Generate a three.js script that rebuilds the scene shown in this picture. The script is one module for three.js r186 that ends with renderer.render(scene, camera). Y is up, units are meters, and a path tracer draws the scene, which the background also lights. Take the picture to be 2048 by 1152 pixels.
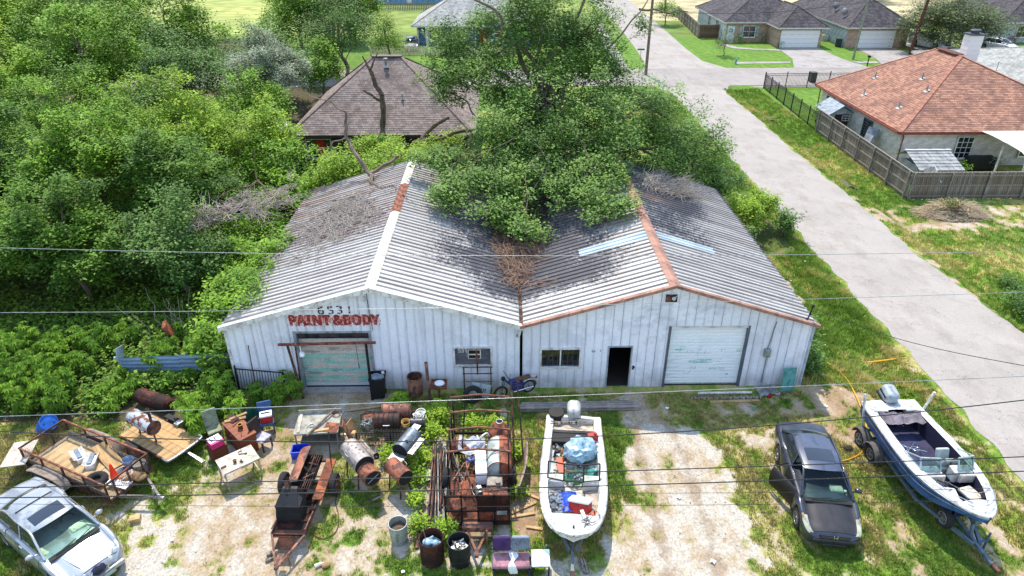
import * as THREE from 'three';
import { mergeGeometries, mergeVertices, toCreasedNormals } from 'three/addons/utils/BufferGeometryUtils.js';
import { RoundedBoxGeometry } from 'three/addons/geometries/RoundedBoxGeometry.js';

// ---------- camera, sky, sun, exposure ----------
const scene = new THREE.Scene();
const camera = new THREE.PerspectiveCamera(45.72, 16 / 9, 0.3, 900);
camera.position.set(0, 16.5, 0);
camera.rotation.set(-0.5140, -0.0153, 0, 'YXZ');
const renderer = new THREE.WebGLRenderer({ antialias: true });
renderer.setSize(1024, 576);
renderer.toneMapping = THREE.LinearToneMapping;
renderer.toneMappingExposure = 1.38;
renderer.shadowMap.enabled = true;
{
  const W = 256, H = 128, d = new Float32Array(W * H * 4);
  for (let j = 0; j < H; j++) for (let i = 0; i < W; i++) {
    const y = Math.sin(((j + .5) / H - .5) * Math.PI), t = Math.pow(Math.max(0, y), .55), o = (j * W + i) * 4, k = 0.95;
    d[o] = k * (.92 - .50 * t); d[o + 1] = k * (1.0 - .34 * t); d[o + 2] = k * (1.16 - .04 * t); d[o + 3] = 1;
  }
  const t = new THREE.DataTexture(d, W, H, THREE.RGBAFormat, THREE.FloatType);
  t.mapping = THREE.EquirectangularReflectionMapping; t.magFilter = t.minFilter = THREE.LinearFilter; t.needsUpdate = true;
  scene.background = t; scene.environment = t;
}
const sun = new THREE.DirectionalLight(0xfff4e4, 4.2);
sun.position.set(-10, 86, -72); sun.target.position.set(0, 0, -25);
sun.castShadow = true; sun.shadow.mapSize.set(4096, 4096); sun.shadow.radius = 1;
Object.assign(sun.shadow.camera, { left: -80, right: 80, top: 90, bottom: -60, near: 1, far: 260 });
scene.add(sun, sun.target);

// ---------- helpers ----------
let seed = 12345;
const rnd = () => { seed = (seed + 0x6d2b79f5) | 0; let t = Math.imul(seed ^ (seed >>> 15), 1 | seed); t = (t + Math.imul(t ^ (t >>> 7), 61 | t)) ^ t; return ((t ^ (t >>> 14)) >>> 0) / 4294967296; };
const reseed = (n) => { seed = n * 7919 + 13; };
const rr = (a, b) => a + (b - a) * rnd();
const lerp = (a, b, t) => a + (b - a) * t, clamp = (x, a = 0, b = 1) => Math.min(b, Math.max(a, x));
const sst = (a, b, x) => { const t = clamp((x - a) / (b - a)); return t * t * (3 - 2 * t); };
const V = (x, y, z) => new THREE.Vector3(x, y, z), PI = Math.PI;
const NS = 512;
function noiseTile(f0, oct, gain = .5) {
  const a = new Float32Array(NS * NS); let amp = 1, f = f0, tot = 0;
  for (let o = 0; o < oct && f <= NS; o++, f *= 2, amp *= gain) {
    const L = new Float32Array(f * f).map(() => rnd()), s = NS / f; tot += amp;
    for (let y = 0; y < NS; y++) {
      const gy = y / s, y0 = Math.floor(gy), ty = gy - y0, wy = ty * ty * (3 - 2 * ty), r0 = (y0 % f) * f, r1 = ((y0 + 1) % f) * f;
      for (let x = 0; x < NS; x++) {
        const gx = x / s, x0 = Math.floor(gx), tx = gx - x0, wx = tx * tx * (3 - 2 * tx), c0 = x0 % f, c1 = (x0 + 1) % f;
        a[y * NS + x] += amp * lerp(lerp(L[r0 + c0], L[r0 + c1], wx), lerp(L[r1 + c0], L[r1 + c1], wx), wy);
      }
    }
  }
  let m = 0; for (let i = 0; i < a.length; i++) { a[i] /= tot; m += a[i]; } m /= a.length;
  let v = 0; for (let i = 0; i < a.length; i++) v += (a[i] - m) ** 2; v = Math.sqrt(v / a.length);
  for (let i = 0; i < a.length; i++) a[i] = clamp(.5 + (a[i] - m) / v * .2);
  return a;
}
const NA = noiseTile(4, 7, .55), NB = noiseTile(6, 6, .6), NC = noiseTile(64, 4, .7), ND = noiseTile(3, 3, .5), NW = noiseTile(256, 2, .8);
const S = (t, u, v) => {   // wrapped bilinear lookup, u and v in tiles
  const x = (u - Math.floor(u)) * NS, y = (v - Math.floor(v)) * NS, x0 = x | 0, y0 = y | 0, fx = x - x0, fy = y - y0, x1 = (x0 + 1) & 511, y1 = ((y0 + 1) & 511) * NS, a = x0 & 511, b = (y0 & 511) * NS;
  return (t[b + a] * (1 - fx) + t[b + x1] * fx) * (1 - fy) + (t[y1 + a] * (1 - fx) + t[y1 + x1] * fx) * fy;
};
function tex(w, h, fn, srgb = true) {   // fn(u, v) gives 0-255 rgb
  const d = new Uint8Array(w * h * 4);
  for (let j = 0; j < h; j++) for (let i = 0; i < w; i++) { const c = fn((i + .5) / w, (j + .5) / h, i, j), o = (j * w + i) * 4; d[o] = clamp(c[0], 0, 255); d[o + 1] = clamp(c[1], 0, 255); d[o + 2] = clamp(c[2], 0, 255); d[o + 3] = c.length > 3 ? c[3] : 255; }
  const t = new THREE.DataTexture(d, w, h); t.wrapS = t.wrapT = THREE.RepeatWrapping; t.magFilter = THREE.LinearFilter; t.minFilter = THREE.LinearMipmapLinearFilter; t.generateMipmaps = true;
  if (srgb) t.colorSpace = THREE.SRGBColorSpace; t.needsUpdate = true; return t;
}
const mixc = (a, b, t) => [a[0] + (b[0] - a[0]) * t, a[1] + (b[1] - a[1]) * t, a[2] + (b[2] - a[2]) * t];
const mulc = (a, k) => [a[0] * k, a[1] * k, a[2] * k];
const rep = (t, sx, sy = sx) => { const c = t.clone(); c.repeat.set(sx, sy); c.needsUpdate = true; return c; };
function canvasTex(w, h, draw) { const c = document.createElement('canvas'); c.width = w; c.height = h; draw(c.getContext('2d'), w, h); const t = new THREE.CanvasTexture(c); t.colorSpace = THREE.SRGBColorSpace; t.wrapS = t.wrapT = THREE.RepeatWrapping; t.anisotropy = 4; return t; }
const M = {};   // materials
const mat = (color, rough = .8, metal = 0, extra = {}) => new THREE.MeshStandardMaterial({ color, roughness: rough, metalness: metal, side: THREE.DoubleSide, ...extra });
const phys = (color, rough, extra) => new THREE.MeshPhysicalMaterial({ color, roughness: rough, side: THREE.DoubleSide, ...extra });

// geometry builders, all non-indexed with position, normal and uv
const fin = (g) => { const n = g.index ? g.toNonIndexed() : g; for (const k of Object.keys(n.attributes)) if (!['position', 'normal', 'uv'].includes(k)) n.deleteAttribute(k); if (!n.attributes.normal) n.computeVertexNormals(); if (!n.attributes.uv) n.setAttribute('uv', new THREE.BufferAttribute(new Float32Array(n.attributes.position.count * 2), 2)); n.morphAttributes = {}; n.clearGroups(); return n; };
const E3 = new THREE.Euler(), M4 = new THREE.Matrix4(), Q4 = new THREE.Quaternion();
const tf = (g, x = 0, y = 0, z = 0, rx = 0, ry = 0, rz = 0, s = 1) => g.applyMatrix4(M4.compose(V(x, y, z), Q4.setFromEuler(E3.set(rx, ry, rz, 'YXZ')), V(s, s, s)));
const box = (w, h, d, x = 0, y = 0, z = 0, rx = 0, ry = 0, rz = 0) => tf(fin(new THREE.BoxGeometry(w, h, d)), x, y, z, rx, ry, rz);
const rbox = (w, h, d, r, x = 0, y = 0, z = 0, rx = 0, ry = 0, rz = 0, seg = 2) => tf(fin(new RoundedBoxGeometry(w, h, d, seg, Math.min(r, w / 2.01, h / 2.01, d / 2.01))), x, y, z, rx, ry, rz);
const cyl = (r0, r1, h, x = 0, y = 0, z = 0, rx = 0, ry = 0, rz = 0, n = 16, open = false, a0 = 0, al = PI * 2) => tf(fin(new THREE.CylinderGeometry(r1, r0, h, n, 1, open, a0, al)), x, y, z, rx, ry, rz);   // r0 bottom, r1 top
const sph = (r, x, y, z, sx = 1, sy = 1, sz = 1, n = 12) => fin(new THREE.SphereGeometry(r, n, Math.ceil(n * .7))).scale(sx, sy, sz).translate(x, y, z);
const tor = (R, r, x, y, z, rx = 0, ry = 0, rz = 0, n = 24, m = 8, arc = PI * 2) => tf(fin(new THREE.TorusGeometry(R, r, m, n, arc)), x, y, z, rx, ry, rz);
const lat = (pts, n = 20, x = 0, y = 0, z = 0, rx = 0, ry = 0, rz = 0) => tf(fin(new THREE.LatheGeometry(pts.map((p) => new THREE.Vector2(p[0], p[1])), n)), x, y, z, rx, ry, rz);
const UP = V(0, 1, 0);
const rod = (p, q, r, r2 = r, n = 8) => { const a = V(...p), b = V(...q), d = b.clone().sub(a), g = fin(new THREE.CylinderGeometry(r2, r, d.length(), n)); return g.applyQuaternion(Q4.setFromUnitVectors(UP, d.normalize())).translate(...a.add(b).multiplyScalar(.5).toArray()); };
const bar = (p, q, w, h = w) => { const a = V(...p), b = V(...q), d = b.clone().sub(a), L = d.length(), z = d.normalize(), x = Math.abs(z.y) > .98 ? V(1, 0, 0) : UP.clone().cross(z).normalize(), y = z.clone().cross(x); return fin(new THREE.BoxGeometry(w, h, L)).applyMatrix4(M4.makeBasis(x, y, z)).translate(...a.add(b).multiplyScalar(.5).toArray()); };
const tub = (pts, r, n = 6, seg = 0, closed = false) => fin(new THREE.TubeGeometry(new THREE.CatmullRomCurve3(pts.map((p) => V(...p)), closed), seg || pts.length * 4, r, n, closed));
const ext = (pts, depth, bev = 0, holes) => { const s = new THREE.Shape(pts.map((p) => new THREE.Vector2(p[0], p[1]))); if (holes) for (const h of holes) s.holes.push(new THREE.Path(h.map((p) => new THREE.Vector2(p[0], p[1])))); return fin(new THREE.ExtrudeGeometry(s, { depth, bevelEnabled: bev > 0, bevelSize: bev, bevelThickness: bev, bevelSegments: 1 })); };
function soup(tris, uvs) { const g = new THREE.BufferGeometry(); g.setAttribute('position', new THREE.Float32BufferAttribute(tris.flat(2), 3)); g.setAttribute('uv', new THREE.Float32BufferAttribute(uvs ? uvs.flat(2) : new Array(tris.length * 6).fill(0), 2)); g.computeVertexNormals(); return g; }
const quad = (a, b, c, d) => [[a, b, c], [a, c, d]];
// a grid of points P[i][j] as a smooth sheet; thick adds a back side
function sheet(P, uvf) {
  const n = P.length, m = P[0].length, pos = [], uv = [], idx = [];
  for (let i = 0; i < n; i++) for (let j = 0; j < m; j++) { pos.push(...P[i][j]); uv.push(...(uvf ? uvf(i, j, P[i][j]) : [i / (n - 1), j / (m - 1)])); }
  for (let i = 0; i < n - 1; i++) for (let j = 0; j < m - 1; j++) { const a = i * m + j, b = a + m; idx.push(a, b, a + 1, a + 1, b, b + 1); }
  const g = new THREE.BufferGeometry(); g.setAttribute('position', new THREE.Float32BufferAttribute(pos, 3)); g.setAttribute('uv', new THREE.Float32BufferAttribute(uv, 2)); g.setIndex(idx); g.computeVertexNormals(); return fin(g);
}
function prism(pts, z0, z1) {   // convex polygon in xy, counter-clockwise, from z0 (back) to z1 (front)
  const t = [], n = pts.length, f = (p, z) => [p[0], p[1], z];
  for (let i = 1; i < n - 1; i++) { t.push([f(pts[0], z1), f(pts[i], z1), f(pts[i + 1], z1)]); t.push([f(pts[0], z0), f(pts[i + 1], z0), f(pts[i], z0)]); }
  for (let i = 0; i < n; i++) { const p = pts[i], q = pts[(i + 1) % n]; t.push(...quad(f(p, z0), f(q, z0), f(q, z1), f(p, z1))); }
  return soup(t);
}
function boxUV(g, s = 1) {
  const p = g.attributes.position, u = g.attributes.uv, a = V(), b = V(), c = V();
  for (let i = 0; i < p.count; i += 3) {
    a.fromBufferAttribute(p, i); b.fromBufferAttribute(p, i + 1); c.fromBufferAttribute(p, i + 2);
    const n = b.clone().sub(a).cross(c.clone().sub(a)), x = Math.abs(n.x), y = Math.abs(n.y), z = Math.abs(n.z);
    for (let k = 0; k < 3; k++) { const q = [a, b, c][k]; if (y >= x && y >= z) u.setXY(i + k, q.x * s, q.z * s); else if (x >= z) u.setXY(i + k, q.z * s, q.y * s); else u.setXY(i + k, q.x * s, q.y * s); }
  }
  return g;
}
const names = {};
const numbered = (n) => { const k = names[n] = (names[n] ?? -1) + 1; return k ? n + '_' + String(k).padStart(3, '0') : n; };
const WORLD = new Map();   // roots whose geometry is given in world coordinates
function setUD(o, label, category, group, kind) { o.userData.label = label; o.userData.category = category; if (group) o.userData.group = group; if (kind) o.userData.kind = kind; return o; }
function thing(name, label, category, [x, y, z] = [0, 0, 0], turn = 0, group) { const o = new THREE.Group(); o.name = numbered(name); scene.add(o); o.position.set(x, y, z); o.rotation.y = turn; return setUD(o, label, category, group); }
function thingW(name, label, category, p, group) { const o = thing(name, label, category, p, 0, group); WORLD.set(o, o); return o; }
const rootOf = (o) => { while (o.parent && o.parent !== scene) o = o.parent; return o; };
function geo(gs, uv = 1) { const g = Array.isArray(gs) ? (gs.length > 1 ? mergeGeometries(gs) : gs[0]) : gs; if (uv) boxUV(g, uv); return g; }
function mesh(g, m) { const o = new THREE.Mesh(g, m); o.castShadow = o.receiveShadow = true; return o; }
function part(name, gs, m, parent, o = {}) {   // o.uv: 0 keeps the uv as given
  let g = gs; if (!o.ready) { g = geo(gs, o.uv ?? 1); if (o.smooth) g = toCreasedNormals(g, o.smooth); const r = rootOf(parent); if (WORLD.has(r)) g.translate(-r.position.x, -r.position.y, -r.position.z); }
  const e = mesh(g, m); e.name = name; if (o.label) e.userData.label = o.label; if (o.kind) e.userData.kind = o.kind; parent.add(e); return e;
}
function single(name, gs, m, label, category, p = [0, 0, 0], turn = 0, group, o = {}) { let g = geo(gs, o.uv ?? 1); if (o.smooth) g = toCreasedNormals(g, o.smooth); const e = mesh(g, m); e.name = numbered(name); e.position.set(...p); if (o.rot) e.rotation.set(...o.rot, 'YXZ'); else e.rotation.y = turn; scene.add(e); return setUD(e, label, category, group); }
function struct(name, g, m) { const e = mesh(g, m); e.name = name; e.userData = { kind: 'structure' }; scene.add(e); return e; }
function copy(o, label, p, turn, s) { const c = o.clone(); c.name = numbered(o.name.replace(/_\d{3}$/, '')); if (label) c.userData.label = label; if (p) c.position.set(...p); if (turn !== undefined) c.rotation.y = turn; if (s) c.scale.setScalar(s); scene.add(c); return c; }

// ---------- tiling textures ----------
const TX = {};
TX.grime = tex(512, 512, (u, v) => { const k = .80 + .26 * S(NA, u, v) - .16 * sst(.62, .8, S(NB, u, v)) + .06 * (S(NC, u * 2, v * 2) - .5); return [255 * k, 253 * k, 248 * k]; });
TX.rust = tex(512, 512, (u, v) => { const a = S(NA, u, v), b = S(NC, u, v), c = S(NB, u, v); return mulc(mixc(mixc([116, 82, 68], [166, 116, 92], sst(.3, .7, a)), [92, 72, 66], sst(.6, .75, c)), .8 + .4 * b); });
TX.rustdark = tex(512, 512, (u, v) => { const a = S(NA, u, v), b = S(NC, u, v); return mulc(mixc([64, 48, 43], [118, 80, 64], sst(.45, .75, a)), .7 + .6 * b); });
TX.rustpaint = tex(512, 512, (u, v) => { const a = S(NB, u, v) * .7 + S(NC, u, v) * .3, b = S(NC, u, v); return mulc(mixc([178, 186, 188], mixc([150, 76, 44], [86, 48, 36], S(NA, u, v)), sst(.52, .6, a)), .82 + .3 * b); });
TX.wood = tex(512, 512, (u, v) => { const g = S(NA, u * .5, v * 6) * .55 + S(NC, u * .25, v * 3) * .45, k = .74 + .52 * g; return [190 * k, 164 * k, 126 * k]; });
TX.greywood = tex(512, 512, (u, v) => { const g = S(NA, u * 6, v * .5) * .5 + S(NC, u * 3, v * .25) * .5, s = sst(.55, .8, S(NB, u * 4, v * .5)), k = .55 + .75 * g; return mixc([158 * k, 150 * k, 136 * k], [84 * k, 74 * k, 62 * k], s); });
TX.timber = tex(512, 512, (u, v) => { const g = S(NA, u * .5, v * 8) * .5 + S(NC, u * .3, v * 4) * .5, k = .4 + 1.05 * g; return [150 * k, 140 * k, 130 * k]; });
TX.bark = tex(512, 512, (u, v) => { const g = S(NB, u * 3, v * .7) * .6 + S(NC, u * 2, v) * .4, k = .4 + 1.1 * g; return [118 * k, 104 * k, 90 * k]; });
TX.concrete = tex(1024, 1024, (u, v) => { const a = S(NA, u, v), b = S(NC, u * 3, v * 3), c = S(NB, u * 2, v * 2), w = S(NW, u * 3, v * 3); const k = .86 + .16 * a + .12 * (b - .5) + .12 * (w - .5) - .10 * sst(.66, .8, c); return [166 * k, 160 * k, 153 * k]; });
TX.brick = tex(512, 512, (u, v) => { const r = Math.floor(v * 15), x = u * 5 + (r % 2) * .5, c = Math.floor(x), fx = x - c, fy = v * 15 - r, h = Math.abs(Math.sin(r * 12.98 + (c % 5) * 78.2) * 43758.5) % 1, m = (fx < .05 || fy < .14) ? 1 : 0; return m ? [176, 166, 152] : mulc(mixc([150, 112, 92], [196, 168, 146], h), .8 + .35 * S(NC, u * 2, v * 2)); });
TX.whitebrick = tex(512, 512, (u, v) => { const r = Math.floor(v * 15), x = u * 5 + (r % 2) * .5, fx = x - Math.floor(x), fy = v * 15 - r, h = Math.abs(Math.sin(r * 12.98 + (Math.floor(x) % 5) * 78.2) * 43758.5) % 1, m = (fx < .05 || fy < .16) ? .86 : 1, k = m * (.9 + .1 * h) * (.93 + .14 * S(NA, u, v)); return [222 * k, 216 * k, 206 * k]; });
const shingleTex = (A, B, D) => tex(1024, 1024, (u, v) => { const r = Math.floor(v * 32), x = u * 26 + (r * .37 % 1), c = Math.floor(x), fx = x - c, h = Math.abs(Math.sin(r * 127.1 + (c % 26) * 311.7) * 43758.5) % 1, fy = v * 32 - r, k = (fx < .06 ? .72 : 1) * (fy < .1 ? .85 : 1) * (.78 + .44 * S(NC, u * 3, v * 3)); return mulc(mixc(mixc(A, B, h), D, sst(.55, .8, S(NB, u, v)) * .5), k); });
TX.redsh = shingleTex([138, 98, 80], [180, 134, 110], [116, 84, 72]);
TX.brownsh = shingleTex([118, 104, 96], [150, 134, 124], [92, 80, 74]);
TX.darksh = shingleTex([62, 58, 60], [96, 90, 92], [48, 46, 48]);
TX.greysh = shingleTex([150, 150, 144], [182, 182, 174], [132, 132, 128]);
const gr = (c, rough = .7, metal = 0, s = 1, extra) => mat(c, rough, metal, { map: s === 1 ? TX.grime : rep(TX.grime, s), ...extra });
Object.assign(M, {
  rust: mat(0xffffff, .9, .1, { map: TX.rust, bumpMap: TX.rust, bumpScale: .004 }), rust2: mat(0xf4dccf, .9, .1, { map: rep(TX.rust, 1.7) }), rustdark: mat(0xffffff, .85, .2, { map: TX.rustdark }), orange: mat(0xffd4b4, .9, 0, { map: rep(TX.rust, .8) }),
  rustpaint: mat(0xffffff, .75, .1, { map: TX.rustpaint }), blackmetal: gr(0x232427, .55, .3), black: gr(0x161617, .7), soot: gr(0x1c1b1b, .9), galv: gr(0xa9adb0, .42, .7), steel: gr(0x777a7e, .45, .8), whitep: gr(0xe6e6e2, .55), white2: gr(0xd9d8d2, .5), offwhite: gr(0xcfcabb, .8),
  wood: mat(0xffffff, .85, 0, { map: TX.wood }), ply: mat(0xf2e2c8, .85, 0, { map: rep(TX.wood, .6) }), greywood: mat(0xffffff, .95, 0, { map: TX.greywood, bumpMap: TX.greywood, bumpScale: .006 }), timber: mat(0xffffff, .95, 0, { map: TX.timber, bumpMap: TX.timber, bumpScale: .01 }), palewood: mat(0xfff4e2, .9, 0, { map: rep(TX.wood, .8) }), bark: mat(0xffffff, .95, 0, { map: TX.bark, bumpMap: TX.bark, bumpScale: .02 }), dead: mat(0xd8cdc2, .95, 0, { map: TX.bark }),
  rubber: mat(0x1b1b1c, .85), tyre: gr(0x2a2a2b, .9), rim: gr(0xa8a9aa, .35, .7), chrome: mat(0xd8dadc, .18, 1), glass: phys(0xdcefe4, .03, { transmission: 1, thickness: 0, ior: 1.3 }), darkglass: phys(0x28303a, .04, { clearcoat: 1 }), pane: phys(0x1d2226, .05, { clearcoat: 1, clearcoatRoughness: .03 }),
  concrete: mat(0xffffff, .95, 0, { map: TX.concrete }), brick: mat(0xffffff, .9, 0, { map: TX.brick }), whitebrick: mat(0xffffff, .9, 0, { map: TX.whitebrick }),
  red: gr(0xc01f1c, .5), blue: gr(0x1550b8, .5), pink: gr(0xd0286e, .6), teal: gr(0x3fae9c, .5), orangep: gr(0xf05a1e, .5), yellow: gr(0xd9a520, .55), purple: gr(0x4a2f66, .9), rose: gr(0xb98590, .9), greyfab: gr(0x8b97a6, .95), navy: gr(0x1e2646, .8), green: gr(0x2f6b4f, .6), cream: gr(0xe8e2d2, .6), cardboard: gr(0xb58f63, .9), bluebag: phys(0x9fc3d8, .35, { map: TX.grime, clearcoat: .4 }), plasticw: mat(0xf2f2f0, .4), plainw: mat(0xe4e4e0, .7),
});
// ---------- ground ----------
const X0 = -30, X1 = 45, Z0 = -100, Z1 = -4;
const DIRT = [   // x, z, half sizes, strength, paleness
  [-6.2, -15.6, 4.4, 3.4, 1.15, .55], [-8.8, -13.6, 3.2, 1.5, .95, .95], [-4.6, -13.4, 2.0, 1.6, .9, .95], [-6.4, -18.6, 2.6, 2.0, 1.1, .35], [-4.6, -16.6, 1.6, 2.2, 1, .7], [-6.0, -20.4, 2.2, 1.2, 1, .25], [-11.4, -15.0, 1.2, 1.0, .6, .9],
  [5.0, -12.6, 1.85, 4.2, 1.3, .9], [5.3, -17.0, 1.5, 2.9, 1.3, .85], [4.8, -20.0, .85, 1.6, 1.1, .3], [2.8, -12.4, 1.6, .9, .8, .9],
  [.75, -15.4, .45, 1.7, 1.2, .1], [12.6, -19.2, 1.4, 2.0, .95, .05], [8.1, -15.6, .4, 1.6, .6, .4], [11.5, -13.6, .35, 1.2, .8, .2], [10.8, -15.3, .9, .5, .6, .25], [9.0, -18.3, 1.2, .7, .6, .3], [14.9, -13.0, .5, 3.2, .8, .35], [11.2, -19.9, 1.6, .5, .7, .1], [8.2, -20.5, 2.4, .35, .7, .1],
  [25.5, -38, 3.2, 1.7, .85, .2], [30, -37, 5, 2.0, .8, .35], [22.8, -41, .6, 3.5, .5, .2], [22.7, -29, .5, 7, .7, .3], [33, -31, 3, 2, .45, .4], [13.4, -24.2, .5, 1.4, .6, .2], [-2.6, -13.0, 1.0, .8, .7, .8], [-.3, -13.6, .8, .7, .7, .7], [13.9, -28, .4, 3, .8, .25], [15.2, -20.2, .3, 2.6, .8, .3],
];
const GRASSY = [[-3.5, -13.5, 1.1, 1.0], [-4.1, -15.0, .8, 1.2], [-10.2, -14.2, 1.3, 1.6], [-7.7, -13.3, .9, .7], [-3.4, -16.3, .8, .9], [-8.9, -16.3, .9, .5], [-5.3, -14.1, .5, .5]];
function ground(x, z) {   // what lies where: dirt share, paleness, dryness
  const wx = x + 1.5 * (S(NA, x * .045, z * .045) - .5) + .45 * (S(NB, x * .21, z * .21) - .5), wz = z + 1.5 * (S(NA, z * .045 + .3, x * .045) - .5) + .45 * (S(NB, z * .21, x * .21 + .4) - .5);
  let d = 0, pale = .3, best = 0;
  for (const [cx, cz, rx, rz, s, p] of DIRT) { const ex = (wx - cx) / rx, ez = (wz - cz) / rz, q = ex * ex + ez * ez; if (q > 2.2) continue; const f = s * Math.min(1, 1.75 - q); if (f > best) { best = f; pale = p; } d = Math.max(d, f); }
  for (const [cx, cz, rx, rz] of GRASSY) { const q = ((wx - cx) / rx) ** 2 + ((wz - cz) / rz) ** 2; if (q < 1.4) d -= .22 * Math.min(1, 1.4 - q); }
  const n = S(NA, x * .11, z * .11), n2 = S(NB, x * .33, z * .33), n3 = S(NC, x * .2, z * .2);
  let dirt = sst(.42, .74, d * .78 + (n - .5) * .7 + (n2 - .5) * .8 + (n3 - .5) * .28);
  if (z > -24) dirt = Math.max(dirt, sst(.66, .82, n * .45 + n2 * .45 + n3 * .16) * .8);
  const litter = (x < -10.6 && z < -19.5) ? 1 : (x < 12 && z < -35 && z > -47) ? .9 : (x > 13 && x < 16 && z < -33 && z > -42) ? .5 : 0;
  const dry = sst(.35, .7, S(NA, x * .07 + .5, z * .07) * .6 + n2 * .4 + (z > -24 && x < 17 ? .1 : -.06) + (x > 22.6 && z > -52 && z < -26 ? .1 : 0));
  return { dirt: dirt * (1 - litter), pale, dry, litter, n, n2, n3 };
}
const C_G = [[62, 88, 24], [94, 126, 34], [130, 144, 54], [168, 152, 96]], C_D = [[146, 120, 92], [166, 147, 120], [180, 172, 157]];
function groundColor(x, z) {
  const g = ground(x, z), f = S(NC, x * .47, z * .47), w = S(NW, x * .61, z * .61);
  let grass = mixc(mixc(C_G[0], C_G[1], sst(.25, .6, f * .7 + g.n * .3)), C_G[2], g.dry * .8); grass = mixc(grass, C_G[3], sst(.6, .85, g.dry * .6 + g.n2 * .4) * .75);
  const p = clamp(g.pale + (g.n2 - .5) * 1.1 + (g.n - .5) * .8); let dirt = p < .5 ? mixc(C_D[0], C_D[1], p * 2) : mixc(C_D[1], C_D[2], p * 2 - 1);
  dirt = mulc(dirt, .86 + .3 * (w - .5) + .28 * f); if (x > 3 && x < 7.2 && z > -19.5) { const tr = Math.abs(Math.abs(x - 5.15 - .25 * Math.sin(z * .3)) - .72); dirt = mixc(dirt, mulc([134, 114, 92], .85 + .3 * f), sst(.3, .05, tr + .35 * (g.n2 - .5)) * .55); } if (w > .80) dirt = mulc(dirt, .72);
  let c = mixc(mulc(grass, .8 + .45 * w), dirt, g.dirt);
  if (g.litter) c = mixc(c, mulc([74, 62, 46], .7 + .6 * f), g.litter * .85);
  if (z < -80 || (x > 24.3 && z < -50 && z > -71)) c = mixc(c, mulc(mixc([78, 118, 26], [112, 146, 40], g.n2), .8 + .3 * w + .15 * (f - .5)), .88);
  return c;
}
const ditch = (x, z) => { if (z < -71 || z > 2) return 0; const l = 15.0 + .35 * Math.sin(z * .21), r = 24.0 + .2 * Math.sin(z * .3); return -.34 * Math.exp(-(((x - l) / .62) ** 2)) - .42 * Math.exp(-(((x - r) / .8) ** 2)) * sst(-71, -68, z); };
const hgt = (x, z) => ditch(x, z) + .05 * (S(NA, x * .06, z * .06) - .5) * ((x > 16.4 && x < 23) || z < -70 ? 0 : 1);
{
  const nearTex = tex(2048, 2048, (u, v) => groundColor(lerp(X0, X1, u), lerp(Z0, Z1, v)));
  nearTex.wrapS = nearTex.wrapT = THREE.ClampToEdgeWrapping;
  const farTex = tex(1024, 1024, (u, v) => {
    const x = lerp(-420, 480, u), z = lerp(-640, 40, v), f = S(NC, u * 9, v * 9), n = S(NA, u * 9, v * 9); let c = mixc([84, 112, 42], [140, 150, 70], n);
    if (x < -24 && z < -104) c = mixc([164, 168, 92], [136, 150, 76], n); if (x > 24 && z < -116) c = mixc([186, 174, 136], [166, 152, 112], n);
    if (x < -30 && z > -100) c = [70, 74, 42]; return mulc(c, .78 + .44 * f);
  });
  const grid = (xs, zs, uvf) => { const P = xs.map((x) => zs.map((z) => [x, hgt(x, z), z])); return sheet(P, (i, j, p) => uvf(p[0], p[2])); };
  const ser = (a, b, n) => Array.from({ length: n + 1 }, (_, i) => lerp(a, b, i / n));
  const nearG = grid(ser(X0, X1, 250), ser(Z1, Z0, 300), (x, z) => [(x - X0) / (X1 - X0), (z - Z0) / (Z1 - Z0)]);
  const fu = (x, z) => [(x + 420) / 900, (z + 640) / 680];
  const flat = (x0, x1, z0, z1) => sheet([[[x0, 0, z0], [x0, 0, z1]], [[x1, 0, z0], [x1, 0, z1]]], (i, j, p) => fu(p[0], p[2]));
  const farG = mergeGeometries([flat(-420, X0, 40, -640), flat(X1, 480, 40, -640), flat(X0, X1, 40, Z1), flat(X0, X1, Z0, -640)]);
  const g = mergeGeometries([nearG, farG], true);
  // sheet() winds for the other side here: both sides are drawn
  struct('ground', g, [mat(0xffffff, 1, 0, { map: nearTex, bumpMap: nearTex, bumpScale: .03 }), mat(0xffffff, 1, 0, { map: farTex })]);
}
// roads, walks and drives: sheets with uneven edges above the ground
function strip(name, L, R, y, m, uvs = .25) {   // L and R: matching edge points [x, z]
  const P = L.map((l, i) => { const r = R[i]; return [0, .25, .5, .75, 1].map((t) => [lerp(l[0], r[0], t), y, lerp(l[1], r[1], t)]); });
  return struct(name, sheet(P, (i, j, p) => [p[0] * uvs, p[2] * uvs]), m);
}
TX.road = tex(2048, 2048, (u, v) => {
  const a = S(NA, u, v), b = S(NC, u * 4, v * 4), w = S(NW, u * 6, v * 6), c = S(NB, u * 2, v * 2), d = S(NB, u * 1 + .2, v * 3), crack = Math.abs(S(NA, u * 2 + .1, v * 2) - .5) < .006 && S(ND, u, v) > .46 ? .76 : 1;
  const k = (.92 + .07 * a + .12 * (b - .5) + .2 * (w - .5) - .03 * sst(.6, .75, c) + .02 * d) * crack; const st = sst(.6, .8, S(NB, u * .7 + .4, v * .25)) * .05; return [168 * (k - st), 160 * (k - st * 1.1), 151 * (k - st * 1.25)];
});
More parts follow.
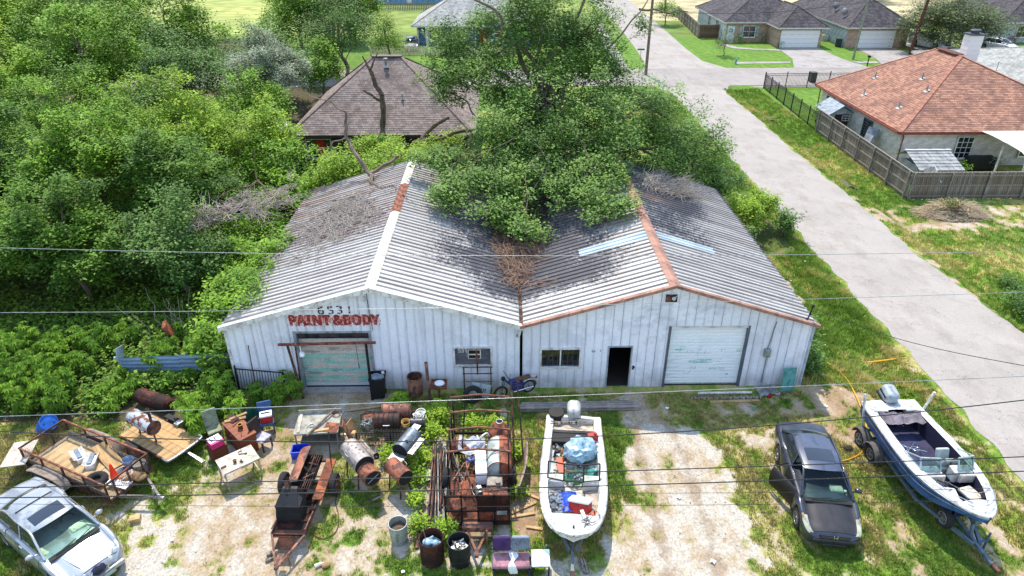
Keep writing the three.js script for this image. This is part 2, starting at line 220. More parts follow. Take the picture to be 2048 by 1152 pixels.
{
  const road = mat(0xffffff, .95, 0, { map: rep(TX.road, .5), bumpMap: rep(TX.road, .5), bumpScale: .006 }), cross = mat(0xf2f2f4, .95, 0, { map: rep(TX.road, .4) });
  const zs = []; for (let z = 8; z > -71.5; z -= .35) zs.push(z);
  const jit = (z, k) => .34 * (S(NA, z * .05, k) - .5) + .3 * (S(NB, z * .17, k + .3) - .5);
  const flare = (z) => 2.6 * Math.pow(sst(-66, -72, z), 2);
  strip('road', zs.map((z) => [17.05 + jit(z, .1) - flare(z) * .6 + sst(-19, -10, z) * .5, z]), zs.map((z) => [22.3 + jit(z, .6) + .5 * sst(-34, -24, z) + flare(z) * .5, z]), .012, road);
  strip('cross_street', [[-90, -71.6], [14, -71.5], [18, -71.2], [26, -71.5], [60, -71.3], [140, -71]], [[-90, -79.4], [14, -79.6], [18, -79.8], [26, -79.9], [60, -79.6], [140, -79.4]], .016, cross);
  strip('far_road', [[16.4, -79.6], [17.0, -84], [17.4, -92], [18.0, -110], [17, -160], [10, -400]], [[25.8, -79.8], [24.0, -84], [23.9, -92], [24.4, -110], [25, -160], [24, -400]], .014, road);
  strip('sidewalk', [[13.0, -79.4], [13.4, -90], [14.6, -112]], [[14.5, -79.4], [14.9, -90], [15.6, -112]], .05, M.concrete);
  strip('driveway', [[35.9, -92.0], [35.2, -85], [33.4, -79.7]], [[41.2, -92.0], [41.2, -85], [42.4, -79.6]], .03, M.concrete);
  strip('driveway_001', [[46.0, -91.9], [45.4, -85], [43.8, -79.5]], [[51.2, -91.9], [51.0, -85], [52.2, -79.4]], .03, M.concrete);
  strip('driveway_002', [[53.2, -97], [53, -88], [52.8, -79.4]], [[59.8, -97], [59, -88], [59.5, -79.3]], .034, M.concrete);
  strip('driveway_003', [[61.6, -97], [61.4, -88], [61, -79.4]], [[67, -97], [66.8, -88], [67, -79.3]], .03, M.concrete);
  strip('front_path', [[27.6, -82.1], [34.0, -82.4]], [[27.6, -83.3], [34.4, -83.4]], .04, M.concrete);
  strip('front_path_001', [[42.0, -82.2], [44.4, -82.2]], [[41.6, -83.4], [44.6, -83.4]], .04, M.concrete);
  strip('front_path_002', [[29.8, -95.4], [31.0, -92.6], [33.0, -91.6], [36.1, -91.0]], [[28.9, -95.0], [30.0, -91.8], [32.6, -90.7], [36.0, -90.0]], .04, M.concrete);
  strip('front_path_003', [[25.8, -70.4], [38, -70.8]], [[25.8, -71.0], [38, -71.3]], .03, M.concrete);
}
// small stones on the bare dirt
{
  reseed(4); const g = fin(new THREE.IcosahedronGeometry(1, 0)).scale(1, .6, .85), spots = []; for (let i = 0; i < 30000; i++) { const x = rr(-12, 9), z = rr(-21, -12); if (rnd() > ground(x, z).dirt * .55) continue; spots.push([x, z, rnd() < .03 ? rr(.018, .036) : rr(.005, .014)]); }
  const im = new THREE.InstancedMesh(g, mat(0xffffff, .95), spots.length), mm = new THREE.Matrix4(), q = new THREE.Quaternion(), e = new THREE.Euler(), cc = new THREE.Color(); spots.forEach(([x, z, s], i) => { const k = rr(.2, .6); im.setMatrixAt(i, mm.compose(V(x, hgt(x, z) + s * .3, z), q.setFromEuler(e.set(rnd(), rr(0, 6), rnd())), V(s, s, s))); im.setColorAt(i, cc.setRGB(k, k * .93, k * .82)); });
  im.name = 'gravel'; im.castShadow = im.receiveShadow = true; setUD(im, 'loose pale gravel on the bare dirt of the yard', 'gravel', null, 'stuff'); scene.add(im);
}
// grass blades where the ground is grassy
{
  reseed(5);
  const tris = []; for (let i = 0; i < 8; i++) { const a = i * 2.4 + rnd(), r = .02 + .05 * rnd(), x = Math.cos(a) * r, z = Math.sin(a) * r, lean = .03 + .07 * rnd(), h = .09 + .09 * rnd(), w = .011 + .006 * rnd(), px = -Math.sin(a) * w, pz = Math.cos(a) * w; tris.push([[x - px, -.01, z - pz], [x + px, -.01, z + pz], [x + Math.cos(a) * lean, h, z + Math.sin(a) * lean]]); }
  const g = soup(tris), m = phys(0xffffff, .8, { transmission: .25, thickness: 0, specularIntensity: .3 }); m.color.set(0xffffff);
  const spots = [], cols = [];
  const zone = (x0, x1, z0, z1, per, size, tone = 0, lum = 1) => {
    const n = (x1 - x0) * (z1 - z0) * per;
    for (let i = 0; i < n; i++) {
      const x = rr(x0, x1), z = rr(z0, z1); if (x > 16.75 - 2 * (z < -68) && x < 22.5 + .6 * sst(-34, -24, z) && z > -72) continue; if (x > -10.4 && x < 11.8 && z < -21.1 && z > -35.2) continue;
      const q = ground(x, z); if (q.litter > .3 || rnd() < q.dirt * 1.25 - .05) continue; if (rnd() < .5 * q.dirt) continue;
      const s = size * rr(.55, 1.25) * (1 - .5 * q.dirt) * (.7 + .6 * q.n2), d = q.dry + rr(-.25, .25) + tone, c = d > .8 ? mixc([.24, .25, .06], [.42, .36, .14], clamp((d - .8) * 3)) : mixc([.12, .20, .025], [.31, .36, .07], clamp(d));
      spots.push([x, hgt(x, z), z, s]); cols.push(mulc(c, lum * rr(.8, 1.2)));
    }
  };
  zone(-22, 16.9, -20.9, -11, 170, .68, .12); zone(11.8, 16.9, -36, -20.9, 130, 1.1, .08, 1.5); zone(11.8, 16.9, -70, -36, 50, 1.3, .05, 1.5); zone(22.4, 26, -70, -24, 60, 1.0, .05, 1.5); zone(26, 45, -39.5, -24, 38, 1.0, .05, 1.4); zone(16.9, 30, -20.9, -11, 40, 1.0);
  const im = new THREE.InstancedMesh(g, m, spots.length), mm = new THREE.Matrix4(), q = new THREE.Quaternion(), e = new THREE.Euler(), cc = new THREE.Color();
  spots.forEach(([x, y, z, s], i) => { im.setMatrixAt(i, mm.compose(V(x, y, z), q.setFromEuler(e.set(rr(-.15, .15), rr(0, 6.28), rr(-.15, .15))), V(s * 1.25, s, s * 1.25))); im.setColorAt(i, cc.setRGB(...cols[i])); });
  im.name = 'lawn_grass'; im.castShadow = im.receiveShadow = true; setUD(im, 'short patchy green and dry grass over the yard and verges', 'grass', null, 'stuff'); scene.add(im);
  console.log('grass', spots.length);
}
// ---------- the workshop: two gabled metal sheds side by side ----------
const WALLW = 11.2, WALLH = 4.8;
function facadeTex(left) {
  const W = 2048, H = 880;
  return canvasTex(W, H, (c) => {
    const img = c.createImageData(W, H), d = img.data;
    for (let j = 0; j < H; j++) for (let i = 0; i < W; i++) {
      const u = i / W * 11.2, v = j / H * 4.8, o = (j * W + i) * 4, a = S(NA, u * .12 + (left ? 0 : .37), v * .12), streak = S(NB, u * .55, v * .035 + (left ? .2 : .7)), f = S(NC, u * .3, v * .3), sc = S(NB, u * .15 + .2, v * .22 + .1), w = S(NW, u * .5, v * .5);
      let k = .96 + .09 * (a - .5) + .06 * (f - .5) - .06 * sst(.6, .88, streak); let col = [246 * k, 249 * k, 253 * k];
      if (!left) col = mixc(col, [150, 156, 166], sst(.62, .82, sc) * .16 * (.6 + .8 * f));
      else col = mixc(col, [160, 160, 162], sst(.66, .86, sc) * .12);
      const splash = sst(.9, 0, 4.8 - v) * (.35 + .9 * S(NB, u * .5, v * .5)); col = mixc(col, [126, 120, 116], clamp(splash) * .42);   // mud splashed up from the ground
      if (w > .84 && f > .5) col = mulc(col, .74); const rl = ((u + .005) / .335) % 1; if (rl < .035 || (rl > .11 && rl < .135)) col = mixc(col, [134, 136, 144], .35 + .55 * S(NB, u * .2, v * .3));  // grimy lines at the rib edges, painted in to strengthen the rib shading
      d[o] = col[0]; d[o + 1] = col[1]; d[o + 2] = col[2]; d[o + 3] = 255;
    }
    c.putImageData(img, 0, 0);
    const px = (m) => m / 11.2 * W, py = (m) => H - m / 4.8 * H;
    if (left) {   // metres from the left corner of this wall
      c.lineCap = 'butt'; c.strokeStyle = '#232630'; c.lineWidth = 10;
      const sten = (x, y, segs) => { for (const s of segs) { c.beginPath(); s.forEach(([a, b], i) => (i ? c.lineTo(px(x + a * .20), py(y + b * .29)) : c.moveTo(px(x + a * .20), py(y + b * .29)))); c.stroke(); } };
      sten(3.58, 3.45, [[[.95, 1], [.5, 1]], [[.32, .93], [.08, .7], [.08, .2], [.3, 0]], [[.42, 0], [.9, .1], [.95, .42], [.75, .52]], [[.6, .53], [.25, .5]]]);
      sten(3.93, 3.46, [[[.95, .97], [.5, .97]], [[.35, .97], [.12, .97], [.14, .55]], [[.25, .55], [.75, .55], [.92, .4], [.9, .1], [.72, 0]], [[.55, 0], [.1, .02]]]);
      sten(4.25, 3.47, [[[.05, 1], [.5, 1]], [[.6, 1], [.93, .9], [.8, .6]], [[.7, .55], [.3, .53]], [[.82, .48], [.95, .25], [.8, .02]], [[.65, 0], [.1, .0]]]);
      sten(4.62, 3.48, [[[.5, 1], [.5, .42]], [[.5, .26], [.5, 0]]]);
      c.fillStyle = 'rgba(226,150,140,.75)'; for (let i = 0; i < 90; i++) c.fillRect(px(2.42 + rnd() * 1.5) + (i % 2) * px(1.75), py(3.40 - rnd() * .12), 8 + rnd() * 30, 30 + rnd() * 22);
      c.fillStyle = '#8f2a22'; c.strokeStyle = '#7c221c'; c.font = 'bold 76px sans-serif'; c.lineWidth = 5;
      const put = (s, x, w) => { c.save(); c.translate(px(x), py(2.975)); c.scale(px(w) / c.measureText(s).width, 1.42); c.fillText(s, 0, 0); c.strokeText(s, 0, 0); c.restore(); };
      put('PAINT', 2.44, 1.53); put('&BODY', 4.06, 1.70);
      for (let i = 0; i < 900; i++) { c.fillStyle = rnd() < .55 ? 'rgba(224,176,170,.55)' : 'rgba(140,40,32,.5)'; c.fillRect(px(2.42 + rnd() * 3.36), py(3.39 - rnd() * .44), 1 + rnd() * 7, 2 + rnd() * 12); }
    } else {
      c.fillStyle = '#4a505c'; c.font = 'bold 24px sans-serif'; c.fillText('65', px(2.62), py(1.66)); c.fillText('1', px(2.92), py(1.68));
      c.strokeStyle = 'rgba(130,136,150,.10)'; for (let i = 0; i < 60; i++) { c.lineWidth = 14 + rnd() * 26; c.beginPath(); c.arc(px(rr(4, 7.5)), py(rr(1.4, 3.6)), rr(30, 160), rr(3.6, 4.4), rr(4.5, 5.4)); c.stroke(); }
    }
  });
}
const RDZ = 14.02 / 46;
function roofTex(k) {   // stains: u along the roof (front to back), v from eave to ridge
  const W = 1024, H = 512;
  return tex(W, H, (u, v) => {
    const z = u * 14, s = v * 5.8, a = S(NA, z * .11 + k * .23, s * .11), f = S(NC, z * .23, s * .23 + k * .1), w = S(NW, z * .5, s * .5), st = S(NB, z * .6, s * .06 + k * .3), g = .95 + .1 * (a - .5) + .08 * (f - .5);
    let col = mixc([230 * g, 226 * g, 217 * g], [172 * g, 167 * g, 160 * g], sst(.3, .75, a * .5 + st * .5 + z * .018) * .55);
    const ribs = Math.abs((z / RDZ) % 1 - .5); col = mixc(col, [98, 88, 80], sst(.2, .12, ribs) * (.3 + .45 * st));   // dirt along the ribs, painted wider to deepen their shaded bands
    let black = 0, rusty = 0, leaf = 0;
    if (k === 1) black = sst(.95, .1, v) * sst(.5, 2.5, z) * sst(14, 9, z) * 1.05; if (k === 2) black = sst(1.1, .25, v) * sst(.6, 3, z) * 1.05; if (k === 3) black = sst(3.5, 6, z) * sst(.1, .5, v) * .8;
    black = sst(.42, .7, black * .74 + (a - .5) * .5 + (f - .5) * .55 + (w - .5) * .35 + .08); col = mixc(col, [56, 55, 60], black * .78);
    if (k === 0) rusty = sst(6.5, 9, z) * .9; if (k === 3) rusty = sst(8, 9, z) * sst(10.5, 9, z) * sst(.4, .8, v) * 1.2; rusty = sst(.45, .72, rusty * .6 + (st - .5) * .8 + (f - .5) * .4); col = mixc(col, [150, 112, 86], rusty * .5);
    if (k === 0) leaf = sst(4.3, 6.0, z) * sst(9.5, 7.5, z); leaf = sst(.5, .66, leaf * .55 + (f - .5) * .7 + (w - .5) * .4 + (a - .5) * .4); col = mixc(col, [128, 100, 92], leaf * .8);
    if (w > .8) col = mulc(col, .8); return col;
  });
}
function bay(o) {
  const { xl, xr, xp, el, er, yp, zf, zb, left } = o, root = thingW('metal_workshop', o.label, 'workshop', [(xl + xr) / 2, 0, (zf + zb) / 2], 'joined metal workshop sheds');
  const wm = mat(0xffffff, .62, .05, { map: facadeTex(left) }), plain = gr(0xdfe2e2, .65, .05, .5);
  const top = (x) => x < xp ? lerp(el, yp, (x - xl) / (xp - xl)) : lerp(yp, er, (x - xp) / (xr - xp));
  // front wall: one panel for each rib bay, cut at the openings
  const W0 = .335, brk = new Set(); for (let x = xl; x < xr - .12; x += W0) brk.add(+x.toFixed(3)); const ribs = new Set(brk); brk.add(xr); brk.add(xp); for (const q of o.open) { brk.add(q[0]); brk.add(q[1]); }
  const xs = [...brk].sort((a, b) => a - b), fuv = (g) => { const p = g.attributes.position, u = g.attributes.uv; for (let i = 0; i < p.count; i++) u.setXY(i, (p.getX(i) - xl) / WALLW, p.getY(i) / WALLH); return g; };
  const pan = (x0, x1, y0, y1, slope) => {
    if (x1 - x0 < .004) return; const a = slope ? top(x0) - .03 : y1, b = slope ? top(x1) - .03 : y1, gs = [prism([[x0 + .002, y0], [x1 - .002, y0], [x1 - .002, b], [x0 + .002, a]], zf - .03, zf)];
    if (ribs.has(x0) && x0 > xl) gs.push(...[tf(prism([[x0 - .002, y0 + .01], [x0 + .035, y0 + .01], [x0 + .035, a - .012], [x0 - .002, a - .02]], zf, zf + .034))]); else if (x1 - x0 > .2) gs.push();
    const mid = (x0 + x1) / 2; if (x1 - x0 > .28) gs.push(prism([[mid - .006, y0 + .01], [mid + .006, y0 + .01], [mid + .006, Math.min(a, b) - .02], [mid - .006, Math.min(a, b) - .02]], zf, zf + .006));
    part('wall_panel', fuv(geo(gs, 0)), wm, root, { uv: 0 });
  };
  for (let i = 0; i < xs.length - 1; i++) {
    const x0 = xs[i], x1 = xs[i + 1], m = (x0 + x1) / 2; let y = 0;
    for (const q of o.open.filter((q) => m > q[0] && m < q[1]).sort((a, b) => a[2] - b[2])) { if (q[2] > y + .02) pan(x0, x1, y, q[2], false); y = q[3]; }
    pan(x0, x1, y, 0, true);
  }
  // side, back, slab
  const side = (x) => prism([[zb, 0], [zf - .04, 0], [zf - .04, 2.75], [zb, 2.75]], 0, .06).rotateY(-PI / 2).translate(x, 0, 0);
  part('side_wall', side(left ? xl + .06 : xl + .1), plain, root); part('side_wall', side(xr), plain, root);
  part('back_wall', prism([[xl, 0], [xr, 0], [xr, er - .05], [xp, yp - .05], [xl, el - .05]], zb, zb + .05), plain, root);
  part('floor_slab', box(xr - xl - .2, .06, zf - zb - .15, (xl + xr) / 2, .0, (zf + zb) / 2), mat(0x2e2a26, .95), root);
  // roof panels with ribs
  const over = .22, dep = zf + over - zb, n = 46, dz = dep / n;
  [0, 1].forEach((sd) => {
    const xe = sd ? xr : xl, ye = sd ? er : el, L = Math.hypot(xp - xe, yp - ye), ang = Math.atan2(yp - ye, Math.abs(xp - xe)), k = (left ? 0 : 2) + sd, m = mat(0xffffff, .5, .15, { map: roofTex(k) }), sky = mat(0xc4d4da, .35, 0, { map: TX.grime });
    for (let i = 0; i < n; i++) {
      const z1 = zf + over - i * dz, light = !left && ((sd === 0 && (i === 14 || i === 15)) || (sd === 1 && (i === 14 || i === 15))), wob = .006 * Math.sin(i * 7.3 + sd);
      const strip = (v0, v1, y, h, za, zb2) => { const g = box(v1 - v0, h, za - zb2, (v0 + v1) / 2, y + h / 2, (za + zb2) / 2); return g; };
      const make = (v0, v1) => {
        const gs = [strip(v0, v1, 0, .012, z1 - .001, z1 - dz + .001)], rz = z1 - .5 * dz; gs.push(tf(prism([[-.055, .012], [.055, .012], [.025, .064], [-.025, .064]], v0, v1 > L - .3 ? L - .19 : v1), 0, 0, 0, 0, PI / 2, 0).translate(0, 0, rz), strip(v0 + .01, v1 - .01, .012, .006, z1 - .1 * dz + .008, z1 - .1 * dz - .008));
        const g = geo(gs, 0), p = g.attributes.position, u = g.attributes.uv; for (let q = 0; q < p.count; q++) u.setXY(q, (zf + over - p.getZ(q)) / 14, p.getX(q) / 5.8);
        if (sd) { g.scale(-1, 1, 1); const a = g.attributes.position.array; for (let q = 0; q < a.length; q += 9) for (let e = 0; e < 3; e++) { const t = a[q + 3 + e]; a[q + 3 + e] = a[q + 6 + e]; a[q + 6 + e] = t; } const b = u.array; for (let q = 0; q < b.length; q += 6) for (let e = 0; e < 2; e++) { const t = b[q + 2 + e]; b[q + 2 + e] = b[q + 4 + e]; b[q + 4 + e] = t; } }
        g.rotateZ(sd ? -ang : ang).translate(xe, ye + wob, 0); g.computeVertexNormals(); return g;
      };
      const eave = (left ? sd === 1 : sd === 0) ? .03 : -.12 + (i % 3) * .012;
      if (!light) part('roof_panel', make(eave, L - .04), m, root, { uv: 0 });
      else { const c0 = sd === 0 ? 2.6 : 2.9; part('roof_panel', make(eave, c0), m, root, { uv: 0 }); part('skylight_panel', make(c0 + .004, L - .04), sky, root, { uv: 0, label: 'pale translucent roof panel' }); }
    }
  });
  // ridge cap in lengths, eave trim on the gable
  const cm = o.cap, np = 4;
  for (let i = 0; i < np; i++) {
    const za = zf + over + .03 - i * dep / np, zc = za - dep / np - .06, sl = (yp - el) / (xp - xl), sr = (yp - er) / (xr - xp), w = .21, y = yp + .05 + (i % 2) * .004;
    part('ridge_cap', soup([...quad([xp - w, y - w * sl - .012, za], [xp, y, za], [xp, y, zc], [xp - w, y - w * sl - .012, zc]), ...quad([xp, y, za], [xp + w, y - w * sr - .012, za], [xp + w, y - w * sr - .012, zc], [xp, y, zc]), ...quad([xp - w, y - w * sl - .012, za], [xp - w, y - w * sl - .04, za], [xp, y - .03, za], [xp, y, za]), ...quad([xp, y, za], [xp, y - .03, za], [xp + w, y - w * sr - .04, za], [xp + w, y - w * sr - .012, za])]), i === 2 && left ? M.rust2 : i === np - 1 && !left ? M.yellow : cm, root);
  }
  for (const [xa, ya] of [[xl - .1, el], [xr + .1, er]]) {
    const N = 3, dr = left ? .13 : .06; for (let i = 0; i < N; i++) { const p = (t) => [lerp(xa, xp, t), lerp(ya, yp, t) + .035], a = p(i / N), b = p((i + 1) / N - .002), q = (u, dy, z) => [u[0], u[1] + dy, z], zt = zf + over + .02; part('gable_trim', soup([...quad(q(a, .06, zt), q(a, -dr, zt), q(b, -dr, zt), q(b, .06, zt)), ...quad(q(a, .06, zt - .16), q(a, .06, zt), q(b, .06, zt), q(b, .06, zt - .16)), ...quad(q(a, -dr, zt), q(a, -dr, zf + .04), q(b, -dr, zf + .04), q(b, -dr, zt))]), o.trim, root); }
  }
  part('corner_trim', [box(.09, 2.75, .012, left ? xl + .045 : xr - .045, 1.38, zf + .03), box(.012, 2.75, .09, left ? xl - .012 : xr + .012, 1.38, zf - .03)], left ? M.whitep : gr(0xb9c6d4, .6), root);
  return root;
}
const ZF = -21.3, ZB = -35.1;
const capL = gr(0xe6e2d6, .6, .1), capR = gr(0xb08574, .7, .1, .7);
const shopL = bay({ left: true, xl: -10.3, xr: .62, xp: -4.75, el: 2.93, er: 2.9, yp: 4.55, zf: ZF, zb: ZB, cap: capL, trim: M.whitep, open: [[-7.78, -4.9, 0, 2.7], [-1.9, -.42, 1.05, 1.98]], label: 'white metal shed with the red painted sign and the green roll door' });
const shopR = bay({ left: false, xl: .72, xr: 11.62, xp: 6.17, el: 2.9, er: 2.82, yp: 4.57, zf: ZF + .02, zb: ZB, cap: capR, trim: capR, open: [[1.38, 2.95, .95, 1.9], [3.95, 4.89, 0, 1.95], [6.17, 9.2, 0, 2.8]], label: 'white metal shed with the open doorway and the white garage door' });
// roll doors made of slats, windows, doorway
function slatDoor(root, x0, x1, y0, y1, z, n, fn, tilt = 0, d = .012) {
  const tx = canvasTex(1024, 1024, (c, W, H) => fn(c, W, H)), m = mat(0xffffff, .6, 0, { map: tx }), h = (y1 - y0) / n, door = part('garage_door', [box(x1 - x0, y1 - y0, .02, (x0 + x1) / 2, (y0 + y1) / 2, z - .03)], M.white2, root);
  for (let i = 0; i < n; i++) {
    const ya = y0 + i * h + d * .4, yb = y0 + (i + 1) * h - d * .4, g = geo([soup([...quad([x0, ya, z - d], [x1, ya - tilt, z - d], [x1, ya + .02 - tilt, z + d], [x0, ya + .02, z + d]), ...quad([x0, ya + .02, z + d], [x1, ya + .02 - tilt, z + d], [x1, yb - .02 - tilt, z + d], [x0, yb - .02, z + d]), ...quad([x0, yb - .02, z + d], [x1, yb - .02 - tilt, z + d], [x1, yb - tilt, z - d], [x0, yb, z - d])])], 0), p = g.attributes.position, u = g.attributes.uv;
    for (let q = 0; q < p.count; q++) u.setXY(q, (p.getX(q) - x0) / (x1 - x0), (p.getY(q) - y0) / (y1 - y0));
    part('door_slat', g, m, door, { uv: 0 });
  }
  return door;
}
const noisePaint = (c, W, H, fn) => { const im = c.createImageData(W, H); for (let j = 0; j < H; j++) for (let i = 0; i < W; i++) { const q = fn(i / W, 1 - j / H), o = (j * W + i) * 4; im.data[o] = q[0]; im.data[o + 1] = q[1]; im.data[o + 2] = q[2]; im.data[o + 3] = 255; } c.putImageData(im, 0, 0); };
reseed(21);
slatDoor(shopL, -7.66, -5.02, .1, 2.28, ZF - .12, 12, (c, W, H) => {
  noisePaint(c, W, H, (u, v) => { const f = S(NC, u * .8, v * 1.6), b = S(NB, u * 1.2, v * 3), n = S(NA, u * .7, v * 2.2); let q = mulc([196, 186, 170], .85 + .25 * f); const g = (v < .70 && v > .07) ? sst(.38, .52, b * .5 + f * .2 + .22 - .3 * (Math.abs(v - .43) < .03 || Math.abs(v - .27) < .035 ? 1 : 0) + (n - .5) * .5) : 0; q = mixc(q, mulc([132, 188, 170], .85 + .3 * f), g * .9); q = mixc(q, [86, 74, 66], sst(.72, 1, v) * .35 * sst(.4, .7, n) + sst(.68, .8, n) * .35); if (v < .07) q = mulc([196, 200, 204], .9 + .15 * f); return q; });
  c.strokeStyle = 'rgba(70,140,124,.8)'; c.lineWidth = 7; c.font = '90px sans-serif'; c.fillStyle = 'rgba(84,150,134,.75)'; c.fillText('CAR', 260, 480); c.fillText('ODIE', 300, 860); c.font = '60px sans-serif'; c.fillText('R.O', 730, 690); c.strokeStyle = 'rgba(190,180,176,.7)'; for (let i = 0; i < 160; i++) { c.lineWidth = 1 + rnd() * 3; c.beginPath(); const x = rnd() * W, y = 300 + rnd() * 700; c.moveTo(x, y); c.lineTo(x + rr(-60, 60), y + rr(-6, 6)); c.stroke(); }
});
slatDoor(shopR, 6.26, 9.12, .04, 2.72, ZF - .08, 18, (c, W, H) => {
  noisePaint(c, W, H, (u, v) => { const f = S(NC, u * .8, v * 1.6), n = S(NA, u * .7, v), r = 1; let q = mulc([240, 245, 244], (.95 + .08 * f) * r); q = mixc(q, [190, 222, 214], sst(.5, .85, n) * .25); const st = S(NB, u * .3, v * 8); q = mixc(q, [150, 170, 176], sst(.7, .85, st) * .4 * (v < .5 ? 1 : .3)); q = mixc(q, [130, 126, 122], sst(.05, 0, v) * (.4 + f)); return q; });
  c.fillStyle = 'rgba(120,186,168,.75)'; for (let i = 0; i < 60; i++) c.fillRect(rr(290, 560), rr(568, 632), 10 + rnd() * 80, 2 + rnd() * 7); for (let i = 0; i < 40; i++) c.fillRect(rr(90, 170), rr(378, 410), 4 + rnd() * 40, 2 + rnd() * 4); for (let i = 0; i < 40; i++) c.fillRect(rr(930, 1000), rr(385, 440), 4 + rnd() * 30, 2 + rnd() * 4);
  c.fillStyle = c.strokeStyle = 'rgba(104,150,146,.9)'; c.lineWidth = 4; const L = (...p) => { c.beginPath(); p.forEach((q, i) => i ? c.lineTo(...q) : c.moveTo(...q)); c.stroke(); };
  L([240, 350], [165, 350], [165, 440]); L([165, 402], [225, 402]); L([250, 430], [270, 415], [275, 445]); L([300, 440], [300, 415], [345, 415], [345, 450]); L([470, 350], [430, 350], [415, 500]); L([430, 405], [470, 405]); L([520, 400], [505, 475]); L([570, 370], [575, 372]); L([700, 400], [790, 400]); L([735, 400], [735, 450]); L([60, 455], [600, 462]); L([780, 455], [950, 450]); L([590, 600], [610, 585], [620, 625]); L([640, 590], [680, 575]); L([700, 590], [770, 570]); L([700, 620], [740, 615]);
  c.font = '58px sans-serif'; c.fillText('713', 330, 745); c.fillText('-464-725', 590, 760); c.lineWidth = 6; c.beginPath(); c.arc(300, 760, 60, .4, 2.6); c.stroke(); L([120, 715], [180, 705]);
  c.fillStyle = '#3c4450'; c.fillRect(850, 835, 34, 16);
}, 0, .005);
part('dust_sheet', [sheet(Array.from({ length: 25 }, (_, i) => Array.from({ length: 7 }, (_, j) => [-7.7 + i * .115, 2.05 + j * .1, ZF - .24 + .05 * Math.sin(i * 1.7 + j * .4) * (1 - Math.abs(j - 3) / 4) + .02 * Math.sin(i * .6 + j)])))], phys(0x3c3a3c, .45, { sheen: .3 }), shopL, { label: 'dark plastic sheet hung across the door top' });
part('door_frame', [box(.1, 2.7, .16, -7.73, 1.35, ZF - .05), box(.1, 2.7, .16, -4.95, 1.35, ZF - .05), box(2.9, .08, .16, -6.34, 2.66, ZF - .06)], gr(0x9aa2a8, .6), shopL);
part('door_sill', box(2.9, .1, .35, -6.34, .03, ZF + .1), M.concrete, shopL);
part('door_frame', [box(.09, 2.8, .16, 6.21, 1.4, ZF - .03), box(.09, 2.8, .16, 9.16, 1.4, ZF - .03)], gr(0x5c6672, .6), shopR); part('door_frame', box(2.9, .07, .16, 7.68, 2.76, ZF - .03), M.white2, shopR);
function window2(root, x0, x1, y0, y1, z, inner, fr = M.whitep) {
  const w = part('window', [box(x1 - x0, y1 - y0, .02, (x0 + x1) / 2, (y0 + y1) / 2, z - .06)], inner, root), t = .07;
  part('frame', [box(t, y1 - y0, .1, x0 + t / 2, (y0 + y1) / 2, z), box(t, y1 - y0, .1, x1 - t / 2, (y0 + y1) / 2, z), box(x1 - x0 - 2 * t, t, .1, (x0 + x1) / 2, y1 - t / 2, z), box(x1 - x0 - 2 * t, t, .1, (x0 + x1) / 2, y0 + t / 2, z)], fr, w); return w;
}
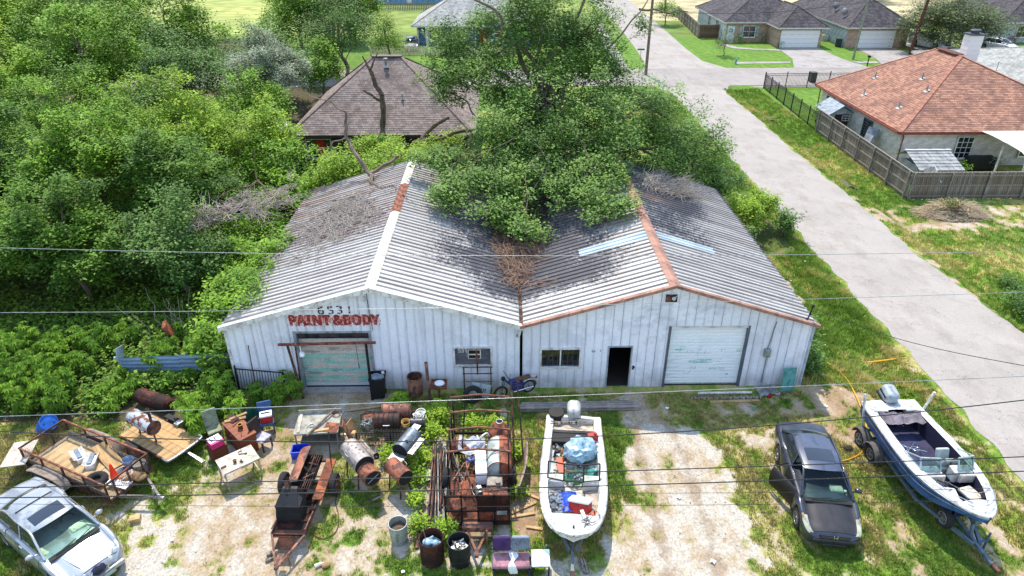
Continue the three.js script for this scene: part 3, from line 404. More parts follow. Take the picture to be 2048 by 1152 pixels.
{
  const board = canvasTex(512, 320, (c, W, H) => { noisePaint(c, W, H, (u, v) => { const f = S(NC, u, v), n = S(NA, u, v * 2); return mulc(mixc([112, 112, 116], [84, 84, 92], n), .7 + .5 * f); }); c.strokeStyle = 'rgba(205,205,212,.95)'; c.lineWidth = 6; c.font = '84px sans-serif'; c.strokeText('531', 44, 96); c.lineWidth = 3; c.beginPath(); c.moveTo(175, 20); c.lineTo(170, 190); c.stroke(); });
  const w = window2(shopL, -1.9, -.42, 1.05, 1.98, ZF + .02, M.black), g = fin(new THREE.PlaneGeometry(1.36, .81)).translate(-1.16, 1.515, ZF - .026);
  part('plywood_cover', g, mat(0xffffff, .9, 0, { map: board }), w, { uv: 0 }); part('vent_opening', [box(.5, .42, .02, -1.1, 1.6, ZF - .02)], M.cream, w); part('vent_pane', [box(.42, .15, .02, -1.1, 1.7, ZF - .012)], M.black, w); part('vent_pane', [box(.42, .14, .02, -1.1, 1.49, ZF - .012)], M.black, w);
  const w2 = window2(shopR, 1.38, 2.95, .95, 1.9, ZF + .04, M.black), bm = mat(0x6a6058, .9, 0, { map: TX.grime });
  part('pane', box(.68, .8, .01, 1.79, 1.425, ZF - .01), M.pane, w2); part('pane', box(.68, .8, .01, 2.54, 1.425, ZF - .01), M.pane, w2); part('mullion', box(.05, .82, .06, 2.165, 1.425, ZF + .02), M.whitep, w2);
  const bars = []; for (let i = 0; i < 8; i++) { const x = 1.5 + i * .19; if (Math.abs(x - 2.165) > .06) bars.push(rod([x, 1.04, ZF + .005], [x, 1.8, ZF + .005], .008)); } for (const x of [1.8, 2.5]) bars.push(tor(.09, .007, x, 1.4, ZF + .006)); part('window_bars', bars, bm, w2);
  part('door_frame', [box(.05, 1.93, .12, 3.975, .965, ZF), box(.05, 1.93, .12, 4.865, .965, ZF), box(.94, .05, .12, 4.42, 1.925, ZF + .002)], gr(0xaab2b8, .6), shopR);
  part('open_door', tf(geo([box(.86, 1.88, .04, .43, .96, 0)], 1), 4.0, 0, ZF - .06, 0, 1.5, 0), M.white2, shopR); part('door_latch', [box(.05, .16, .06, 4.97, .95, ZF + .05), cyl(.02, .02, .08, 5.0, 1.0, ZF + .08, PI / 2)], M.black, shopR);
  part('attic_vent', [box(.42, .3, .05, 6.1, 4.02, ZF + .05)], M.rustdark, shopR); part('flood_light', [rod([6.2, 4.05, ZF + .08], [6.28, 4.2, ZF + .16], .02), cyl(.05, .07, .14, 6.18, 4.07, ZF + .14, 1.2, 0, .5)], M.white2, shopR);
  part('electric_meter', [rbox(.24, .34, .14, .02, 10.0, 1.62, ZF + .11), cyl(.09, .09, .1, 10.0, 1.68, ZF + .2, PI / 2)], gr(0x9aa59a, .5, .3), shopR); part('conduit', [rod([10.0, 1.78, ZF + .07], [10.12, 3.0, ZF + .07], .02), rod([10.03, 1.44, ZF + .07], [10.03, .2, ZF + .07], .018)], gr(0x8d949c, .5, .4), shopR);
  part('service_mast', [rod([11.35, 2.9, ZF - .15], [11.42, 3.55, ZF - .1], .03), rod([11.1, 3.0, ZF + .1], [11.42, 3.2, ZF - .1], .02), sph(.06, 11.42, 3.56, ZF - .1)], M.blackmetal, shopR);
  part('wall_light', [box(.05, .16, .06, -4.98, 4.12, ZF + .06), sph(.05, -4.98, 4.06, ZF + .1)], M.white2, shopL); part('wall_conduit', rod([-4.9, 4.4, ZF + .03], [-4.82, 2.75, ZF + .03], .009), M.blackmetal, shopL);
  part('downpipe', [tub([[.66, 2.95, ZF + .1], [.62, 2.7, ZF + .12], [.56, 2.55, ZF + .2], [.5, 2.6, ZF + .26]], .055, 8)], M.white2, shopL);
  part('valley_gutter', [box(.24, .02, 13.7, .67, 2.83, -28.1), box(.015, .1, 13.7, .55, 2.88, -28.1), box(.015, .1, 13.7, .79, 2.88, -28.1)], M.rustdark, shopL);
}
// ---------- houses ----------
function slope(root, e0, e1, r1, r0, m, ex = .2, cap) {   // courses of shingles from the eave e0-e1 up to the ridge r0-r1
  const A = V(...e0), B = V(...e1), C = V(...r1), D = V(...r0), ea = B.clone().sub(A).normalize(), nrm = ea.clone().cross(D.clone().sub(A)).normalize(); if (nrm.y < 0) nrm.negate();
  const up = nrm.clone().cross(ea); if (up.y < 0) up.negate(); const H = D.clone().sub(A).dot(up), n = Math.max(2, Math.round(H / ex)), ph = rnd();
  for (let i = 0; i < n; i++) {
    const v0 = i / n, v1 = Math.min(1, (i + 1.15) / n), p = (t, s, lift) => A.clone().lerp(D, t).lerp(B.clone().lerp(C, t), s).addScaledVector(nrm, lift), a = p(v0, 0, .026), b = p(v0, 1, .026), c = p(v1, 1, .004), d = p(v1, 0, .004), a2 = p(v0, 0, .0), b2 = p(v0, 1, .0);
    const tri = [[a, b, c], [a, c, d], [a2, b2, b], [a2, b, a]], uv = tri.map((t) => t.map((q) => { const w = q.clone().sub(A); return [w.dot(ea) / 7.8 + ph, (i + (q === c || q === d ? .98 : .02)) / 32 + ph]; }));
    part('shingle_course', soup(tri.map((t) => t.map((q) => q.toArray())), uv), m, root, { uv: 0 });
  }
}
function hip(root, x0, x1, z0, z1, ye, r0, r1, m, capm, ex = .2, sides = 'nlrf') {   // z0 is the near side; r0 the near or left end of the ridge
  const roof = part('roof_deck', [soup([...quad([x0, ye - .01, z0], [x1, ye - .01, z0], [x1, ye - .01, z1], [x0, ye - .01, z1])])], M.white2, root), alongZ = Math.abs(r0[2] - r1[2]) > Math.abs(r0[0] - r1[0]), nl = [x0, ye, z0], nr = [x1, ye, z0], fl = [x0, ye, z1], fr = [x1, ye, z1];
  if (alongZ) { if (sides.includes('n')) slope(roof, nl, nr, r0, r0, m, ex); if (sides.includes('l')) slope(roof, fl, nl, r0, r1, m, ex); if (sides.includes('r')) slope(roof, nr, fr, r1, r0, m, ex); if (sides.includes('f')) slope(roof, fr, fl, r1, r1, m, ex); }
  else { if (sides.includes('n')) slope(roof, nl, nr, r1, r0, m, ex); if (sides.includes('l')) slope(roof, fl, nl, r0, r0, m, ex); if (sides.includes('r')) slope(roof, nr, fr, r1, r1, m, ex); if (sides.includes('f')) slope(roof, fr, fl, r0, r1, m, ex); }
  const up = (p, d = .03) => [p[0], p[1] + d, p[2]], hips = alongZ ? [[nl, r0], [nr, r0], [fl, r1], [fr, r1], [r0, r1]] : [[nl, r0], [nr, r1], [fl, r0], [fr, r1], [r0, r1]];
  for (const [a, b] of hips) part('hip_cap', bar(up(a), up(b), .26, .03), capm, roof);
  for (const [a, b] of [[nl, nr], [nr, fr], [fr, fl], [fl, nl]]) part('fascia', bar(up(a, -.09), up(b, -.09), .05, .17), root.userData.fascia ?? M.white2, roof);
  return roof;
}
function walls(root, x0, x1, z0, z1, h, m) { part('wall', box(x1 - x0, h, .15, (x0 + x1) / 2, h / 2, z0 - .075), m, root); part('wall', box(.15, h, z0 - z1 - .3, x0 + .075, h / 2, (z0 + z1) / 2), m, root); part('wall', box(.15, h, z0 - z1 - .3, x1 - .075, h / 2, (z0 + z1) / 2), m, root); part('wall', box(x1 - x0, h, .15, (x0 + x1) / 2, h / 2, z1 + .075), m, root); }
function pane(root, x, y, z, w, h, side, fr = M.whitep, cols = 2, rows = 2, gm = M.pane) {   // side: n faces the street in front (+z), l faces left (-x), r right
  const R = { n: 0, l: -PI / 2, r: PI / 2 }[side], at = (g) => tf(geo(g, 1), x, y, z, 0, R, 0), wd = part('window', at([box(w, h, .04, 0, 0, .03)]), gm, root), f = [box(.08, h + .12, .07, -w / 2 - .02, 0, .05), box(.08, h + .12, .07, w / 2 + .02, 0, .05), box(w - .04, .08, .07, 0, h / 2 + .02, .05), box(w - .04, .08, .07, 0, -h / 2 - .02, .05)];
  part('frame', at(f), fr, wd); const mu = []; for (let i = 1; i < cols; i++) mu.push(box(.03, h - .04, .03, -w / 2 + w * i / cols, 0, .065)); for (let i = 1; i < rows; i++) mu.push(box(w - .04, .035, .025, 0, -h / 2 + h * i / rows, .063)); if (mu.length) part('mullion', at(mu), fr, wd); part('sill', at([box(w + .2, .06, .14, 0, -h / 2 - .09, .07)]), fr, wd); return wd;
}
const shM = (t) => mat(0xffffff, .95, 0, { map: t });
// the brown roofed house behind the workshop
{
  const r = thingW('hip_roof_house', 'brown shingled house just behind the workshop, half hidden by the big tree', 'house', [-8.4, 0, -53]), m = shM(TX.brownsh), cap = mat(0x8a7a70, .95, 0, { map: TX.grime }), w = gr(0x4f453e, .85); r.userData.fascia = gr(0x3c352f, .8);
  walls(r, -14.3, -2.4, -47.2, -59.2, 2.36, w); hip(r, -14.9, -1.85, -46.7, -59.8, 2.4, [-9.6, 6.45, -53.2], [-7.5, 6.45, -53.2], m, cap, .2); delete r.userData.fascia;
  const cu = pane(r, -12.9, 1.35, -47.15, 1.7, 1.3, 'n', M.white2, 1, 2); part('curtain', box(.55, 1.2, .03, -12.75, 1.38, -47.06), M.red, cu, { label: 'red curtain' });
  pane(r, -4.0, 1.3, -47.15, 1.3, 1.3, 'n', M.white2, 2, 2); pane(r, -14.33, 1.4, -53, 1.2, 1.2, 'l');
  part('flue_pipe', [cyl(.09, .09, .5, -8.5, 6.2, -52.1), cyl(.16, .16, .06, -8.5, 6.5, -52.1), cyl(.2, .12, .12, -8.5, 5.95, -52.1)], M.galv, r); part('vent_pipe', [cyl(.05, .05, .45, -7.1, 4.4, -49.4), cyl(.12, .08, .06, -7.1, 4.25, -49.4)], M.galv, r); part('vent_pipe', [cyl(.05, .05, .35, -5.6, 4.1, -49.6)], M.white2, r);
  part('ridge_vent', box(2.2, .07, .5, -8.55, 6.5, -53.2), cap, r);
}
// the red roofed brick house beyond the road
{
  const r = thingW('red_roof_house', 'white brick house with a red shingled hip roof and white chimney', 'house', [35.4, 0, -53.5]), m = shM(TX.redsh), cap = mat(0xb07a66, .95, 0, { map: TX.grime }); r.userData.fascia = gr(0x8a3f2c, .7);
  walls(r, 28.2, 43, -46.7, -60.3, 2.55, M.whitebrick); hip(r, 27.65, 43.4, -46.15, -60.8, 2.6, [35.4, 6.2, -54], [35.4, 6.2, -57.2], m, cap, .19); delete r.userData.fascia;
  part('ridge_vent', box(.7, .07, 2.6, 35.4, 6.26, -55.6), gr(0x6a4136, .9), r);
  pane(r, 32.75, 1.35, -46.65, 1.1, 1.5, 'n', M.whitep, 3, 4); pane(r, 28.17, 1.3, -51.5, 1.2, 1.3, 'l', gr(0x59636c, .6), 1, 6); pane(r, 28.17, 1.4, -58.5, 1.2, 1.3, 'l'); pane(r, 37.6, 1.4, -46.65, 1.4, 1.4, 'n', M.whitep, 3, 3);
  part('gutter_pipe', [rod([28.05, 2.5, -46.5], [28.25, 2.1, -46.6], .05), rod([28.25, 2.1, -46.62], [28.25, .1, -46.62], .05)], M.rust, r); part('gutter_pipe', rod([28.05, 2.45, -60.5], [28.1, .1, -60.4], .05), M.rust, r);
  part('gutter', [box(.1, .1, 14.2, 27.6, 2.5, -53.5)], gr(0x9a4c34, .6), r);
  const ch = part('chimney', [box(1.05, 2.6, .95, 38.3, 5.9, -57.6)], M.plainw, r); part('cap', [box(1.25, .1, 1.15, 38.3, 7.24, -57.6), cyl(.3, .3, .25, 38.3, 7.4, -57.6), cyl(.42, .36, .06, 38.3, 7.55, -57.6)], gr(0x4b5560, .6, .3), ch); for (let i = 1; i < 7; i++) part('siding_board', box(1.07, .012, .97, 38.3, 4.6 + i * .36, -57.6), M.white2, ch);
  for (const [x, z] of [[30.6, -56.7], [32.2, -52.9], [31.4, -50.6], [29.2, -49.8], [28.8, -54.4]]) { const y = 2.6 + (x - 27.65) / 7.75 * 3.6; part('vent_pipe', [cyl(.05, .05, .55, x, y + .22, z), box(.4, .03, .4, x, y + .03, z, 0, 0, .43)], M.galv, r); }
}
const gable = (root, x0, x1, z0, z1, ye, yr, rm, along = 'z') => {   // simple two-slope roof of boards
  if (along === 'z') { const xm = (x0 + x1) / 2; for (const [a, b] of [[x0, xm], [x1, xm]]) { const n = 6; for (let i = 0; i < n; i++) { const za = lerp(z0, z1, i / n), zb = lerp(z0, z1, (i + 1) / n) + .01; part('roof_panel', soup([...quad([a, ye, za], [a, ye, zb], [b, yr, zb], [b, yr, za]), ...quad([a, ye - .04, za], [b, yr - .04, za], [b, yr - .04, zb], [a, ye - .04, zb]), ...quad([a, ye, za], [b, yr, za], [b, yr - .04, za], [a, ye - .04, za]), ...quad([a, ye, za], [a, ye - .04, za], [a, ye - .04, zb], [a, ye, zb])]), rm, root); } } }
};
{
  const s = thingW('garden_shed', 'small shed with a grey gable roof and a dark door behind the plank fence', 'shed', [27.5, 0, -55.2]), gm = gr(0x9aa6b0, .7);
  walls(s, 26.5, 28.15, -54.3, -56.6, 1.75, gr(0xb9bcbd, .8)); part('gable', prism([[26.5, 1.75], [28.15, 1.75], [27.32, 2.3]], -54.37, -54.3), gr(0xb4bcc4, .8), s); gable(s, 26.2, 28.45, -54.05, -56.9, 1.66, 2.4, gm);
  const d = part('door', box(1.15, 1.6, .04, 27.4, .85, -54.26), gr(0x3a2420, .8), s), w = part('window', box(.5, .36, .03, 27.7, 1.35, -54.23), M.pane, d); part('frame', [box(.56, .05, .04, 27.7, 1.55, -54.22), box(.56, .05, .04, 27.7, 1.15, -54.22), box(.05, .4, .04, 27.42, 1.35, -54.22), box(.05, .4, .04, 27.98, 1.35, -54.22), box(.03, .36, .035, 27.7, 1.35, -54.215), box(.5, .03, .035, 27.7, 1.35, -54.216)], M.whitep, w);
  const t = thingW('low_shed', 'low grey ribbed roof shed inside the fence corner', 'shed', [28.6, 0, -43.4]), lm = gr(0xa7a9a8, .8, 0, .7);
  walls(t, 27.5, 29.9, -42.5, -44.9, 1.2, gr(0xc4c8c8, .8)); for (let i = 0; i < 9; i++) { const xa = 27.2 + i * .335; part('roof_panel', soup([...quad([xa, 1.3, -42.1], [xa + .325, 1.3, -42.1], [xa + .325, 1.95, -44.2], [xa, 1.95, -44.2]), ...quad([xa + .325, 1.95, -44.2], [xa, 1.95, -44.2], [xa, 1.35, -45.3], [xa + .325, 1.35, -45.3]), ...quad([xa, 1.3, -42.1], [xa + .325, 1.3, -42.1], [xa + .325, 1.24, -42.1], [xa, 1.24, -42.1])]), lm, t); for (let j = 1; j < 6; j++) part('roof_rib', box(.326, .02, .05, xa + .163, 1.3 + .65 * j / 6 + .01, -42.1 - 2.1 * j / 6, -.3), lm, t); }
  part('ridge_board', box(3.1, .06, .14, 28.7, 1.99, -44.2), M.whitep, t); part('gable', [tf(prism([[-2.4, 1.2], [0, 1.2], [-1.3, 1.88]], 0, .05), 27.5, 0, -42.5, 0, PI / 2, 0).translate(0, 0, 0)], gr(0xc4c8c8, .8), t);
  const c = thingW('patio_cover', 'cream metal patio cover on white posts at the red roofed house', 'patio cover', [35.6, 0, -43.8]);
  for (let i = 0; i < 12; i++) { const xa = 33.4 + i * .4, P = [[-46.4, 2.62], [-45, 2.66], [-43, 2.6], [-42, 2.52], [-41.45, 2.36], [-41.3, 2.15]]; part('roof_panel', sheet(P.map(([z, y]) => [[xa, y, z], [xa + .02, y + .03, z], [xa + .38, y + .03, z], [xa + .395, y, z]])), M.cream, c); }
  for (const [x, z] of [[33.6, -41.6], [33.6, -44], [36, -41.6], [38, -41.6]]) part('post', box(.09, 2.3, .09, x, 1.15, z), M.whitep, c);
  const g = thingW('covered_grill', 'black covered grill standing against the white brick wall', 'grill', [34.0, 0, -45.6]); part('cover', rbox(1.9, .9, .7, .08, 33.6, .55, -45.7), M.black, g); for (const x of [32.8, 34.4]) part('leg', box(.08, .12, .5, x, .05, -45.7), M.blackmetal, g);
  const p = thingW('leaning_boards', 'grey panels leaning by the wall behind the plank fence', 'panel', [27.6, 0, -49.6]); part('board', box(.06, 1.9, 1.0, 27.55, .95, -49.7, 0, .3, -.25), gr(0x8f98a2, .7), p); part('board', box(.05, 1.5, .7, 27.2, .75, -49.4, 0, .3, -.35), gr(0xb3b9be, .7), p);
}
// plank fence, one mesh for each board
reseed(31);
function plankFence(label, ax, az, bx, bz, bm, railm, backs, h = 1.8, w = .138) {
  const L = Math.hypot(bx - ax, bz - az), n = Math.round(L / w), ang = Math.atan2(-(bz - az), bx - ax), f = thing('plank_fence', label, 'fence', [ax, 0, az], ang, 'weathered plank fences'), gs = [0, 1, 2, 3].map((k) => geo(prism([[0, .03], [w - .008, .03], [w - .008, h - .012 * k], [w / 2, h + .006 * (k % 2)], [0, h - .01 * k]], -.011, .011).translate(0, 0, 0), 1)), ms = bm;
  for (let i = 0; i < n; i++) { const e = part('plank', gs[i % 4], ms[Math.floor(rnd() * ms.length)], f, { ready: true }); e.position.set(i * L / n, rr(-.03, .02), rr(-.005, .005)); e.rotation.z = rr(-.006, .006); }
  const s = backs; for (const y of [.25, .95, 1.6]) part('rail', box(L, .085, .04, L / 2, y, s * .034), railm, f); for (let x = .05; x < L; x += 2.4) part('post', box(.09, h + .02, .09, x, h / 2, s * .1), railm, f); part('cap_board', box(L + .05, .03, .1, L / 2, h + .02, s * .02), railm, f); return f;
}
const fenceM = [0xffffff, 0xe6ded2, 0xd2cabd, 0xf2ece2].map((c) => mat(c, .95, 0, { map: TX.greywood, bumpMap: TX.greywood, bumpScale: .004 }));
plankFence('long grey plank fence running beside the road at the red roofed house', 25.95, -54.95, 25.7, -40.3, fenceM, M.greywood, 1);
plankFence('grey plank fence with posts showing, facing the brush pile', 25.72, -40.28, 37.5, -40.3, fenceM.map((m) => m), M.greywood, 1);
{ // painted mark on the road side fence
  const t = canvasTex(128, 128, (c) => { c.clearRect(0, 0, 128, 128); c.fillStyle = '#d8cf9a'; c.font = 'bold 120px sans-serif'; c.fillText('S', 24, 108); }), g = fin(new THREE.PlaneGeometry(.6, .55));
  const e = mesh(g, mat(0xffffff, .9, 0, { map: t, transparent: true, alphaTest: .5 })); e.name = 'painted_letter'; e.position.set(7.2, 1.2, -.018); e.rotation.y = PI; scene.children.find((o) => o.name === 'plank_fence').add(e);
}
// black iron fence at the corner
function ironFence(label, pts, h = 1.5, sp = .14) {
  const f = thingW('iron_fence', label, 'fence', [pts[0][0], 0, pts[0][1]], 'black iron fences'), pg = box(.02, h - .08, .02, 0, h / 2, 0);
  for (let i = 0; i < pts.length - 1; i++) {
    const [ax, az] = pts[i], [bx, bz] = pts[i + 1], L = Math.hypot(bx - ax, bz - az), n = Math.round(L / sp);
    for (let k = 0; k <= n; k++) { const e = part('picket', pg, M.blackmetal, f, { ready: true }); e.position.set(lerp(ax, bx, k / n) - pts[0][0], 0, lerp(az, bz, k / n) - pts[0][1]); }
    for (const y of [.15, h - .25, h - .08]) part('rail', bar([ax, y, az], [bx, y, bz], .03, .035), M.blackmetal, f); const m = Math.round(L / 2.3); for (let k = 0; k <= m; k++) part('post', box(.075, h + .12, .075, lerp(ax, bx, k / m), (h + .12) / 2, lerp(az, bz, k / m)), M.blackmetal, f);
  }
}
ironFence('black iron picket fence down the grass verge by the road', [[26.65, -70.1], [25.95, -55.1]]);
ironFence('black iron picket fence along the cross street', [[26.75, -70.3], [33.4, -70.5], [41, -70.6]]);
// houses across the cross street
function garageDoor(r, x0, x1, z, h = 2.15) { const d = part('garage_door', box(x1 - x0, h, .06, (x0 + x1) / 2, h / 2, z), M.white2, r); for (let j = 0; j < 4; j++) part('panel', box(x1 - x0 - .1, h / 4 - .05, .03, (x0 + x1) / 2, h * (j + .5) / 4, z + .04), M.plainw, d); return d; }
{
  const m = shM(TX.darksh), cap = mat(0x57524f, .95, 0, { map: TX.grime });
  const r = thingW('brick_house', 'brick house with a dark hip roof on the street corner beside the fire hydrant', 'house', [36, 0, -103], 'brick houses across the street');
  walls(r, 30.3, 41.8, -96.8, -111.5, 2.55, gr(0xdfe3e2, .8)); walls(r, 35.9, 41.6, -92.5, -96.7, 2.45, M.brick); part('front_wall', box(5.5, 2.5, .12, 33.05, 1.25, -96.7), M.brick, r);
  hip(r, 29.8, 42.4, -96.3, -112, 2.6, [36.1, 6.0, -102.5], [36.1, 6.0, -106], m, cap, .26); const gw = hip(r, 35.5, 42.15, -91.9, -100, 2.52, [38.8, 4.75, -95.3], [38.8, 4.75, -100], m, cap, .26, 'nlr');
  garageDoor(r, 36.15, 41.2, -92.42); pane(r, 33.4, 1.35, -96.62, 1.6, 1.4, 'n', M.whitep, 2, 2); part('shutter', box(.35, 1.4, .05, 32.3, 1.35, -96.6), gr(0xa6b8b4, .7), r); part('shutter', box(.35, 1.4, .05, 34.5, 1.35, -96.6), gr(0xa6b8b4, .7), r); const d = part('front_door', box(.95, 2.05, .06, 30.95, 1.03, -96.62), gr(0xdfe8ea, .6), r); part('wreath', tor(.2, .05, 30.95, 1.5, -96.56), M.green, d);
  pane(r, 30.27, 1.5, -101, .7, 1.3, 'l'); pane(r, 30.27, 1.5, -105, .7, 1.3, 'l'); part('lamp', sph(.13, 41.45, 2.1, -92.3), M.cream, r);
  const b = thingW('brick_house', 'brick house with satellite dishes on its dark roof, next to the big street tree', 'house', [48.5, 0, -103], 'brick houses across the street');
  walls(b, 44.7, 52.6, -92.3, -112.5, 2.5, gr(0xd7dfe2, .8)); part('front_wall', box(8.0, 2.45, .12, 48.65, 1.22, -92.2), M.brick, b); garageDoor(b, 46.3, 50.9, -92.1); hip(b, 44.2, 53.2, -91.5, -113, 2.6, [48.7, 5.6, -96.5], [48.7, 5.6, -108], m, cap, .26);
  for (const [x, z] of [[45.6, -99], [45.2, -95.3]]) { const y = 2.6 + (x - 44.2) / 4.5 * 3; part('satellite_dish', [sph(.42, x, y + .75, z, 1, 1, .3), rod([x, y, z], [x, y + .7, z - .05], .03), rod([x, y + .6, z], [x - .3, y + .9, z + .4], .02)], M.galv, b); }
  const c = thingW('blue_roof_house', 'pale house with a slate blue roof at the end of the street', 'house', [72, 0, -103]); walls(c, 67.5, 80, -95.8, -110, 2.6, gr(0xc4d2da, .8)); hip(c, 66.4, 81, -95, -111, 2.65, [73.5, 6.4, -101], [73.5, 6.4, -104], shM(TX.darksh), cap, .3); pane(c, 70, 1.4, -95.7, 1.6, 1.4, 'n');
  const e = thingW('grey_roof_house', 'house with a light grey shingled roof beside the red roofed house', 'house', [52, 0, -66]); walls(e, 44.6, 60, -56.3, -75, 2.5, M.whitebrick); hip(e, 44, 60.6, -55.7, -75.6, 2.6, [52.2, 4.5, -64], [52.2, 4.5, -67.5], shM(TX.greysh), gr(0xa8a8a2, .9), .22); part('pipe', [rod([44.9, 2.8, -63], [44.9, 4.0, -63], .03)], M.galv, e);
}
// houses far behind, in the middle and left
{
  const tan = shM(TX.greysh), r = thingW('blue_house', 'blue house with a red door and pale roof beyond the picket fence', 'house', [-6, 0, -100]), bl = gr(0x5f83a3, .8), cap = gr(0xb8b0a2, .9);
  walls(r, -11, 4, -94.6, -104, 2.55, bl); hip(r, -11.6, 4.6, -93.6, -104.6, 2.6, [-6.2, 5.8, -99], [-.5, 5.8, -99], tan, cap, .28); part('porch_gable', [prism([[-3.4, 2.3], [.4, 2.3], [-1.5, 3.9]], -93.5, -93.3), box(4.3, .08, 1.6, -1.5, 2.35, -93.6)], bl, r); for (const x of [-3.3, .3]) part('porch_post', box(.16, 2.3, .16, x, 1.15, -93), M.whitep, r);
  part('porch_roof', [soup([...quad([-3.8, 2.35, -92.8], [-3.8, 2.35, -97], [-1.5, 4.1, -97], [-1.5, 4.1, -92.8]), ...quad([.8, 2.35, -92.8], [-1.5, 4.1, -92.8], [-1.5, 4.1, -97], [.8, 2.35, -97])])], cap, r); part('front_door', box(1, 2.05, .06, -2.4, 1.03, -94.55), gr(0xb23b2e, .6), r); part('front_door', box(.5, 2.0, .06, -.2, 1.03, -94.55), gr(0xb23b2e, .6), r); pane(r, -8.6, 1.4, -94.55, 1.6, 1.5, 'n'); pane(r, -5.3, 1.4, -94.55, 1.2, 1.5, 'n'); part('corner_board', box(.2, 2.5, .2, -10.9, 1.25, -94.6), M.whitep, r); part('bay', box(.4, 2.4, .15, -9.7, 1.2, -94.5), M.whitep, r);
  const far = (x, z, w, label, wc, rt) => { const h = thingW('far_house', label, 'house', [x, 0, z], 'houses far behind'); walls(h, x - w / 2, x + w / 2, z, z - 10, 2.8, gr(wc, .8)); hip(h, x - w / 2 - .5, x + w / 2 + .5, z + .5, z - 10.5, 2.85, [x - w / 4, 6, z - 5], [x + w / 4, 6, z - 5], shM(rt), cap, .5); for (const k of [-.3, .3]) pane(h, x + k * w, 1.5, z + .02, 1.3, 1.3, 'n'); part('front_door', box(1, 2.1, .06, x, 1.05, z + .03), M.whitep, h); };
  far(-17, -137, 13, 'light blue house far behind, at the top left of the blue house', 0x6f9fc8, TX.greysh); far(-2, -138, 9, 'violet blue house far behind the blue house with red door', 0x3f3f9a, TX.greysh); far(-76, -136, 16, 'grey roofed house far behind the woods', 0xb9b4aa, TX.greysh); far(34, -150, 12, 'low tan house far along the dry field', 0xd8cdb6, TX.brownsh);
}
function picket(label, ax, az, bx, bz, m, h, sp, w) { const L = Math.hypot(bx - ax, bz - az), n = Math.min(130, Math.round(L / sp)), f = thing('picket_fence', label, 'fence', [ax, 0, az], Math.atan2(-(bz - az), bx - ax), 'picket fences'), g = geo(prism([[-w / 2, .05], [w / 2, .05], [w / 2, h - .08], [0, h], [-w / 2, h - .08]], -.012, .012), 1); for (let i = 0; i <= n; i++) part('picket', g, m, f, { ready: true }).position.x = L * i / n; for (const y of [.3, h - .3]) part('rail', box(L, .09, .04, L / 2, y, -.03), m, f); for (let x = 0; x <= L; x += 2.4) part('post', box(.1, h, .1, x, h / 2, -.09), m, f); return f; }
picket('tan wooden picket fence between the brown house and the blue house', -16.2, -88.4, 2, -87.2, gr(0xe6d6b4, .9), 1.15, .19, .13);
picket('grey picket fence far behind in front of the light blue house', -25, -128, -9, -128, M.greywood, 1.4, .3, .18); picket('grey picket fence far behind in front of the violet house', -5, -129, 6, -129, M.greywood, 1.4, .3, .18);
plankFence('tall pale plank fence on the corner beside the brick house', 28.9, -119, 27.5, -99.4, [mat(0xfff8ee, .95, 0, { map: TX.greywood })], M.greywood, 1, 1.8, .3); plankFence('short dark plank gate fence at the side of the brick house', 27.55, -99.4, 30.2, -99.4, [mat(0xc8a890, .95, 0, { map: TX.greywood })], M.greywood, -1, 1.8, .16);
// ---------- trees and plants ----------
reseed(41);
function spray(n, R, len, wid, droop = .3) {   // a twig's worth of separate leaves
  const t = []; for (let i = 0; i < n; i++) {
    const p = V(rr(-1, 1), rr(-1, 1), rr(-1, 1)).multiplyScalar(R), a = rr(0, 6.28), d = V(Math.cos(a), rr(-droop, .35), Math.sin(a)).normalize(), s = V(-Math.sin(a), rr(-.5, .5), Math.cos(a)).normalize(), l = len * rr(.7, 1.3), w = wid * rr(.7, 1.3), q = p.clone().addScaledVector(d, l), m = p.clone().addScaledVector(d, l * .45); m.y -= w * .25;
    const A = m.clone().addScaledVector(s, w), B = m.clone().addScaledVector(s, -w); A.y += w * .4; B.y += w * .4; t.push([p.toArray(), A.toArray(), q.toArray()], [p.toArray(), q.toArray(), B.toArray()]);
  } return soup(t);
}
function palmate(n, len, wid) { const t = []; for (let i = 0; i < n; i++) { const a = (i / n - .5) * 5.2 + rr(-.1, .1), l = len * (1 - .35 * Math.abs(i / (n - 1) - .5) * 2) * rr(.9, 1.1), d = [Math.sin(a), Math.cos(a)], s = [Math.cos(a), -Math.sin(a)], m = [d[0] * l * .5, .04 * l, d[1] * l * .5], tip = [d[0] * l, -.28 * l, d[1] * l]; t.push([[0, 0, 0], [m[0] + s[0] * wid, m[1] + wid * .3, m[2] + s[1] * wid], tip], [[0, 0, 0], tip, [m[0] - s[0] * wid, m[1] + wid * .3, m[2] - s[1] * wid]]); } return soup(t); }
const LEAF = { oak: spray(20, .31, .145, .042), fine: spray(18, .28, .13, .034), broad: spray(20, .33, .155, .045, .5), weed: palmate(8, .22, .03), tiny: spray(14, .17, .10, .03) };
const leafM = phys(0xffffff, .6, { transmission: .2, thickness: 0, specularIntensity: .35 });
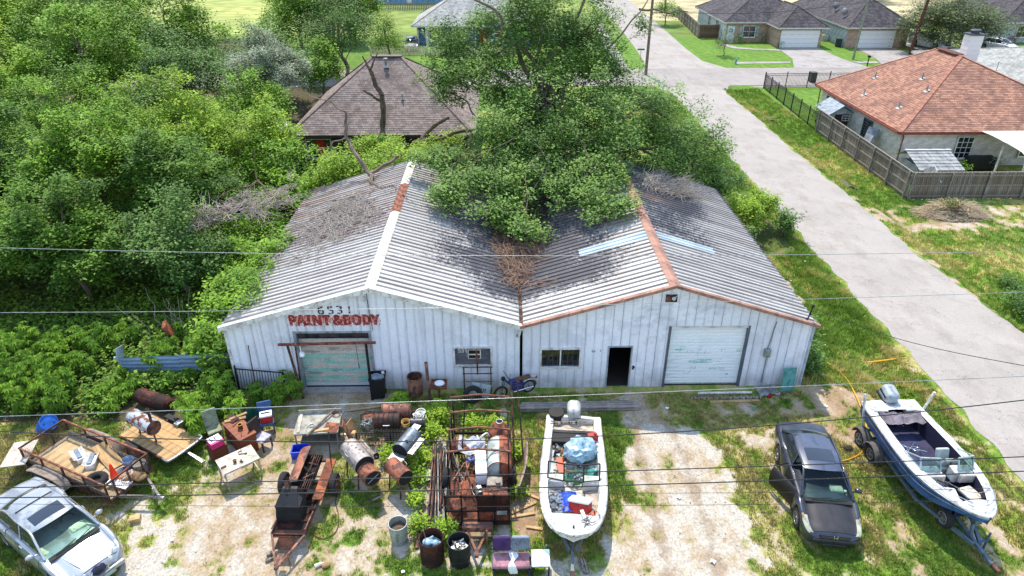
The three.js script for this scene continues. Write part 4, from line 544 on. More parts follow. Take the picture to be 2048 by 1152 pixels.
function limb(p, q, r0, r1, bend = .12, n = 5) {   // a tapered, crooked branch
  const a = V(...p), b = V(...q), L = a.distanceTo(b), pts = [], rs = []; for (let i = 0; i <= n; i++) { const t = i / n, k = Math.sin(t * PI) * bend * L; const c = a.clone().lerp(b, t); if (i && i < n) c.add(V(rr(-k, k), rr(-k, k) * .6, rr(-k, k))); pts.push(c); rs.push(lerp(r0, r1, t)); }
  const cv = new THREE.CatmullRomCurve3(pts), N = n * 3, P = []; const fr = cv.computeFrenetFrames(N, false), M_ = r0 > .08 ? 9 : 5;
  for (let i = 0; i <= N; i++) { const c = cv.getPoint(i / N), r = lerp(r0, r1, i / N) * (1 + .12 * Math.sin(i * 2.1)); P.push(Array.from({ length: M_ + 1 }, (_, j) => { const th = j / M_ * PI * 2; return c.clone().addScaledVector(fr.normals[i], Math.cos(th) * r).addScaledVector(fr.binormals[i], Math.sin(th) * r).toArray(); })); }
  const Lm = L * .5; return { g: sheet(P, (i, j) => [j / M_ * Math.max(.2, r0 * 6), i / N * Lm]), cv };
}
let leafCount = 0;
function crown(parent, blobs, o) {   // blobs: [x, y, z, rx, ry, rz]; leaves gather in clumps spread through each blob
  const { leaf = LEAF.oak, dens = 42, c0 = [.045, .11, .015], c1 = [.12, .22, .03], size = 1, clump = .3, twigs, name = 'crown', flat = .55 } = o, list = [];
  for (const [bx, by, bz, rx, ry = rx * .8, rz = rx] of blobs) {
    const R = (rx + ry + rz) / 3, k = Math.max(5, Math.round(9 * R)), per = Math.round(dens * R * R / k * 1.6 / (size * size));
    for (let i = 0; i < k; i++) {
      const u = rr(-.75, 1), a = rr(0, 6.28), s = Math.sqrt(1 - u * u), rad = rr(.45, 1), c = [bx + Math.cos(a) * s * rx * rad, by + u * ry * rad, bz + Math.sin(a) * s * rz * rad], cr = R * clump * rr(.7, 1.3), tone = rnd();
      if (twigs && i % 2 === 0) twigs.push([[bx, by - ry * .3, bz], c]);
      for (let j = 0; j < per; j++) { const d = V(rr(-1, 1), rr(-1, 1), rr(-1, 1)); if (d.length() > 1) d.normalize(); list.push([c[0] + d.x * cr, c[1] + d.y * cr * flat, c[2] + d.z * cr, clamp(tone * .7 + rnd() * .3), size * rr(.75, 1.3)]); }
    }
  }
  const im = new THREE.InstancedMesh(leaf, leafM, list.length), mm = new THREE.Matrix4(), q = new THREE.Quaternion(), e = new THREE.Euler(), cc = new THREE.Color();
  list.forEach(([x, y, z, t, s], i) => { im.setMatrixAt(i, mm.compose(V(x, y, z), q.setFromEuler(e.set(rr(-.4, .4), rr(0, 6.28), rr(-.4, .4))), V(s, s, s))); const c = mixc(c0, c1, t); im.setColorAt(i, cc.setRGB(...mulc(c, rr(.85, 1.15)))); });
  im.name = name; im.castShadow = im.receiveShadow = true; im.userData.kind = 'stuff'; parent.add(im); leafCount += list.length; return im;
}
function tree(name, label, x, z, h, r, o = {}) {   // a trunk, limbs and a crown of several blobs
  const t = thing(name, label, 'tree', [x, 0, z], 0, o.group), blobs = o.blobs ?? [], n = o.n ?? 7; t.rotation.y = 0;
  if (!o.blobs) { blobs.push([0, h - r * .62, 0, r * .62, r * .6, r * .62]); for (let i = 0; i < n; i++) { const a = i / n * 6.28 + rr(-.3, .3), d = r * rr(.5, .66), y = lerp(h * .38, h - r * .75, rnd()); blobs.push([Math.cos(a) * d, y, Math.sin(a) * d, r * rr(.38, .52), r * rr(.34, .46), r * rr(.38, .52)]); } }
  const tr = o.tr ?? h * .022, twigs = [], gs = [], top = o.top ?? [rr(-.4, .4), h * .62, rr(-.4, .4)], tk = limb([0, -.1, 0], top, tr, tr * .5, .05); gs.push(tk.g);
  crown(t, blobs, { ...o, twigs });
  for (const [bx, by, bz, br] of blobs) { const s = tk.cv.getPoint(rr(.45, .95)).toArray(), k = Math.min(1, br / 2.2) ** 1.5; gs.push(limb(s, [bx, by, bz], Math.max(.02, tr * .42 * k), Math.max(.008, tr * .12 * k)).g); }
  part('trunk', gs, o.bark ?? M.bark, t, { uv: 0 }); if (twigs.length) part('branches', twigs.filter((_, i) => i % (o.tw ?? 2) === 0).map(([a, b]) => limb(a, b, tr * .11, .008, .14, 3).g), o.bark ?? M.bark, t, { uv: 0 });
  return t;
}
function bush(name, label, x, z, h, r, o = {}) { const t = thing(name, label, o.cat ?? 'shrub', [x, o.y ?? 0, z], 0, o.group), blobs = [], n = o.n ?? 4; for (let i = 0; i < n; i++) { const a = i / n * 6.28 + rnd(), d = r * rr(.25, .55); blobs.push([Math.cos(a) * d * (o.sx ?? 1), h * rr(.4, .66), Math.sin(a) * d * (o.sz ?? 1), r * .55, h * .36, r * .55]); } crown(t, blobs, { leaf: LEAF.fine, clump: .42, name: 'foliage', ...o }); part('stem', blobs.map((b) => limb([b[0] * .2, -.05, b[2] * .2], b.slice(0, 3), .035, .012).g), M.bark, t, { uv: 0 }); return t; }
// the big tree behind the workshop
{
  const B0 = [[2.1, 10.8, -38.5, 3.4], [-1.3, 9.8, -38.5, 2.2], [4.9, 10.7, -39.5, 2.2], [2.3, 7.8, -37, 3.7], [-1.8, 8.2, -37.5, 2.0], [6.6, 7.0, -36.5, 2.7], [9.4, 5.9, -37.2, 2.2], [11.4, 4.7, -37.3, 1.5], [.2, 6.5, -35.4, 2.5], [4.5, 6.0, -34.6, 2.7], [8.4, 4.8, -35.8, 2.0], [10.9, 3.7, -36.6, 1.5], [2.4, 5.8, -33.2, 2, 1.5], [-3.2, 7.5, -38, 1.4], [-3.0, 9.6, -38.6, 1.3], [8.0, 10.6, -40, .7], [4.2, 8.8, -40, 2.4], [.5, 11.4, -40, 2.5], [6.6, 8.6, -38.5, 1.2]];
  for (const [a, b, n, w] of [[[.4, 5.6, -33.4], [-3.0, 4.5, -28.9], 9, 1.1], [[.6, 5.5, -32.6], [-1.0, 4.4, -27.6], 9, 1.0], [[1.2, 5.2, -32], [.6, 4.0, -26.9], 8, .8], [[3.6, 5.9, -33], [4.2, 4.7, -27.2], 10, 1.0], [[4.4, 6, -33.6], [5.6, 5.2, -29.6], 6, .9], [[2.0, 5.4, -32], [2.9, 4.6, -29], 5, .8], [[0, 6, -34.6], [-4.2, 5.2, -32.2], 5, .8]]) for (let k = 0; k < n; k++) { const t = (k + .5) / n, r = rr(.55, .95) * (1.15 - .4 * t); B0.push([lerp(a[0], b[0], t) + rr(-w, w) * .8, lerp(a[1], b[1], t) + rr(-.35, .35), lerp(a[2], b[2], t) + rr(-.5, .5), r, r * .62]); }
  for (let k = 0, n0 = B0.length; k < 60; k++) { const q = B0[Math.floor(rnd() * n0)], a = rr(0, 6.28), r = rr(.3, .6), d = q[3] * rr(.95, 1.25); B0.push([q[0] + Math.cos(a) * d, q[1] + rr(-.8, .5) * q[3], q[2] + Math.sin(a) * d, r, r * .6]); }
  const B = B0.map(([x, y, z, a, b = a * .8, c = a]) => [x - 2.2, y, z + 37, a, b, c]);
  tree('oak_tree', 'huge leafy tree behind the workshop, its boughs hanging over both roofs', 2.2, -37, 12, 6, { blobs: B, tr: .42, top: [.2, 8.2, -1], dens: 48, c0: [.055, .125, .026], c1: [.25, .41, .075], tw: 2, clump: .34, leaf: LEAF.oak });
  const t2 = [[[2.2, 8.5, -38], [-2.6, 13.2, -38.5]], [[2.2, 8.6, -38], [5.6, 13.6, -39]], [[4.9, 8.2, -39], [8.2, 12.2, -40]], [[7.6, 11.4, -40], [10.4, 11.2, -40.4]], [[2.2, 5, -36.6], [.2, 4.9, -31.5]], [[.9, 5.0, -33], [-1.4, 4.4, -28.6]], [[3, 5.4, -35], [4.4, 4.8, -28.6]]]; part('bough', t2.map(([a, b], i) => limb([a[0] - 2.2, a[1], a[2] + 37], [b[0] - 2.2, b[1], b[2] + 37], i < 2 ? .15 : i < 4 ? .07 : .1, .03, .1).g), M.bark, scene.children[scene.children.length - 1], { uv: 0 });
}
// the wood to the left: each tree its own
const G1 = { c0: [.06, .155, .012], c1: [.27, .46, .03] }, G2 = { c0: [.05, .12, .022], c1: [.18, .32, .06] }, G3 = { c0: [.12, .24, .015], c1: [.40, .56, .04] }, G4 = { c0: [.035, .10, .012], c1: [.18, .33, .03] }, WG = 'trees of the wood beside the workshop';
{
  const W = [[-15.0, -28.4, 5.8, 2.4, G2], [-19.6, -28.4, 6.4, 2.9, G4], [-24.2, -28, 6.2, 2.9, G1], [-28, -29, 7, 3.2, G2], [-16.4, -33.2, 7.4, 3.2, G4], [-21, -33.8, 8.2, 3.6, G1], [-25.8, -34.8, 8.2, 3.6, G4], [-12.9, -37.5, 5.6, 2.2, G1], [-15.2, -40, 7.2, 3.2, G3], [-20, -41.5, 8.6, 3.9, G3], [-25.6, -42, 8.6, 4.2, G1], [-31.5, -42, 9.5, 4.4, G1], [-18, -49, 7, 2.8, G1], [-23.6, -51.5, 9.4, 4.2, G2], [-30.4, -52, 11, 5, G1], [-38, -50, 11, 5.2, G3], [-29, -63, 12.4, 5.2, G1], [-37.5, -64, 12.5, 5.6, G1], [-47, -66, 13, 6, G3], [-54, -78, 12, 6, G3], [-44, -82, 11, 5.4, G1], [-22, -79, 10.5, 4, G1], [-17.6, -75.5, 11, 3.6, G2], [-26, -93, 10, 4.2, G3], [-19.4, -96, 9, 4, G1], [-21.6, -66, 8, 3.4, G2], [-16.4, -63.5, 6.5, 2.4, G1]];
  const row = ['front row of the wood', 'second row of the wood', 'third row of the wood', 'fourth row of the wood', 'back row of the wood', 'trees behind the brown roofed house'], pos = ['rightmost', 'second from the right', 'third from the right', 'leftmost'], lab = W.map((w, i) => (w[4] === G2 || w[4] === G4 ? 'dark green' : w[4] === G3 ? 'bright yellow green' : 'mid green') + ' tree, ' + (i < 16 ? pos[i % 4] + ' in the ' + row[i >> 2] : i < 21 ? ['first', 'second', 'third', 'fourth', 'fifth'][i - 16] + ' from the right in the ' + row[4] : ['second', 'third', 'fourth', 'fifth', 'nearest', 'smallest'][i - 21] + ' of the ' + row[5]));
  W.forEach(([x, z, h, r, g], i) => tree('broadleaf_tree', lab[i], x, z, h, r, { ...g, group: WG, dens: z > -36 ? 46 : 34, size: z < -58 ? 1.5 : z < -46 ? 1.25 : 1, leaf: g === G2 ? LEAF.oak : LEAF.broad, n: 8 }));
  tree('pale_leaf_tree', 'silvery pale leaved tree left of the brown roofed house', -19.6, -58.5, 7.6, 3.6, { c0: [.14, .19, .09], c1: [.5, .56, .4], dens: 70, size: 1.1, leaf: LEAF.fine, n: 9 });
  tree('dark_tree', 'dense dark green tree behind the brown roofed house', -15.2, -69, 10.5, 3.2, { ...G2, dens: 34, size: 1.4 }); tree('slim_tree', 'slim bright green tree by the tan picket fence', -12.6, -81, 6.6, 2.3, { c0: [.12, .22, .02], c1: [.28, .42, .04], dens: 30, size: 1.4 });
  tree('street_tree', 'wide grey green tree spreading over the parked cars across the street', 56.6, -90, 8.6, 6.8, { c0: [.07, .11, .04], c1: [.19, .24, .09], dens: 26, size: 1.7, n: 10, tr: .3 }); tree('small_tree', 'small bushy tree on the lawn of the corner brick house', 27.4, -87, 3.1, 1.5, { c0: [.06, .10, .03], c1: [.15, .20, .07], dens: 30, leaf: LEAF.tiny, size: 1.3, tr: .06 });
  [[-78, -150, 9], [-62, -156, 8], [-46, -160, 9], [-30, -150, 8], [6, -152, 9], [52, -150, 8], [70, -140, 9], [20, -165, 8]].forEach(([x, z, h], i) => tree('distant_tree', 'far off tree, ' + ['leftmost', 'second from the left', 'third from the left', 'fourth from the left', 'behind the violet house', 'right of the dry field', 'rightmost', 'beside the far road'][i] + ' along the top edge', x, z, h, h * .55, { ...G2, dens: 16, size: 2.2, tw: 4 }));
  tree('verge_tree', 'bushy tree at the far bend of the road beside the utility pole', 25.2, -111, 4.4, 2.2, { ...G1, dens: 26, size: 1.5 });
}
// shrubs close round the workshop
{
  const SG = 'shrubs growing round the workshop', B = [[-11.2, -22.9, 2.5, 1.2, 'leafy shrub at the front left corner of the workshop'], [-11.6, -25.2, 3.3, 1.5, 'leafy shrub against the left wall, spilling over the roof edge'], [-11.7, -28, 3.4, 1.7, 'leafy shrub against the left wall, spilling over the roof edge'], [-11.9, -31, 3.6, 1.8, 'leafy shrub against the left wall, spilling over the roof edge'], [-12, -34.4, 3.8, 2, 'leafy shrub at the back left corner of the workshop'], [-9, -36.6, 4.6, 2.1, 'bright shrub behind the left shed roof'], [-5.6, -36.8, 5.2, 2.2, 'bright shrub behind the left shed roof'], [-2.6, -36.8, 4.9, 1.9, 'bright shrub behind the left shed roof'], [-8, -41.5, 4, 2.4, 'dense shrub between the workshop and the brown roofed house'], [-3.6, -42, 4, 2.5, 'dense shrub between the workshop and the brown roofed house'], [.5, -41.5, 4, 2.4, 'dense shrub between the workshop and the brown roofed house'], [6.4, -39.5, 4.2, 2.2, 'dark shrub under the big tree at the back'], [9.6, -39, 3.9, 2.1, 'dark shrub under the big tree at the back'], [12.6, -38.6, 3.6, 1.9, 'shrub at the back right corner of the workshop'], [13.3, -35, 2.7, 1.4, 'shrub against the right wall near the back corner'], [14.8, -36.4, 2.3, 1.3, 'bright shrub beside the road near the back of the workshop'], [15.9, -35.0, 1.7, .8, 'small leafy shrub at the road edge'], [12.3, -32.6, 1.9, .9, 'low shrub along the right wall'], [12.2, -21.9, 1.5, .6, 'ivy covered shrub at the front right corner of the workshop'], [12.25, -23, 2.2, .55, 'climbing shrub on the right wall']];
  B.forEach(([x, z, h, r, l], i) => bush('shrub', l, x, z, h, r, { ...(i < 5 ? G1 : i < 11 ? G3 : i > 13 && i < 16 ? G3 : G2), dens: 46, group: SG, leaf: i < 6 ? LEAF.broad : LEAF.fine, n: 5 }));
  const rv = thing('roof_vine', 'green vine creeping over the left roof edge of the workshop', 'vine', [-10.3, 2.9, -24.5]); const vb = []; for (let i = 0; i < 13; i++) vb.push([rr(-.35, .15) + Math.max(0, Math.sin(i * 1.3)) * .55, .1 + rr(0, .3), 2.4 - i * .55, rr(.35, .6), .28, .5]); crown(rv, vb, { ...G1, leaf: LEAF.fine, dens: 60, name: 'foliage', clump: .6 });
  part('stem', vb.map((b) => limb([-.5, -1, b[2]], b.slice(0, 3), .02, .008).g), M.bark, rv, { uv: 0 });
}
{ // low growth covering the floor of the wood and the strip behind the workshop
  reseed(43); const list = []; for (let i = 0; i < 9000; i++) { const back = i % 5 === 0, x = back ? rr(-11, 13) : rr(-30, -10.7), z = back ? rr(-46, -35.6) : rr(-50, -19.8); if (x > -14.5 && x < -11.2 && z > -20.9) continue; list.push([x, rr(.05, .5), z]); }
  const im = new THREE.InstancedMesh(LEAF.oak, leafM, list.length), mm = new THREE.Matrix4(), q = new THREE.Quaternion(), e = new THREE.Euler(), cc = new THREE.Color(); list.forEach((p, i) => { const s = rr(.8, 1.5); im.setMatrixAt(i, mm.compose(V(...p), q.setFromEuler(e.set(rr(-.3, .3), rr(0, 6.28), rr(-.3, .3))), V(s, s, s))); im.setColorAt(i, cc.setRGB(...mulc(mixc([.07, .16, .015], [.2, .33, .03], rnd()), rr(.85, 1.15)))); });
  im.name = 'undergrowth'; im.castShadow = im.receiveShadow = true; setUD(im, 'low leafy undergrowth on the floor of the wood and behind the workshop', 'undergrowth', null, 'stuff'); scene.add(im);
}
// tall weeds at the left front
{
  const pts = []; reseed(44); for (let i = 0; i < 84; i++) { const x = rr(-21, -10.4), z = rr(-24.6, -19.2); if (x > -14.4 && x < -11.6 && z > -21.2) continue; if (x < -15.6 && z > -19.8) continue; pts.push([x, z, x > -15.4 && z > -21.9 ? rr(.4, .75) : rr(.8, 1.7)]); }
  pts.push([-10.6, -18.7, 1.2], [-11.2, -19.6, 1.4], [-9.9, -19.5, 1.3], [-10.3, -20.4, 1.2], [-9.2, -20.5, .7], [-8.6, -20.5, .8], [-8.0, -20.7, 1.2], [-10.9, -20.9, 1.1], [-16.6, -20.2, 1], [-18.2, -20.6, 1.2], [-19.6, -19.4, 1]);
  pts.forEach(([x, z, h], i) => {
    const near = z > -19.8, t = thing('tall_weed', near ? 'bright hand leaved weed between the small trailer and the chairs' : x > -10.2 ? 'dark hand leaved weed beside the roll door' : z < -22.1 ? 'hand leaved weed behind the blue corrugated fence strip' : x < -16.5 ? 'hand leaved weed at the left edge of the overgrown patch' : 'low hand leaved weed before the blue corrugated fence strip', 'weed', [x, 0, z], 0, near ? 'weeds by the chairs' : x > -10.2 ? 'weeds by the roll door' : 'weeds in the overgrown patch'), list = [], stems = [], ns = 3 + Math.floor(rnd() * 3);
    for (let s = 0; s < ns; s++) { const a = rr(0, 6.28), tip = [Math.cos(a) * h * .32, h * rr(.75, 1), Math.sin(a) * h * .32]; stems.push(limb([0, 0, 0], tip, .016, .006, .06, 3).g); for (let k = 0; k < 14; k++) { const u = rr(.3, 1.02), b = rr(0, 6.28), d = rr(.05, .3); list.push([tip[0] * u + Math.cos(b) * d, tip[1] * u + rr(0, .08), tip[2] * u + Math.sin(b) * d, rr(.75, 1.35), b, u]); } }
    const im = new THREE.InstancedMesh(LEAF.weed, leafM, list.length), mm = new THREE.Matrix4(), q = new THREE.Quaternion(), e = new THREE.Euler(), cc = new THREE.Color(), tone = rnd(); list.forEach(([lx, ly, lz, s, b, u], k) => { im.setMatrixAt(k, mm.compose(V(lx, ly, lz), q.setFromEuler(e.set(rr(-.35, .35), b, rr(-.35, .35))), V(s, s, s))); im.setColorAt(k, cc.setRGB(...mulc(mixc(x > -11.5 && near ? [.20, .36, .03] : [.09, .20, .02], [.26, .42, .04], clamp(tone * .6 + rnd() * .4)), rr(.85, 1.15)))); });
    im.name = 'foliage'; im.userData.kind = 'stuff'; im.castShadow = im.receiveShadow = true; t.add(im); part('stem', stems, gr(0x5a6b34, .9), t, { uv: 0 }); leafCount += list.length;
  });
  // low weeds among the junk
  const lw = [[-2.45, -19.2, .9, .55], [-2.55, -18.3, .8, .5], [-2.8, -17.2, .5, .4], [-2.75, -15.4, .5, .35], [-2.6, -14.4, .55, .35], [-3.9, -17.3, .5, .5], [-3.2, -17.2, .4, .4], [-1.7, -14.2, .6, .35], [-1.2, -19.2, .4, .5], [-.4, -18.8, .4, .5], [.35, -17.6, .4, .35], [-3.0, -16.5, .35, .35], [.4, -15.8, .35, .3], [-2.8, -16.3, .5, .35], [-4.0, -20.3, .4, .4]];
  lw.forEach(([x, z, h, r]) => bush('low_weed', x < -1.9 && x > -2.6 ? 'low leafy weed clump growing along the pipe stack' : 'low weed clump between the scrap piles', x, z, h, r, { ...G3, cat: 'weed', leaf: LEAF.tiny, dens: 150, size: .8, n: 3, group: 'low weeds among the scrap' }));
  const rv = [[24.6, -27.2, .7, 1.1], [24.3, -24.6, .6, .9], [25.2, -29.2, .5, .7]]; rv.forEach(([x, z, h, r]) => bush('ditch_weed', 'dark weeds filling the ditch on the far side of the road', x, z, h, r, { ...G2, cat: 'weed', y: -.25, dens: 90, leaf: LEAF.tiny, size: 1.1, group: 'ditch weeds' }));
}
// small garden plants across the road
{
  const g = [[36.0, -91.6, .95, .5, 'clipped round shrub beside the garage of the corner brick house', G2], [32.0, -95.6, 1.1, .7, 'shrub under the front window of the corner brick house', G2], [35.2, -95.8, 1.3, .5, 'tall shrub beside the front window of the brick house', G2], [26.6, -56.4, 2.0, .8, 'leafy shrub at the end of the iron fence', G2], [34.6, -45.4, 1.1, .5, 'potted plant with white blooms at the patio', { c0: [.08, .14, .03], c1: [.5, .5, .45] }], [32.0, -44.9, .9, .4, 'green plant beside the low shed', G1], [68.5, -95, 1, .8, 'reddish shrub before the slate roofed house', { c0: [.2, .05, .04], c1: [.3, .1, .08] }], [29.0, -55.8, 1.6, .6, 'climbing plant on the fence near the garden shed', G2], [52.2, -91.8, 1.2, .6, 'shrub at the garage corner beside the white pickup', G2]];
  for (const [x, z, h, r, l, c] of g) bush('garden_shrub', l, x, z, h, r, { ...c, dens: 60, leaf: LEAF.tiny, size: 1.3, n: 3, group: 'garden shrubs' });
}
// dead wood: limbs on the roof, a bare snag, twigs and the brush pile
{
  reseed(47); const dl = (name, label, segs, m = M.dead) => { const p = segs[0][0], t = thingW(name, label, 'branch', [p[0], 0, p[2]]); part('bough', segs.map(([a, b, r0, r1]) => limb(a, b, r0, r1, .07).g), m, t, { uv: 0 }); return t; };
  dl('dead_limb', 'forked dead limb lying on the back of the left roof', [[[-6.2, 3.9, -30.4], [-6.7, 4.2, -33.6], .09, .12], [[-6.7, 4.2, -33.6], [-8.2, 5.7, -35.4], .12, .09], [[-8.2, 5.7, -35.4], [-8.1, 7.0, -35.6], .09, .06], [[-8.1, 7.0, -35.6], [-10.4, 8.0, -35.9], .055, .015], [[-6.6, 4.1, -33], [-4.6, 4.6, -30.0], .08, .03], [[-6.8, 4.3, -33.8], [-5.4, 4.7, -35.5], .1, .08], [[-6.4, 4, -31.8], [-9.6, 3.2, -29.6], .07, .02], [[-6.3, 3.9, -30.6], [-7.6, 3.7, -27.8], .06, .015], [[-8.2, 5.7, -35.4], [-9.6, 5.2, -34.4], .05, .015], [[-9.6, 3.2, -29.6], [-10.8, 3.4, -28.2], .03, .008], [[-6.3, 3.95, -31], [-8.9, 3.4, -31.2], .05, .01], [[-6.25, 3.95, -30.6], [-8.2, 3.6, -28.6], .045, .01], [[-6.4, 4.0, -31.4], [-10.0, 3.3, -31.8], .05, .01], [[-7.6, 3.7, -27.8], [-8.6, 3.5, -26.6], .02, .006], [[-4.6, 4.6, -30], [-3.9, 4.5, -28.9], .03, .01]], M.bark);
  dl('dead_snag', 'bare dead trunk standing before the brown shingled roof', [[[-7.8, 1, -44.5], [-7.7, 5.7, -44.5], .2, .17], [[-7.7, 5.7, -44.5], [-8.3, 7.3, -44.5], .17, .12], [[-8.3, 7.3, -44.5], [-7.7, 8.3, -44.4], .08, .03], [[-8.3, 7.3, -44.5], [-8.7, 8.1, -44.6], .09, .04], [[-7.7, 5.2, -44.5], [-8.8, 6.05, -44.3], .1, .06]]);
  dl('fallen_log', 'pale fallen log behind the workshop near the brown roofed house', [[[-5.6, 3.2, -42.2], [-3.4, 4.5, -43.5], .17, .11]]); dl('fallen_log', 'pale log lying level behind the workshop below the tree', [[[-5.2, 3.4, -41.8], [-1.7, 4.0, -42.4], .14, .1]]); dl('dead_bough', 'thin bare bough hanging at the wood edge over the left roof', [[[-12.4, 4.2, -33], [-9.8, 3.7, -30.4], .06, .03], [[-12.4, 4.2, -33], [-14.6, 3.8, -31], .05, .012], [[-12.4, 4.2, -33], [-12.6, 5.6, -34], .04, .01], [[-12.4, 4.2, -33], [-13.4, 3.4, -29.4], .03, .008], [[-9.8, 3.7, -30.4], [-12.4, 3.2, -28.6], .03, .008]]);
  dl('dead_sapling', 'thin bare grey stems among the weeds left of the workshop', Array.from({ length: 16 }, (_, i) => [[-15.0 + i * .2, 0, -24.6 + rr(-.5, .5)], [-15.6 + i * .28 + rr(-.7, .7), rr(1.4, 2.7), -24.8 + rr(-.7, .7)], .018, .005]), mat(0x9c9286, .95));
  const twigG = (() => { const gs = []; for (let k = 0; k < 4; k++) gs.push(limb([0, 0, 0], [rr(.3, .7), rr(0, .08), rr(-.35, .35)], .009, .003, .15, 3).g); return geo(gs, 0); })();
  const scatter = (label, n, fn, m) => { const im = new THREE.InstancedMesh(twigG, m, n), mm = new THREE.Matrix4(), q = new THREE.Quaternion(), e = new THREE.Euler(); for (let i = 0; i < n; i++) { const [x, y, z] = fn(i), s = rr(.6, 2.2); im.setMatrixAt(i, mm.compose(V(x, y, z), q.setFromEuler(e.set(rr(-.3, .3), rr(0, 6.28), rr(-.3, .3))), V(s, s, s))); } im.name = numbered('dead_twigs'); im.castShadow = im.receiveShadow = true; setUD(im, label, 'twigs', null, 'stuff'); scene.add(im); };
  const rl = (x) => 2.95 + (x + 10.3) / 5.55 * 1.62, rrf = (x) => 4.57 - (x - 6.17) / 5.45 * 1.75; const gx = () => (rnd() + rnd() + rnd()) / 1.5 - 1;
  const tw = mat(0x9c948a, .95), tg = mat(0xa89a90, .95);
  scatter('dead twigs and litter strewn over the left roof slope', 200, () => { const z = -28.9 + gx() * 4.6, x = -7.4 + gx() * 3.2; return [x, rl(x) + .07 + rnd() * .08, z]; }, tw);
  scatter('heap of dead twigs on the right roof slope', 260, () => { const x = 8.2 + gx() * 2.2, z = -32.2 - (x - 8) * .15 + gx() * 1.3; return [x, rrf(x) + .07 + rnd() * .16, z]; }, tw);
  scatter('dead leaves and twigs heaped in the valley between the roofs', 900, () => { const z = -29 + gx() * 6.5, x = .65 + gx() * 1.1; return [x, 2.98 + Math.abs(x - .65) * .29 + rnd() * .12, z]; }, mat(0x8c7260, .95));
  scatter('grey bare twigs hanging at the wood edge beside the roof', 150, () => { const a = rnd(); return [-10.6 - a * 4.4, 3.2 + rnd() * .9, -32.5 + a * 3.4 + gx() * 2.2]; }, tg);
  const bp = thing('brush_pile', 'round heap of dry cut brush in front of the plank fence', 'brush pile', [27.2, 0, -37.8]), im = new THREE.InstancedMesh(twigG, mat(0xc6b292, .95), 700), mm = new THREE.Matrix4(), q = new THREE.Quaternion(), e = new THREE.Euler(); for (let i = 0; i < 700; i++) { const a = rr(0, 6.28), d = Math.sqrt(rnd()) * 1.5, hh = .95 * (1 - (d / 1.55) ** 2), s = rr(.8, 1.7); im.setMatrixAt(i, mm.compose(V(Math.cos(a) * d * 1.1, hh * rr(.3, 1), Math.sin(a) * d * .8), q.setFromEuler(e.set(rr(-.4, .4), a + rr(-.9, .9), rr(-.5, .1), 'YXZ')), V(s, s, s))); } im.name = 'brushwood'; im.userData.kind = 'stuff'; im.castShadow = im.receiveShadow = true; bp.add(im); crown(bp, [[-.4, .75, .2, .6, .35, .5]], { c0: [.14, .17, .05], c1: [.28, .28, .1], leaf: LEAF.tiny, dens: 120, name: 'foliage' });
}
console.log('leaf sprays', leafCount);
// ---------- cars ----------
reseed(51);
function wheelParts(parent, r, w, x, y, z, o = {}) {   // axle along x; s is the outer side
  const s = o.s ?? 1, at = (g) => tf(g, x, y, z, 0, o.ry ?? 0, 0), prof = [[r * .62, -w / 2], [r * .9, -w / 2], [r * .985, -w * .36], [r, -w * .2], [r, w * .2], [r * .985, w * .36], [r * .9, w / 2], [r * .62, w / 2]];
  const ty = part('wheel', [at(lat(prof, 22, 0, 0, 0, 0, 0, PI / 2))], o.tyre ?? M.tyre, parent, { smooth: .6 }), gs = [at(cyl(r * .63, r * .63, w * .7, 0, 0, 0, 0, 0, PI / 2, 20, true)), at(cyl(r * .6, r * .6, .02, s * w * .12, 0, 0, 0, 0, PI / 2, 20)), at(tor(r * .6, .02, s * w * .44, 0, 0, 0, PI / 2, 0, 22, 5)), at(cyl(r * .16, r * .13, .06, s * w * .33, 0, 0, 0, 0, -s * PI / 2, 12))], n = o.spokes ?? 5;
  for (let i = 0; i < n; i++) { const a = i / n * PI * 2; gs.push(at(bar([s * w * .32, Math.cos(a) * r * .1, Math.sin(a) * r * .1], [s * w * .4, Math.cos(a) * r * .58, Math.sin(a) * r * .58], r * (n > 7 ? .09 : .17), .03))); }
  part('rim', gs, o.rim ?? M.rim, ty); return ty;
}
function carBody(P) {   // section of the shell at distance f from the nose, right half, bottom to centre line
  const key = (f, i) => { const S_ = P.st; if (f <= S_[0][0]) return S_[0][i]; for (let k = 0; k < S_.length - 1; k++) if (f <= S_[k + 1][0]) { const a = S_[Math.max(0, k - 1)], b = S_[k], c = S_[k + 1], d = S_[Math.min(S_.length - 1, k + 2)], t = (f - b[0]) / (c[0] - b[0]), m0 = (c[i] - a[i]) / (c[0] - a[0] || 1) * (c[0] - b[0]), m1 = (d[i] - b[i]) / (d[0] - b[0] || 1) * (c[0] - b[0]), t2 = t * t, t3 = t2 * t; return (2 * t3 - 3 * t2 + 1) * b[i] + (t3 - 2 * t2 + t) * m0 + (-2 * t3 + 3 * t2) * c[i] + (t3 - t2) * m1; } return S_[S_.length - 1][i]; };
  return (f, k) => {
    const hw = key(f, 1), yt = key(f, 2); let yb = key(f, 3), inn = 1; for (const wz of P.wheels) { const d = Math.abs(f - wz); if (d < P.ar) yb = Math.max(yb, P.wr + Math.sqrt(P.ar * P.ar - d * d)); }
    const h = yt - yb, C = [[.93, yb], [.975, yb + h * .16], [1, yb + h * .38], [1, yb + h * .58], [.975, yb + h * .78], [.90, yb + h * .925], [.72, yt - .012 - P.crown * .45], [.4, yt - P.crown * .12], [0, yt]], q = k * 8, i = Math.min(7, Math.floor(q)), t = q - i, g = (n) => C[clamp(n, 0, 8)], cr = (c) => { const a = g(i - 1)[c], b = g(i)[c], d = g(i + 1)[c], e = g(i + 2)[c]; return .5 * (2 * b + (d - a) * t + (2 * a - 5 * b + 4 * d - e) * t * t + (3 * b - a - 3 * d + e) * t * t * t); };
    return [Math.max(0, cr(0)) * hw, cr(1)];
  };
}
